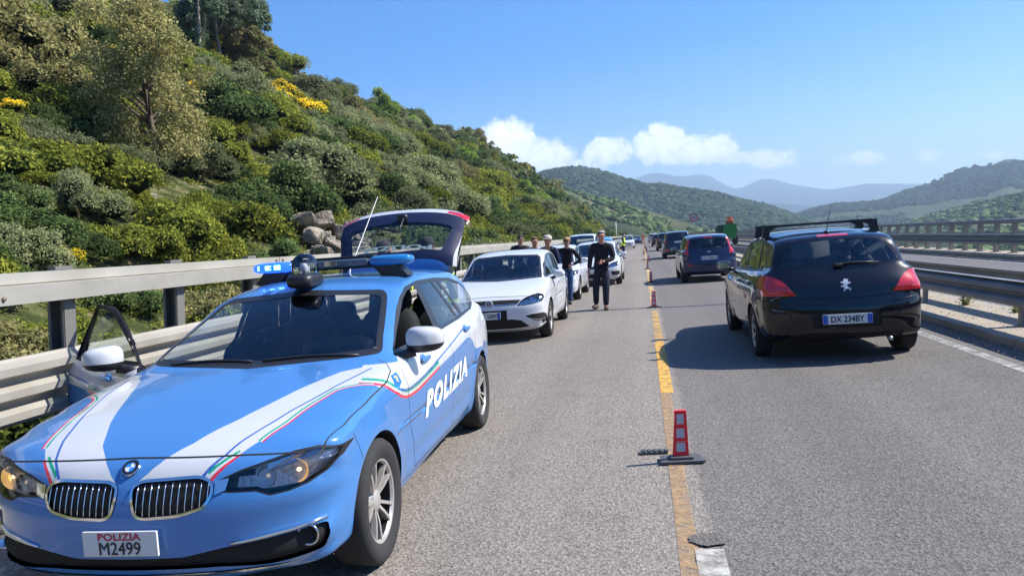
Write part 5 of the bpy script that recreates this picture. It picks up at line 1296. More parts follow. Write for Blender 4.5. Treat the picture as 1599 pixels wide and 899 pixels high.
GOLF = mkP(outline=[(1.88,.18),(2.02,.185),(2.09,.25),(2.12,.36),(2.125,.48),(2.115,.58),(2.07,.67),(1.99,.735),(1.80,.81),(1.5,.885),(1.2,.94),(1.0,.975),(.88,1.02),(.5,1.22),(.15,1.375),(-.1,1.425),(-.5,1.452),(-1.1,1.435),(-1.6,1.385),(-1.78,1.33),(-1.92,1.15),(-2.01,.98),(-2.08,.85),(-2.12,.65),(-2.12,.45),(-2.07,.30),(-1.9,.22),(-1,.185),(0,.175),(1,.175)],
    xn=2.125, xt=-2.12, round=rnds(2.125,-2.12,1.45), belt=([2.2,1.5,.9,.2,-.6,-1.4,-2.1],[.80,.885,.945,.955,.97,1.0,1.03]), zroof=1.45, w=1.79, wf=1.318, cab=(.9,-1.8))
P308 = mkP(outline=[(1.88,.20),(2.06,.21),(2.13,.26),(2.165,.36),(2.17,.48),(2.15,.60),(2.07,.72),(1.92,.80),(1.6,.89),(1.3,.96),(1.1,1.01),(.95,1.06),(.5,1.28),(.15,1.42),(-.15,1.475),(-.5,1.498),(-1.0,1.485),(-1.4,1.445),(-1.66,1.395),(-1.80,1.22),(-1.90,1.05),(-1.97,.97),(-2.04,.87),(-2.07,.76),(-2.10,.66),(-2.115,.55),(-2.11,.42),(-2.06,.31),(-1.9,.24),(-1,.195),(0,.185),(1,.185)],
    xn=2.17, xt=-2.11, round=rnds(2.17,-2.11,1.49), belt=([2.2,1.5,.9,.2,-.6,-1.4,-2.1],[.82,.90,.955,.975,.99,1.02,1.05]), zroof=1.495, w=1.815, wf=1.304, cab=(1.0,-1.7))
FIES = mkP(outline=[(1.80,.20),(1.95,.21),(2.02,.27),(2.04,.38),(2.04,.48),(2.02,.60),(1.95,.72),(1.80,.81),(1.5,.90),(1.25,.96),(1.0,1.02),(.88,1.07),(.5,1.27),(.2,1.39),(-.1,1.44),(-.5,1.46),(-1.0,1.45),(-1.4,1.42),(-1.60,1.385),(-1.70,1.22),(-1.76,1.0),(-1.80,.88),(-1.83,.76),(-1.87,.62),(-1.875,.48),(-1.85,.34),(-1.7,.25),(-1,.195),(0,.185),(1,.185)],
    xn=2.04, xt=-1.87, round=rnds(2.04,-1.87,1.46), belt=([2.1,1.5,.9,.2,-.6,-1.4,-1.9],[.82,.90,.955,.965,.97,.98,1.0]), zroof=1.46, w=1.683, wf=1.243, cab=(.95,-1.65), wroof=.74)
GOLF_POS, P308_POS, FIES_POS = (-2.456, 13.95), (2.161, 11.0), (1.946, 25.67)
#ENDSPEC
def up_curve(P):
    O = P['outline']; xf = max(range(len(O)), key=lambda i: O[i][0]); xr = min(range(len(O)), key=lambda i: O[i][0])
    seg = O[xf:xr+1]; xs_ = [p[0] for p in seg]; zs_ = [p[1] for p in seg]
    return lambda x: float(np.interp(-x, [-a for a in xs_], zs_))
def scaleP(P, sx, sz, w, **k):
    Q = dict(P); Q['outline'] = [(x*sx, z if z < .2 else .2+(z-.2)*sz) for x, z in P['outline']]; Q['round'] = [(a*sx, .2+(b-.2)*sz, c, d) for a, b, c, d in P['round']]
    Q['belt'] = ([a*sx for a in P['belt'][0]], [.2+(b-.2)*sz for b in P['belt'][1]]); Q['zroof'] = .2+(P['zroof']-.2)*sz; Q['w'] = w; Q['wf'] = P['wf']*sx; Q['xn'] = P['xn']*sx; Q['xt'] = P['xt']*sx
    Q['wz'] = ([.2+(a-.2)*sz for a in P['wz'][0]], P['wz'][1]); Q['plan'] = ([a*sx for a in P['plan'][0]], P['plan'][1]); Q['planup'] = ([a*sx for a in P['planup'][0]], P['planup'][1]); Q['crease'] = []; Q['cab'] = (P['cab'][0]*sx, P['cab'][1]*sx)
    Q.update(k); return Q
def gen_car(name, P, pos, heading, label, cat, group, pm, step=.05, nt=12, nu=12, pillars=((-.18,-.06,.07),(-1.10,-1.0,.06)), xe=(-1.55,-1.62), ws=None, rw=None, hl=None, tl=None, darks=(), chromes=(), front_plate=None, rear_plate=None,
            wheel_kind='spoke5', mir=None, glass=None, gap=True, lampm=None, third=None, extras=None, segs=32, inside=True, whm=None, rglass=None, front=True, rear=True):
    c = Car(P, step, nt, nu); glass = glass or GLS
    root = car_root(name, pos, heading, label=label, cat=cat, group=group)
    uz = up_curve(P); bz = lambda x: float(c.belt(x)); off = .085
    for sd in (1, -1):
        for wx in (P['wf'], -P['wf']): c.cut('void', circ(wx, P['wr'], P['arch'], 28), 'side', side=sd, nmin=.05)
    # side glass
    xb = 1.1
    while uz(xb)-.07 < bz(xb)+.03: xb -= .01
    topx = np.linspace(xb, xe[0], 22); top = [(x, uz(x)-(.07 if x > .3 else off)) for x in topx]
    dlo = [(xb+.05, bz(xb)+.012)]+top[1:]+[(xe[1], bz(xe[1])+.10), (xe[1]+.08, bz(xe[1])+.012), (-.5, bz(-.5)+.012)]
    def topat(x): return uz(x)-(.07 if x > .3 else off)-.025
    bounds = [(xb-.05, xb-.05)]+[(a, b) for a, b, w in pillars]+[(xe[1]+.03, xe[0]+.03)]
    for sd in (1, -1):
        c.cut('trim', dlo, 'side', side=sd, nmin=.15)
        for i in range(len(bounds)-1):
            w0 = pillars[i-1][2]/2 if i > 0 else 0; w1 = pillars[i][2]/2 if i < len(pillars) else 0
            (l0, t0), (l1, t1) = bounds[i], bounds[i+1]; l0 -= w0; t0 -= w0; l1 += w1; t1 += w1
            if i == 0: tx = [x for x in topx if t1 < x < xb-.06]; pts = [(l0, bz(l0)+.04)]+[(x, topat(x)) for x in tx]+[(t1, topat(t1))]+[(l1, bz(l1)+.04)]
            else: tx = [x for x in topx if t1 < x < t0]; pts = [(l0, bz(l0)+.04), (t0, topat(t0))]+[(x, topat(x)) for x in tx]+[(t1, topat(t1)), (l1, bz(l1)+(.04 if i < len(bounds)-2 else .08))]
            c.cut('pane%d' % i, rounded(pts, .012, 2), 'side', side=sd, nmin=.15)
    hw = P['w']/2
    ws = ws or [(-hw*.80, bz(.85)+.02), (0, bz(.9)+.0), (hw*.80, bz(.85)+.02), (hw*.69, P['zroof']-.14), (hw*.62, P['zroof']-.10), (0, P['zroof']-.075), (-hw*.62, P['zroof']-.10), (-hw*.69, P['zroof']-.14)]
    c.cut('wtrim', ws, 'front', nmin=.12, lim=lambda p: p.x > -.2); c.cut('windscreen', shrink(ws, .028), 'front', nmin=.12, lim=lambda p: p.x > -.2)
    if rw:
        c.cut('rtrim', rw, 'rear', nmin=.08, lim=lambda p: p.x < -.9); c.cut('rearwin', shrink(rw, .032), 'rear', nmin=.08, lim=lambda p: p.x < -.9)
    for pl_, vw in darks:
        c.cut('dark', pl_, vw, nmin=.03)
    for pl_, vw, nm in chromes: c.cut(nm, pl_, vw, nmin=.02)
    if hl and front:
        for p in (hl, mir_(hl)): c.cut('hlrim', p, 'front', nmin=.02); c.cut('headlight', shrink(p, .008), 'front', nmin=.02)
    if tl and rear:
        for p in tl:
            for q in (p, mir_(p)): c.cut('taillight', q, 'rear', nmin=-.15 if False else .01)
    if third: c.cut('third', third, 'rear', nmin=.05)
    if gap:
        for ysg in (1, -1):
            xA = xb+.12; a, b = pillars[0][0], pillars[1][0] if len(pillars) > 1 else -1.1
            c.seam([(xA-.05, bz(xA)), (xA-.02, .6), (xA-.12, .30), (a-.02, .29), (a+.02, bz(a))], .008, 'side', side=ysg)
            c.seam([(a-.02, .29), (a-.70, .29), (-P['wf']+.36, .52), (-P['wf']+.16, .75), (-P['wf']+.06, bz(-1.2))], .008, 'side', side=ysg)
        c.seam([(-hw*.80, .72), (-hw*.5, .735), (0, .745), (hw*.5, .735), (hw*.80, .72)], .007, 'front', nmin=.1, only=['body']) if front else None
    M_ = {'body': pm, 'seam': SEAM, 'hlrim': BLK, 'wtrim': BLK, 'trim': BLK, 'rtrim': PBK, 'dark': DARK, 'chrome': CHR, 'silver': SILV, 'third': REDL, 'white2': pm, 'blackpl': BLK}
    c.part('body', ['body', 'seam', 'hlrim', 'wtrim', 'rtrim', 'white2'], M_, root); split_loose(c.part('window_trim', ['trim'], M_, root))
    split_loose(c.part('bumper_opening', ['dark', 'blackpl'], M_, root, push=-.008)); split_loose(c.part('bright_trim', ['chrome', 'silver'], M_, root, push=.004))
    c.part('windscreen', ['windscreen'], glass, root, push=-.003); c.part('rear_window', ['rearwin'], rglass or glass, root, push=-.003); c.part('brake_light', ['third'], REDL, root, push=.003)
    for i in range(len(bounds)-1):
        for sd in (1, -1): c.part('side_window', ['pane%d' % i], glass if i == 0 else (rglass or glass), root, lambda p, s_=sd: p.y*s_ > 0, push=-.003)
    for sd in (1, -1):
        if hl and front:
            h_ = c.part('headlight', ['headlight'], LENS, root, lambda p, s_=sd: p.y*s_ > 0, push=.001)
            nb = c.extract(['headlight'], lambda p, s_=sd: p.y*s_ > 0, 0)
            for v in nb.verts: v.co += Vector((-.035, -.01*sd, 0))
            bobj('housing', nb, lampm or REFLD, h_, True)
            cy = sum(p[0] for p in hl)/len(hl); cz = sum(p[1] for p in hl)/len(hl)
            for dy, r in ((.07, .042), (-.06, .036)):
                p = c.onfront(sd*(cy+dy), cz, 0); bm = bmesh.new(); lathe(bm, [(0, -.05), (r*.6, -.045), (r, -.01), (r*1.1, -.012)], 'X', 14, (p.x-.004, p.y, p.z+dy*.25)); bobj('reflector', bm, REFL, h_, True)
        if tl and rear: split_loose(c.part('tail_lamp', ['taillight'], REDL, root, lambda p, s_=sd: p.y*s_ > 0, push=.004))
    def plate(pos_, size, txt, rear_):
        sgx = -1 if rear_ else 1; r = empty('number_plate', pos_); r.parent = root
        if rear_: r.rotation_euler = (0, 0, math.pi)
        w, h = size; bm = bmesh.new(); box(bm, (0, 0, 0), (.012, w, h), bev=.003); bobj('plate', bm, WPL, r)
        bm = bmesh.new(); box(bm, (.0068, w/2-.028, 0), (.003, .05, h*.94)); bobj('blue_band', bm, BPL, r); bm = bmesh.new(); box(bm, (.0068, -w/2+.028, 0), (.003, .05, h*.94)); bobj('blue_band', bm, BPL, r)
        if txt: text_obj('plate_number', txt, .07, KTX, lambda u, v: (.0078, u, v), r, fit=(w*.66, h*.60), fat=w*.004, lift=(.0003, 0, 0))
    if front_plate: 
        y, z, w, h, txt = front_plate; p = c.onfront(y, z, .012); plate(p, (w, h), txt, False)
    if rear_plate:
        y, z, w, h, txt = rear_plate; p = c.onfront(y, z, .012, True); plate(p, (w, h), txt, True)
    mx_, mz_ = mir or (xb+.02-.12, bz(xb)+.06)
    for sd in (1, -1):
        m_ = empty('wing_mirror', (mx_, sd*(hw+.085), mz_)); m_.parent = root
        bm = bmesh.new(); superell(bm, (0, 0, 0), (.075, .105, .068), 2.8, 18, 12, lambda q: Vector((q.x, q.y, q.z*(1+.8*q.y*(-sd))))); bobj('mirror_housing', bm, pm, m_, True)
        bm = bmesh.new(); tube(bm, [(.02, -sd*.06, -.05), (.05, -sd*.15, -.075)], [.03, .028], 8); bobj('mirror_arm', bm, BLK, m_, True)
        bm = bmesh.new(); box(bm, (-.074, 0, 0), (.006, .16, .095), bev=.002); bobj('mirror_glass', bm, CHR, m_)
        for x in (pillars[0][0]+.14, (pillars[1][0] if len(pillars) > 1 else -1.1)+.13):
            z = bz(x)-.12; p = c.onside(x, z, sd, 0); bm = bmesh.new(); superell(bm, (x, p.y+.018*sd, z), (.09, .013, .016), 3., 14, 8); bobj('door_handle', bm, pm, root, True)
    for sd in (1, -1):
        for wx in (P['wf'], -P['wf']): wheel(root, wx, sd*(hw-.105), P['wr'], P['wr']*.69, .20, wheel_kind, segs, rimmat=whm)
    arch_liner(c, root)
    if inside: interior(root, P, dash_x=xb-.10)
    if extras: extras(c, root)
    c.bm.free(); return root
mir_ = lambda p: [(-a, b) for a, b in p][::-1]
SILV = mat('silver trim', (.45, .46, .47), .3, .8); REFLD = mat('lamp interior', (.48, .50, .52), .22, .85, noise_amt=.5, noise_scale=18)
PWH = paint('white car paint', (.60, .61, .625), .3); PBK = mat('black car paint', (.0045, .005, .009), .3, coat=1., backdark=True, spec=.05); PNAVY = paint('navy car paint', (.010, .017, .060), .25); PDK = paint('dark blue grey paint', (.018, .024, .045), .28)
def golf_extra(c, root):
    # round badge with its two stacked letters
    b = empty('badge', (2.108, 0, .638)); b.parent = root
    bm = bmesh.new(); lathe(bm, [(0, .0), (.052, .0)], 'X', 28); bobj('badge_disc', bm, mat('badge dark blue', (.02, .045, .12), .3, coat=1), b)
    bm = bmesh.new(); lathe(bm, [(.050, .0), (.052, .008), (.062, .008), (.064, -.01)], 'X', 32)
    def bar(p, q, w=.011):
        d = math.hypot(q[0]-p[0], q[1]-p[1]); nx, ny = -(q[1]-p[1])/d*w/2, (q[0]-p[0])/d*w/2
        bm.faces.new([bm.verts.new((.007, a, z)) for a, z in ((p[0]+nx, p[1]+ny), (q[0]+nx, q[1]+ny), (q[0]-nx, q[1]-ny), (p[0]-nx, p[1]-ny))])
    for s_ in (1, -1):
        bar((s_*.022, .045), (0, .008)); bar((s_*.045, .025), (s_*.018, -.044)); bar((s_*.018, -.044), (0, -.004))
    fixn(bm); bobj('badge_letters', bm, mat('badge metal', (.6, .62, .65), .3, .3), b)
golf = gen_car('white_hatchback', GOLF, GOLF_POS, 180, 'white hatchback with a round front badge parked just behind the police estate', 'car', None, PWH, step=.045, nt=13, nu=14,
    hl=[(.44,.592),(.50,.665),(.56,.705),(.66,.742),(.76,.762),(.84,.745),(.855,.69),(.82,.635),(.70,.605),(.58,.590)],
    darks=[([(-.50,.685),(-.3,.690),(0,.692),(.3,.690),(.50,.685),(.44,.612),(.2,.604),(0,.603),(-.2,.604),(-.44,.612)], 'front'),
           ([(-.28,.535),(.28,.535),(.28,.385),(.36,.385),(.50,.36),(.62,.25),(.50,.235),(.0,.23),(-.50,.235),(-.62,.25),(-.50,.36),(-.36,.385),(-.28,.385)], 'front'),
           ([(.56,.425),(.66,.445),(.83,.455),(.86,.42),(.86,.30),(.80,.275),(.80,.33),(.70,.34),(.62,.39)], 'front'), (mir_([(.56,.425),(.66,.445),(.83,.455),(.86,.42),(.86,.30),(.80,.275),(.80,.33),(.70,.34),(.62,.39)]), 'front')],
    chromes=[([(-.44,.618),(0,.610),(.44,.618),(.45,.628),(0,.621),(-.45,.628)], 'front', 'chrome'), ([(.60,.395),(.72,.350),(.84,.345),(.84,.36),(.72,.366)], 'front', 'silver'), ([(-.6,.205),(0,.195),(.6,.205),(.75,.23),(.6,.22),(0,.212),(-.6,.22),(-.75,.23)], 'front', 'silver')],
    front_plate=(0, .452, .36, .11, 'GC 526EW'), pillars=((-.20,-.08,.07),(-1.06,-.92,.06)), xe=(-1.40,-1.52), rw=[(-.62,1.02),(.62,1.02),(.56,1.33),(-.56,1.33)], tl=[[(.42,.88),(.85,.92),(.86,.74),(.42,.76)]], mir=(.60, 1.0), extras=golf_extra, wheel_kind='spoke5')
def p308_extra(c, root):
    rk = empty('roof_rack', (0, 0, 1.45)); rk.parent = root
    uz = up_curve(P308)
    for x, yb in ((-.38, .62), (-.98, .62)):
        bm = bmesh.new(); zt = uz(x)+.075-1.45; box(bm, (x, 0, zt), (.045, 1.36, .026), bev=.005); bobj('cross_bar', bm, BLK, rk)
        for sd in (1, -1):
            p = c.hit((x, sd*.60, 3), (0, 0, -1))[0]; bm = bmesh.new(); z0 = p.z-1.45
            prism(bm, [(.50, zt-.012), (.50, zt+.016), (.60, zt+.018), (.665, zt-.01), (.69, z0-.04), (.61, z0-.012), (.58, zt-.05)], lambda u, v, d: (d, u*sd, v), x-.038, x+.038); fixn(bm); bobj('rack_foot', bm, BLK, rk)
    bm = bmesh.new(); zr = uz(-1.42); superell(bm, (-1.42, .02, zr+.01), (.05, .03, .022), 2.5, 12, 8); tube(bm, [(-1.42, .02, zr), (-1.50, .01, zr+.15), (-1.62, .0, zr+.33)], [.006, .004, .0025], 6); bobj('aerial', bm, BLK, root, True)
    bm = bmesh.new(); pts = [c.onfront(y, z, .022, True) for y, z in ((.03, 1.085), (-.10, 1.10), (-.25, 1.10), (-.42, 1.09))]; tube(bm, pts, [.016, .013, .010, .006], 6); box(bm, c.onfront(.02, 1.08, .02, True), (.05, .09, .04), bev=.012); bobj('rear_wiper', bm, BLK, root, True)
    # rearing lion emblem
    L_ = [(-.010,.058),(.006,.062),(.018,.054),(.030,.058),(.026,.046),(.034,.040),(.022,.030),(.030,.024),(.046,.032),(.050,.022),(.032,.010),(.018,.012),(.012,-.004),(.020,-.018),(.040,-.030),(.048,-.052),(.034,-.056),(.030,-.042),(.010,-.032),(-.004,-.040),(-.012,-.058),(-.030,-.060),(-.026,-.048),(-.018,-.030),(-.022,-.014),(-.036,-.020),(-.050,-.012),(-.046,.000),(-.034,-.004),(-.022,.004),(-.018,.020),(-.036,.018),(-.046,.026),(-.040,.036),(-.024,.034),(-.016,.044)]
    bm = bmesh.new(); vs_ = [bm.verts.new(c.onfront(-.018-u*1.1, .862+v*1.12, .008, True)) for u, v in L_]; f = bm.faces.new(vs_); r = bmesh.ops.extrude_face_region(bm, geom=[f]); [setattr(v, 'co', v.co+Vector((.008, 0, 0))) for v in r['geom'] if isinstance(v, bmesh.types.BMVert)]; fixn(bm); bobj('emblem', bm, mat('emblem metal', (.55, .57, .60), .35, .4), root)
    bm = bmesh.new(); tube(bm, [(-2.0, -.45, .26), (-2.10, -.45, .25)], .022, 10); bobj('exhaust', bm, SILV, root, True)
    for sd in (1, -1):
        pts = [c.onfront(sd*y, z, .004, True) for y, z in ((.50,.66),(.60,.675),(.70,.69),(.80,.70))]; bm = bmesh.new(); tube(bm, pts, .010, 6); bobj('bumper_strip', bm, PBK, root, True)
GLSC = glass_mat('clear rear glass', (.86, .90, .88), 1.6)
TL308 = [(.505,.768),(.555,.83),(.60,.89),(.66,.945),(.73,.985),(.82,1.0),(.86,.87),(.86,.772)]
p308 = gen_car('black_hatchback', P308, P308_POS, -.3, 'black hatchback with a roof rack and a silver lion emblem in the right-hand lane', 'car', None, PBK, step=.042, nt=14, nu=15,
    rw=rounded([(-.665,1.062),(0,1.05),(.665,1.062),(.69,1.10),(.63,1.20),(.55,1.32),(.48,1.378),(0,1.398),(-.48,1.378),(-.55,1.32),(-.63,1.20),(-.69,1.10)], .04), tl=[TL308], third=[(-.17,1.405),(.17,1.405),(.17,1.428),(-.17,1.428)],
    darks=[([(-.36,.585),(.36,.585),(.36,.40),(-.36,.40)], 'rear'), ([(-.60,.33),(.60,.33),(.62,.22),(-.62,.22)], 'rear')], chromes=[([(-.50,.735),(-.3,.722),(0,.716),(.3,.722),(.50,.735),(.5,.742),(.3,.729),(0,.723),(-.3,.729),(-.5,.742)], 'rear', 'blackpl')],
    rglass=GLSC, rear_plate=(0, .495, .52, .11, 'DX 234BY'), hl=[(.45,.60),(.60,.75),(.82,.86),(.86,.78),(.7,.64)], pillars=((-.26,-.16,.08),(-1.14,-1.0,.07)), xe=(-1.36,-1.50), mir=(.70, 1.04), extras=p308_extra, wheel_kind='spoke7')
def fies_extra(c, root):
    bm = bmesh.new(); superell(bm, c.onfront(0, .925, .01, True), (.01, .062, .026), 2.2, 18, 8); bobj('badge', bm, SILV, root, True)
    bm = bmesh.new(); pts = [c.onfront(y, z, .02, True) for y, z in ((.02, 1.02), (-.15, 1.05), (-.38, 1.045))]; tube(bm, pts, [.014, .010, .006], 6); bobj('rear_wiper', bm, BLK, root, True)
    bm = bmesh.new(); box(bm, c.onfront(.55, .54, .004, True), (.01, .16, .035)); bobj('reflector_strip', bm, REDL, root)
fiesta = gen_car('blue_hatchback', FIES, FIES_POS, -.7, 'navy blue hatchback with upright tall tail lamps queueing ahead of the black hatchback', 'car', None, PNAVY, step=.05, nt=12, nu=12,
    rw=rounded([(-.60,1.045),(0,1.03),(.60,1.045),(.52,1.325),(0,1.35),(-.52,1.325)], .03), tl=[[(.60,.84),(.62,1.05),(.535,1.32),(.60,1.34),(.66,1.15),(.74,.88)]], third=[(-.14,1.358),(.14,1.358),(.14,1.375),(-.14,1.375)],
    rear_plate=(0, .742, .52, .11, 'CV 718KN'), hl=[(.45,.62),(.55,.74),(.76,.84),(.80,.78),(.68,.64)], pillars=((-.20,-.12,.08),(-.98,-.92,.06)), xe=(-1.36,-1.42), extras=fies_extra)
def simple_rear(P): 
    z = P['zroof']; return dict(rw=[(-.62,z-.42),(.62,z-.42),(.55,z-.12),(-.55,z-.12)], tl=[[(.62,z-.80),(.62,z-.52),(.80,z-.50),(.86,z-.80)]], hl=[(.45,.62),(.52,.70),(.70,.78),(.84,.79),(.84,.70),(.70,.63)])
# oncoming side, standing cars behind the first white one
h2 = scaleP(GOLF, .955, 1.0, 1.73); 
gen_car('white_hatchback', h2, (-2.52, 21.35), 180.5, 'white hatchback standing behind the woman in black, its front hidden by the first white car', 'car', 'white cars stopped on the left', PWH, step=.06, nt=10, nu=10, pillars=((-.20,-.10,.07),(-1.0,-.9,.06)), xe=(-1.32,-1.45), **simple_rear(h2), wheel_kind='cover', darks=[([(-.4,.66),(.4,.66),(.4,.60),(-.4,.60)], 'front')], glass=GLS, segs=24)
s3 = scaleP(P308, .99, .965, 1.78)
gen_car('white_hatchback', s3, (-1.62, 27.05), 180.3, 'white hatchback with a round fog lamp standing behind the walking man in dark clothes', 'car', 'white cars stopped on the left', PWH, step=.06, nt=10, nu=10, hl=[(.46,.60),(.54,.70),(.66,.755),(.80,.77),(.84,.70),(.78,.63),(.62,.59)], rw=[(-.6,1.05),(.6,1.05),(.52,1.32),(-.52,1.32)], tl=[[(.52,.76),(.6,.89),(.8,.98),(.85,.77)]],
    darks=[([(-.40,.64),(.40,.64),(.34,.56),(-.34,.56)], 'front'), ([(-.45,.42),(.45,.42),(.5,.27),(-.5,.27)], 'front'), ([(.56,.46),(.84,.47),(.84,.34),(.60,.34)], 'front'), (mir_([(.56,.46),(.84,.47),(.84,.34),(.60,.34)]), 'front')], front_plate=(0, .47, .36, .11, None), segs=24)
v4 = scaleP(FIES, 1.16, 1.29, 1.80, wr=.34, arch=.39)
gen_car('white_van', v4, (-3.05, 39.5), 181, 'taller white van at the back of the line, its roof above the other white cars', 'van', None, PWH, step=.08, nt=8, nu=8, ws=None, rw=[(-.55,1.2),(.55,1.2),(.5,1.6),(-.5,1.6)], tl=[[(.6,.9),(.6,1.3),(.8,1.3),(.8,.9)]], hl=[(.46,.72),(.54,.82),(.70,.93),(.84,.95),(.84,.82),(.70,.73)], darks=[([(-.42,.80),(.42,.80),(.40,.62),(-.40,.62)], 'front')], segs=20, inside=False)
pc = scaleP(GOLF, 1.03, 1.02, 1.8)
def pol_extra(c, root):
    bm = bmesh.new(); box(bm, (-.2, 0, 1.53), (.2, 1.05, .09), bev=.03); bobj('light_bar', bm, mat('far blue beacon', (.02, .22, .6), .2, emit=(.02, .3, 1.), estr=.9), root, True)
p2 = gen_car('police_hatchback', pc, (-3.0, 60.5), 180.5, 'second police car, pale blue with blue roof lights, far down the left side', 'car', None, paint('pale police blue', (.13, .34, .66), .3), step=.09, nt=8, nu=8, **simple_rear(pc), segs=20, inside=False, extras=pol_extra)
suv = scaleP(P308, 1.03, 1.13, 1.84, wr=.34, arch=.385)
gen_car('white_suv', suv, (-1.9, 97.2), 180, 'white off-roader facing the camera beside the officer in the yellow vest', 'car', None, PWH, step=.1, nt=8, nu=8, **simple_rear(suv), darks=[([(-.42,.72),(.42,.72),(.4,.55),(-.4,.55)], 'front')], segs=16, inside=False)
gen_car('blue_car', scaleP(GOLF, 1, 1.02, 1.8), (-1.0, 131), 180, 'dark blue car facing the camera, last seen in the left-hand lane', 'car', None, PDK, step=.1, nt=8, nu=8, **simple_rear(GOLF), segs=16, inside=False)
# queue ahead in the right-hand lane
mpv = scaleP(FIES, 1.10, 1.16, 1.80)
def mpv_extra(c, root):
    bm = bmesh.new(); superell(bm, c.onfront(-.25, .50, .02, True), (.03, .05, .04), 2.2, 10, 6); bobj('tow_hitch', bm, SILV, root, True)
gen_car('dark_people_carrier', mpv, (2.12, 49.6), -.4, 'dark blue-grey people carrier in the right-hand lane ahead of the navy hatchback', 'car', None, PDK, step=.07, nt=9, nu=9, rw=rounded([(-.66,1.15),(0,1.13),(.66,1.15),(.58,1.52),(0,1.55),(-.58,1.52)], .04), tl=[[(.70,.92),(.70,1.15),(.78,1.15),(.84,.92)], [(.60,.46),(.60,.58),(.80,.58),(.80,.46)]], rear_plate=(0, 1.0, .5, .11, None), hl=[(.45,.72),(.55,.84),(.76,.94),(.80,.88),(.68,.74)], extras=mpv_extra, segs=20, rglass=GLSD)
sv2 = scaleP(P308, 1.04, 1.12, 1.85, wr=.34, arch=.385)
gen_car('dark_estate', sv2, (2.15, 72.5), 0, 'dark estate car half hidden beyond the people carrier', 'car', None, paint('black olive paint', (.014, .016, .016)), step=.1, nt=8, nu=8, **simple_rear(sv2), segs=16, inside=False)
gen_car('dark_hatchback', scaleP(P308, 1, 1.05, 1.8), (2.0, 99), 0, 'dark hatchback with glowing red tail lamp far up the right-hand lane', 'car', None, PBK, step=.1, nt=8, nu=8, **simple_rear(P308), segs=16, inside=False)
gen_car('white_off_roader', scaleP(FIES, 1.08, 1.22, 1.82), (2.0, 146), 0, 'white boxy off-roader at the head of the right-hand queue', 'car', None, PWH, step=.1, nt=8, nu=8, rw=[(-.62,1.2),(.62,1.2),(.58,1.6),(-.58,1.6)], tl=[[(.6,.9),(.6,1.15),(.8,1.15),(.8,.9)]], hl=[(.45,.72),(.55,.84),(.76,.94),(.80,.88),(.68,.74)], segs=16, inside=False)
# ================================================================ people
def skin_mesh(name, verts, edges, radii, m, parent, root_i=0, sub=1, faces_mat=None):
    me = bpy.data.meshes.new('sk'); me.from_pydata([tuple(v) for v in verts], edges, []); o = bpy.data.objects.new('sk', me); COL.objects.link(o)
    md = o.modifiers.new('s', 'SKIN'); md.use_smooth_shade = True; md.branch_smoothing = .6
    if not me.skin_vertices: raise RuntimeError('no skin layer')
    for i, r in enumerate(radii):
        sv = me.skin_vertices[0].data[i]; sv.radius = r if isinstance(r, tuple) else (r, r); sv.use_root = (i == root_i)
    sb = o.modifiers.new('u', 'SUBSURF'); sb.levels = sub; sb.render_levels = sub
    bpy.context.view_layer.update()
    nm = bpy.data.meshes.new_from_object(o.evaluated_get(bpy.context.evaluated_depsgraph_get())); bpy.data.objects.remove(o); bpy.data.meshes.remove(me)
    nm.name = name; nm.materials.clear(); nm.materials.append(m); nm.polygons.foreach_set('use_smooth', np.ones(len(nm.polygons), bool))
    ob = bpy.data.objects.new(name, nm); COL.objects.link(ob); ob.parent = parent; return ob
SKIN_ = mat('skin', (.42, .24, .17), .5, noise_amt=.08, noise_scale=20); SKIN2 = mat('sunburnt skin', (.40, .19, .13), .5, noise_amt=.08, noise_scale=20)
def cloth(name, c, r=.85): return mat(name, c, r, noise_amt=.25, noise_scale=14, bump=.35, bscale=9, spec=.2)
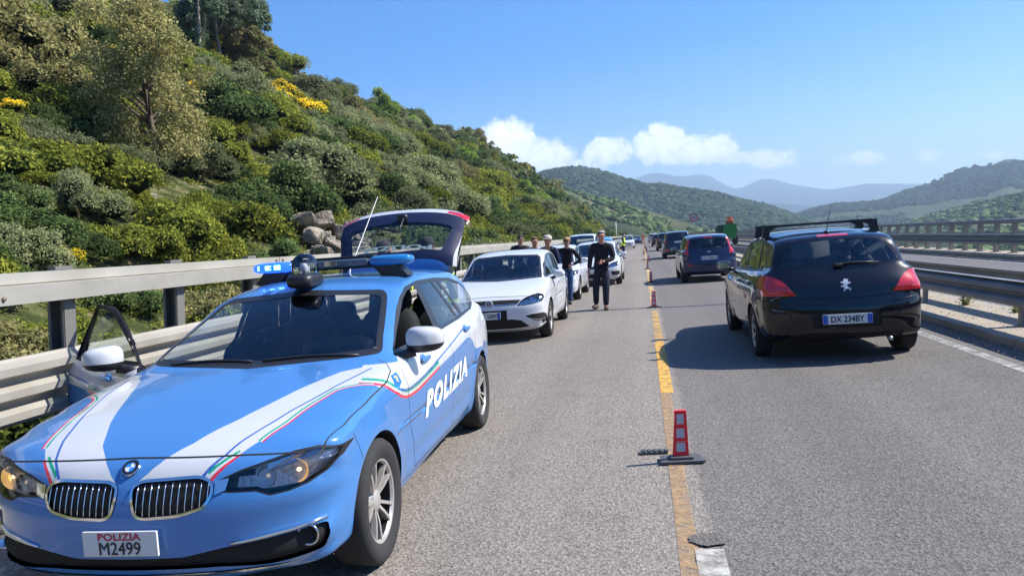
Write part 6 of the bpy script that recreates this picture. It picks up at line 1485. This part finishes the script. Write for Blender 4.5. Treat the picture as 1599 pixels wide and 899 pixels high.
def person(loc, face, H, label, top, trs, shoe, hair=(.2, .2, .2), arms='down', legs=(.10, .10, 0, 0), skin=None, cap=None, glasses=False, vest=None, jacket=None, female=False, group=None, stripes=None, hairlen=0., cat='person', bend=0.):
    """face: direction (deg clockwise from +Y) that the person looks; local frame: x to their left... y forward, z up"""
    S = H/1.75; root = empty('person', (loc[0], loc[1], 0), -R_(face), label, cat, group); skin = skin or SKIN_
    root.rotation_euler = (Matrix.Rotation(0, 4, 'X') @ Matrix.Rotation(.0705, 4, 'Y') @ Matrix.Rotation(-R_(face), 4, 'Z')).to_euler()
    J = {}; sw = .185 if not female else .155; hw = .09 if not female else .10
    J['pel'] = (0, 0, .93); J['wa'] = (0, .0, 1.08); J['ch'] = (0, .01+bend*.5, 1.28); J['ub'] = (0, bend, 1.42); J['nk'] = (0, .01+bend, 1.50); J['hb'] = (0, .02+bend*1.2, 1.575); J['hd'] = (0, .03+bend*1.3, 1.645); J['ht'] = (0, .02+bend*1.3, 1.695)
    for s, nm in ((1, 'L'), (-1, 'R')):       # +x is the person's right when looking along +y; L is -x
        x = -s
        J['sh'+nm] = (x*sw, bend, 1.43)
        a = arms[0 if s > 0 else 1] if isinstance(arms, (tuple, list)) else arms
        el, wr = {'down': ((x*(sw+.06), .0+bend, 1.15), (x*(sw+.07), .05+bend, .90)), 'front': ((x*(sw+.08), .02, 1.14), (x*.09, .20, 1.08)), 'hip': ((x*(sw+.20), -.06, 1.16), (x*(hw+.08), .05, 1.05)),
                  'fwd': ((x*(sw+.06), .14, 1.18), (x*(sw-.02), .36, 1.22)), 'side': ((x*(sw+.16), .08, 1.20), (x*(sw+.34), .22, 1.14)), 'slight': ((x*(sw+.09), -.03, 1.16), (x*(sw+.10), .10, .93)), 'up': ((x*(sw+.12), .18, 1.25), (x*(sw), .30, 1.45))}[a]
        J['el'+nm] = el; J['wr'+nm] = wr
        lx, ly = (legs[0], legs[2]) if s > 0 else (legs[1], legs[3])
        J['hp'+nm] = (x*hw, 0, .90); J['kn'+nm] = (x*(hw+lx)/2+x*.01, ly*.5+.04, .50); J['an'+nm] = (x*lx, ly, .09); J['to'+nm] = (x*(lx+.03), ly+.15, .035); J['he'+nm] = (x*lx, ly-.05, .04)
    P = lambda k: tuple(c*S for c in J[k])
    def chain(names, rad, extra=None):
        names = list(names); V = [P(n) for n in names]; return V
    def build(nm, E, Rr, m, sub=1, add=None):
        ks = []; [ks.append(k) for e in E for k in e if k not in ks]
        V = [P(k) for k in ks]; Ed = [(ks.index(a), ks.index(b)) for a, b in E]; rr = [Rr[k] if not isinstance(Rr[k], tuple) else tuple(q*S for q in Rr[k]) for k in ks]; rr = [r*S if not isinstance(r, tuple) else r for r in rr]
        if add:
            for base, pts, rads in add:
                prev = ks.index(base)
                for p, r in zip(pts, rads): V.append(p); rr.append(r); Ed.append((prev, len(V)-1)); prev = len(V)-1
        return skin_mesh(nm, V, Ed, rr, m, root, 0, sub)
    w = .88 if female else 1
    rb = {'pel': (.145*w, .105), 'wa': (.13*w, .10), 'ch': (.155*w, .11), 'ub': (.11*w, .08), 'nk': .055, 'hb': .068, 'hd': (.090, .112), 'ht': (.070, .088)}
    for n in 'LR': rb.update({'sh'+n: .062*w, 'el'+n: .044*w, 'wr'+n: .028, 'hp'+n: .092, 'kn'+n: .06, 'an'+n: .04, 'to'+n: .03, 'he'+n: .03})
    fingers = []
    for n, s in (('L', -1), ('R', 1)):
        e, q = Vector(P('el'+n)), Vector(P('wr'+n)); d = (q-e).normalized(); sd = d.cross(Vector((0, 1, 0)) if abs(d.y) < .8 else Vector((0, 0, 1))).normalized()
        palm = q+d*.055; fingers.append(('wr'+n, [tuple(palm)], [.026]))
    E = [('pel', 'wa'), ('wa', 'ch'), ('ch', 'ub'), ('ub', 'nk'), ('nk', 'hb'), ('hb', 'hd'), ('hd', 'ht')]
    for n in 'LR': E += [('ub', 'sh'+n), ('sh'+n, 'el'+n), ('el'+n, 'wr'+n), ('pel', 'hp'+n), ('hp'+n, 'kn'+n), ('kn'+n, 'an'+n), ('an'+n, 'to'+n)]
    body = build('body', E, rb, skin, 2, fingers)
    # hands, face: joined into the same body mesh
    bm = bmesh.new(); bm.from_mesh(body.data)
    for n, s in (('L', -1), ('R', 1)):
        e, q = Vector(P('el'+n)), Vector(P('wr'+n)); d = (q-e).normalized(); sd = d.cross(Vector((0, 1, 0)) if abs(d.y) < .8 else Vector((0, 0, 1))).normalized(); nr = sd.cross(d); palm = q+d*.05
        for k in range(4):
            b = palm+sd*(-.027+.018*k)+d*.02; L = (.062, .072, .068, .052)[k]; tube(bm, [b, b+d*L*.5, b+d*L*.85-nr*.018, b+d*L*.95-nr*.036], [.0095, .009, .008, .006], 6)
        tube(bm, [palm-d*.02+sd*.02, palm+sd*.045+d*.0, palm+sd*.055+d*.03], [.011, .010, .007], 6)
    h = Vector(P('hd')); tube(bm, [h+Vector((0, .082*S, .015)), h+Vector((0, .105*S, -.012)), h+Vector((0, .088*S, -.022))], [.008, .014, .010], 6)
    for s in (1, -1): superell(bm, h+Vector((s*.076*S, -.005, -.01)), (.012, .02, .032), 2.2, 8, 6)
    superell(bm, h+Vector((0, .078*S, -.048*S)), (.026, .012, .007), 2, 8, 6)
    for f in bm.faces: f.smooth = True
    bm.to_mesh(body.data); bm.free()
    bm = bmesh.new()
    for s in (1, -1): superell(bm, h+Vector((s*.030*S, .083*S, .010)), (.013, .008, .006), 2, 8, 6)
    bobj('eyes', bm, BLK, body, True) if not glasses else bm.free()
    # clothing
    rt = {'pel': (.165*w, .122), 'wa': (.150*w, .118), 'ch': (.175*w, .128), 'ub': (.125*w, .092), 'nk': (.066, .066)}
    for n in 'LR': rt.update({'sh'+n: .080*w, 'el'+n: .060*w, 'wr'+n: .042})
    if jacket is not None:
        for k_ in list(rt): rt[k_] = tuple(q*1.14 for q in rt[k_]) if isinstance(rt[k_], tuple) else rt[k_]*1.10
    Et = [('wa', 'ch'), ('ch', 'ub'), ('ub', 'nk'), ('wa', 'pel')]
    for n in 'LR': Et += [('ub', 'sh'+n), ('sh'+n, 'el'+n), ('el'+n, 'wr'+n)]
    tp = build('top', Et, rt, jacket or top, 2)
    if jacket is not None:      # open jacket: shirt strip in front
        bm = bmesh.new(); y = .135*S; bm.faces.new([bm.verts.new(v) for v in ((-.055*S, y+.012, .92*S), (.055*S, y+.012, .92*S), (.075*S, y+.014, 1.2*S), (.05*S, y-.02, 1.44*S), (-.05*S, y-.02, 1.44*S), (-.075*S, y+.014, 1.2*S))])
        r_ = bmesh.ops.extrude_face_region(bm, geom=bm.faces[:]); [setattr(v, 'co', v.co-Vector((0, .06, 0))) for v in r_['geom'] if isinstance(v, bmesh.types.BMVert)]; fixn(bm); bobj('shirt', bm, top, root)
    rl = {'pel': (.150*w, .115), 'wa': (.135*w, .105)}
    for n in 'LR': rl.update({'hp'+n: .118*w if not female else .10, 'kn'+n: .086*w, 'an'+n: .066*w})
    build('trousers', [('pel', 'wa')]+[e for n in 'LR' for e in (('pel', 'hp'+n), ('hp'+n, 'kn'+n), ('kn'+n, 'an'+n))], rl, trs, 2)
    for n in 'LR':
        bm = bmesh.new(); a, t_ = Vector(P('an'+n)), Vector(P('to'+n)); d = (t_-a); d.z = 0; d.normalize(); m_ = Matrix.Translation(Vector(((a.x+t_.x)/2-d.x*.03, (a.y+t_.y)/2-d.y*.03, .052))) @ Matrix.Rotation(math.atan2(d.y, d.x), 4, 'Z')
        b2 = bmesh.new(); superell(b2, (0, 0, 0), (.145*S, .05*S, .052), 3., 18, 10, lambda q: Vector((q.x, q.y, q.z*(1-.35*(q.x > 0)*q.x/.14))));  b2.transform(m_)
        me = bpy.data.meshes.new('t'); b2.to_mesh(me); b2.free(); bm.from_mesh(me); bpy.data.meshes.remove(me); bobj('shoe', bm, shoe, root, True)
    hm = mat('hair', hair, .7, noise_amt=.35, noise_scale=60, bump=.8, bscale=90); bm = bmesh.new(); hh = Vector(P('hd'))
    def hf(q):
        k = 1+.05*math.sin(q.x*160)*math.cos(q.z*130); return Vector((q.x*k, q.y*k, q.z*k))
    superell(bm, hh+Vector((0, -.012*S, .028*S)), ((.080+hairlen*.25)*S, (.098+hairlen*.12)*S, (.080+hairlen*.2)*S), 2.2, 22, 14, hf)
    cut_ = [f for f in bm.faces if (f.calc_center_median()-hh).y > .015*S and (f.calc_center_median()-hh).z < .058*S or (f.calc_center_median()-hh).z < (-.035-hairlen)*S]
    bmesh.ops.delete(bm, geom=cut_, context='FACES'); bobj('hair', bm, hm, root, True) if not cap else bm.free()
    if cap:
        cm_ = cloth('cap cloth', cap); bm = bmesh.new(); superell(bm, hh+Vector((0, -.006, .045*S)), (.098*S, .112*S, .078*S), 2.3, 22, 12); bmesh.ops.delete(bm, geom=[f for f in bm.faces if f.calc_center_median().z < hh.z+.018], context='FACES')
        prism(bm, [(-.07, .08), (-.06, .15), (0, .175), (.06, .15), (.07, .08)], lambda u, v, d: (hh.x+u*S, hh.y+v*S, hh.z+.028-.1*(v-.08)+d), 0, .008); fixn(bm); bobj('cap', bm, cm_, root, True)
        bm = bmesh.new(); superell(bm, hh+Vector((0, -.03, -.01)), (.084*S, .085*S, .06*S), 2.2, 14, 8); bobj('hair', bm, hm, root, True)
    if glasses:
        bm = bmesh.new()
        for s in (1, -1): superell(bm, hh+Vector((s*.034*S, .092*S, .012)), (.027, .008, .019), 2.6, 12, 8); tube(bm, [hh+Vector((s*.062*S, .085*S, .016)), hh+Vector((s*.083*S, .0, .012))], .003, 5)
        box(bm, hh+Vector((0, .096*S, .016)), (.02, .006, .006)); bobj('sunglasses', bm, mat('sunglass black', (.01, .01, .012), .1, coat=1), root, True)
    if vest is not None:
        rv = {'wa': (.172*w, .142), 'ch': (.195*w, .150), 'ub': (.150*w, .11), 'pel': (.18, .14)}
        for n in 'LR': rv['sh'+n] = .085
        build('vest', [('wa', 'ch'), ('ch', 'ub'), ('wa', 'pel')]+[('ub', 'sh'+n) for n in 'LR'], rv, vest, 2)
    if stripes is not None:
        for n in 'LR':
            a, b = Vector(P('sh'+n)), Vector(P('el'+n)); c_, d_ = Vector(P('el'+n)), Vector(P('wr'+n))
            for p, q, t_, r in ((a, b, .55, .082), (c_, d_, .45, .064)):
                u = p.lerp(q, t_-.10); v = p.lerp(q, t_+.10); bm = bmesh.new(); tube(bm, [u, v], r*S, 14, False); bobj('reflective_band', bm, stripes, root, True)
    return root
JK = cloth('black jacket cloth', (.020, .018, .022)); SH = cloth('black shirt cloth', (.010, .010, .013)); DJ = cloth('dark jeans', (.018, .022, .034)); BJ = cloth('blue jeans', (.035, .075, .17)); BLKT = cloth('black knit', (.012, .010, .012)); NAVY = cloth('navy cloth', (.014, .022, .055)); GREY = cloth('pale shirt cloth', (.42, .42, .44))
BRS = mat('brown leather shoe', (.07, .042, .025), .55, noise_amt=.3); BKS = mat('black shoe', (.015, .015, .016), .45); HIV = mat('fluorescent yellow cloth with glow', (.62, .85, .02), .7, emit=(.5, .8, .02), estr=.12); ORG = mat('orange workwear', (.85, .16, .03), .7)  # the yellow cloth is given a faint glow of its own
person((-.985, 16.81), 186, 1.73, 'grey-haired man in a dark jacket and jeans walking towards the camera on the roadway', SH, DJ, BRS, (.34, .33, .32), arms=('front', 'down'), legs=(.13, .13, .10, -.14), jacket=JK, skin=SKIN2, bend=.03)
person((-1.93, 18.69), 188, 1.64, 'blonde woman in sunglasses and black top with one hand on her hip', BLKT, BJ, BKS, (.42, .25, .09), arms=('hip', 'side'), legs=(.10, .13, .0, .02), glasses=True, female=True, hairlen=.05)
person((-3.10, 18.8), 170, 1.79, 'dark-haired man in sunglasses and dark jacket, leftmost of the men behind the white hatchback', SH, DJ, BKS, (.03, .02, .018), arms='down', jacket=JK, glasses=True)
person((-2.66, 18.35), 190, 1.71, 'reddish-faced man in a pale shirt, middle of the men behind the white hatchback', GREY, DJ, BKS, (.12, .06, .035), arms='front', skin=SKIN2, bend=.03)
person((-2.24, 17.75), 205, 1.71, 'man in a beige cap and navy jacket leaning behind the white hatchback', NAVY, DJ, BKS, (.05, .04, .03), arms='front', skin=SKIN2, cap=(.50, .45, .38), bend=.06)
person((-2.40, 8.05), 330, 1.72, 'uniformed officer with yellow sleeve bands behind the raised tailgate, nearer the road', NAVY, NAVY, BKS, (.03, .022, .02), arms=('fwd', 'slight'), stripes=HIV, bend=.05)
person((-3.02, 8.2), 20, 1.72, 'uniformed officer seen through the raised rear window, nearer the barrier', NAVY, NAVY, BKS, (.03, .022, .02), arms='fwd', stripes=HIV, bend=.05)
person((-1.41, 54.0), 95, 1.76, 'officer in a fluorescent yellow vest standing on the road further back', NAVY, NAVY, BKS, (.02, .02, .025), arms=('front', 'front'), vest=HIV)
person((.05, 150), 180, 1.75, 'tiny distant worker in orange beyond the lane markers', ORG, ORG, BKS, (.1, .08, .06))
# ================================================================ lane delineators, sign, tractor, debris
DR = mat('delineator red', (.75, .014, .028), .45, noise_amt=.15); DG = mat('delineator grey square', (.42, .43, .47), .35, noise_amt=.12, noise_scale=40); DB = mat('rubber base', (.07, .073, .078), .7, noise_amt=.4, noise_scale=20)
def delineator(loc, rz, lean, label, old=False, group=None):
    r = empty('lane_delineator', (loc[0], loc[1], .008), rz, label, 'road marker', group)
    bm = bmesh.new(); prism(bm, [(-.15, -.085), (-.135, .085), (.135, .085), (.15, -.085)], lambda u, v, d: (u, v, d), 0, .016); box(bm, (0, .0, .025), (.16, .10, .02), bev=.006); fixn(bm); bobj('base', bm, DB, r)
    h = .325; m = mat('weathered delineator', (.28, .10, .09), .6, noise_amt=.4) if old else DR
    f = lambda u, v, d: (u+lean*v, d, .02+v)
    bm = bmesh.new(); prism(bm, [(-.058, 0), (.052, 0), (.040, h), (-.036, h)], f, -.014, .014); box(bm, (-.003+lean*h, 0, .02+h), (.075, .032, .008), bev=.002); fixn(bm)
    for k in range(4): box(bm, (-.003+lean*(.02+k*.1), 0, .03+k*.1), (.104-.009*k, .036, .006))
    b = bobj('blade', bm, m, r)
    bm = bmesh.new()
    for k in range(3):
        z0 = .045+k*.096; w = .031-.003*k
        for s in (-1, 1): bm.faces.new([bm.verts.new(f(u-.003, v, s*.0155)) for u, v in ((-w, z0), (w, z0), (w*.95, z0+.072), (-w*.95, z0+.072))])
    bobj('reflective_squares', bm, DG, b); return r
delineator((.175, 5.29), .10, .03, 'nearest red lane marker with three grey squares on the yellow line')
delineator((.165, 16.6), .05, .0, 'second red lane marker, standing at the dark joint across the road')
delineator((.20, 25.33), .0, .0, 'third red lane marker, in the shadow of the navy hatchback')
delineator((.16, 35.4), .0, .0, 'faded short lane marker, fourth along the yellow line', True)
for x, y, l in ((.27, 45.5, .02), (.05, 62.7, -.05), (.30, 71.3, .1), (.24, 80, .15), (.2, 90, .0), (.22, 108, .0), (.1, 122, .0)):
    delineator((x, y), 0, l, 'small distant lane marker standing on the yellow line far up the road', False, 'distant lane markers')
bm = bmesh.new(); prism(bm, [(-.11, -.04), (-.10, .045), (.02, .05), (.10, .03), (.09, -.03)], lambda u, v, d: (u, v, d), 0, .012)
for k in range(5): box(bm, (-.08+k*.04, .0, .016), (.02, .06, .01))
fixn(bm); o = bobj('broken_marker_base', bm, DB); o.location = (.0, 5.50, .006); o.rotation_euler = (0, 0, .05); tag(o, 'broken flat grey marker base lying left of the nearest lane marker', 'debris')
# round sign
def sign(x, y, zc, r, label, plate=True, ztop=None):
    s = empty('road_sign', (x, y, .12), 0, label, 'road sign'); zc -= .12
    bm = bmesh.new(); tube(bm, [(0, 0, 0), (LEAN*-.0, 0, zc+r*.9)], .03, 8); bobj('pole', bm, GALR, s, True)
    bm = bmesh.new(); lathe(bm, [(0, -.045), (r*.72, -.045)], 'Y', 28, (0, 0, zc)); bobj('sign_face', bm, WPL, s)
    bm = bmesh.new(); lathe(bm, [(r*.72, -.046), (r, -.046), (r, -.03), (0, -.028)], 'Y', 28, (0, 0, zc)); bobj('red_ring', bm, REDS, s)
    for dx, m in ((-.085, REDS), (.085, BLK)):
        bm = bmesh.new(); k = r/.33; q = [(-.06, -.10), (-.06, .02), (-.035, .09), (.035, .09), (.06, .02), (.06, -.10)]; bm.faces.new([bm.verts.new(((dx+u)*k, -.048, zc+v*k)) for u, v in q]); bobj('car_symbol', bm, m, s)
    return s
REDS = mat('sign red', (.45, .02, .03), .5)
sign(4.72, 72, 2.83, .36, 'round red and white no-overtaking sign on a pole in the median')
sign(4.75, 215, 2.9, .42, 'smaller looking round red sign further up the median')
# green tractor on the opposite carriageway
def tractor():
    t = empty('green_machine', (8.35, 80, 0), 0, 'green roadworks tractor with a bulky box on the opposite carriageway', 'tractor')
    G = mat('green machine paint', (.012, .20, .03), .4, coat=.4, noise_amt=.2); 
    bm = bmesh.new(); prism(bm, [(-.25, .55), (-.35, 1.3), (-.2, 2.05), (.95, 2.05), (1.05, 1.5), (1.0, .55)], lambda u, v, d: (u, d, v), -.6, 1.6); fixn(bm); bobj('hopper', bm, G, t)
    bm = bmesh.new(); prism(bm, [(-.9, .9), (-.9, 1.5), (-.75, 2.0), (-.2, 2.0), (-.2, .9)], lambda u, v, d: (u, d, v), .2, 1.8); fixn(bm); bobj('cab_frame', bm, mat('dark cab green', (.02, .07, .04), .3, coat=.6), t)
    bm = bmesh.new(); box(bm, (-.45, .9, 2.05), (.95, 1.7, .12), bev=.03); bobj('cab_roof', bm, mat('pale roof', (.6, .62, .55), .5), t)
    bm = bmesh.new(); box(bm, (-.95, .0, 1.7), (.12, .1, .35), bev=.02); bobj('mirror', bm, BLK, t)
    bm = bmesh.new(); box(bm, (.40, .2, 2.22), (.75, .3, .32), bev=.03); tube(bm, [(.05, .2, 2.1), (.1, .2, 2.75), (.75, .2, 2.75), (.8, .2, 2.1)], .03, 6); tube(bm, [(.2, .2, 2.1), (.55, .2, 2.75)], .025, 6); bobj('guard_rail', bm, mat('faded red frame', (.42, .10, .05), .6), t)
    for x in (-.75, .95):
        for y, r in ((.0, .62), (1.7, .45)):
            bm = bmesh.new(); lathe(bm, [(.2, -.14), (r-.08, -.16), (r, -.1), (r, .1), (r-.08, .16), (.2, .14)], 'X', 24, (x, y, r)); fixn(bm); w_ = bobj('wheel', bm, RUB, t, True); bm = bmesh.new(); lathe(bm, [(0, .1), (.2, .12), (r*.55, .09), (r*.55, -.09), (0, -.1)], 'X', 18, (x, y, r)); bobj('rim', bm, SILV, w_, True)
    return t
tractor()
person((8.75, 80.2), 180, 1.7, 'worker in orange riding on top of the green tractor', ORG, ORG, BKS, (.1, .08, .06), arms='fwd').location.z = 1.25
# small roadside building and lamp post far on the left
b = empty('roadside_building', (-10.5, 232, -1.5), 0, 'small white-walled shed with a brown roof far along the left roadside', 'building')
bm = bmesh.new(); box(bm, (0, 0, 2.2), (5, 6, 4.4)); bobj('wall', bm, PWH2 if 'PWH2' in globals() else WPL, b)
bm = bmesh.new(); prism(bm, [(-2.9, 4.3), (0, 6.0), (2.9, 4.3)], lambda u, v, d: (u, d, v), -3.3, 3.3); fixn(bm); bobj('roof', bm, mat('brown tiles', (.16, .10, .08), .9, noise_amt=.3), b)
bm = bmesh.new(); box(bm, (.6, -3.02, 1.5), (2.4, .06, 2.6)); bobj('door', bm, DARK, b)  # dark panel stands for the shade inside an open doorway
l = empty('lamp_post', (-6.2, 190, 0), 0, 'thin pale lamp post beside the far left edge of the road', 'lamp post'); bm = bmesh.new(); tube(bm, [(0, 0, -1), (0, 0, 5.2)], [.12, .09], 8); bobj('pole', bm, WPL, l, True); bm = bmesh.new(); tube(bm, [(0, 0, 5.2), (1.3, .5, 6.0), (2.6, 1.1, 6.7)], [.08, .07, .06], 6); box(bm, (2.7, 1.2, 6.7), (.8, .25, .12), bev=.03); bobj('arm', bm, mat('tan metal', (.45, .36, .26), .6), l, True)
# weeds and grit along the kerbs
rg = np.random.default_rng(5)
def weed(x, y, z, s, label, seed):
    rg = np.random.default_rng(seed); V, F = [], []
    for i in range(46):
        a = rg.uniform(0, 6.28); L = s*rg.uniform(.5, 1.1); sp = rg.uniform(.2, .9); b = np.array([rg.normal()*.02, rg.normal()*.03, 0]); t_ = b+np.array([math.cos(a)*L*sp, math.sin(a)*L*sp, L*(1-sp*.5)]); w = np.array([-math.sin(a), math.cos(a), 0])*.006
        k = len(V); V += [b-w, b+w, t_+w*1.6, t_-w*1.6]; F.append((k, k+1, k+2, k+3))
        for q in range(3): m_ = b+(t_-b)*(.4+.25*q); k = len(V); n_ = rg.normal(size=3)*.016; u_ = rg.normal(size=3)*.012; V += [m_, m_+n_, m_+n_+u_, m_+u_]; F.append((k, k+1, k+2, k+3))
    o = mobj('weed', V, F, LM['olive'], attr=rg.random(len(F))); o.location = (x, y, z); tag(o, label, 'weed')
weed(5.02, 13.2, .10, .17, 'dry weed growing on the kerb between the two nearest guardrail posts', 3); weed(5.2, 11.9, .10, .10, 'smaller weed on the median kerb near the right edge of the photo', 4)
def grit(name, x0, x1, y0, y1, n, z, label, col, s0=.004, s1=.014):
    rg = np.random.default_rng(9); B = np.array([(1, 0, 0), (-1, 0, 0), (0, 1, 0), (0, -1, 0), (0, 0, 1), (0, 0, -1.)]); T = np.array([(0, 2, 4), (2, 1, 4), (1, 3, 4), (3, 0, 4), (2, 0, 5), (1, 2, 5), (3, 1, 5), (0, 3, 5)])
    c = np.stack([x0+(x1-x0)*rg.random(n)**2 if x1 < x0 else x0+(x1-x0)*rg.random(n), y0+(y1-y0)*rg.random(n)**1.6, np.full(n, z)], -1); s = s0+(s1-s0)*rg.random((n, 1, 1))**2
    V = (B[None]*s*(1+.4*rg.normal(size=(n, 6, 1)))+c[:, None]).reshape(-1, 3); F = (T[None]+(np.arange(n)*6)[:, None, None]).reshape(-1, 3)
    tag(mobj(name, V, F, mat(name, col, .9, noise_amt=.5, noise_scale=30)), label, 'grit', kind='stuff')
grit('kerb_grit', 4.08, 3.78, 6, 30, 5000, .006, 'pale grit lying along the foot of the median kerb', (.30, .27, .23))
grit('slab_grit', 4.12, 5.3, 7, 30, 2500, .103, 'small stones scattered on top of the median kerb', (.28, .25, .2), .003, .012)
grit('road_grit', -1.4, 3.4, 2.2, 14, 500, .004, 'odd pale stones scattered on the near asphalt', (.42, .40, .37), .002, .006)
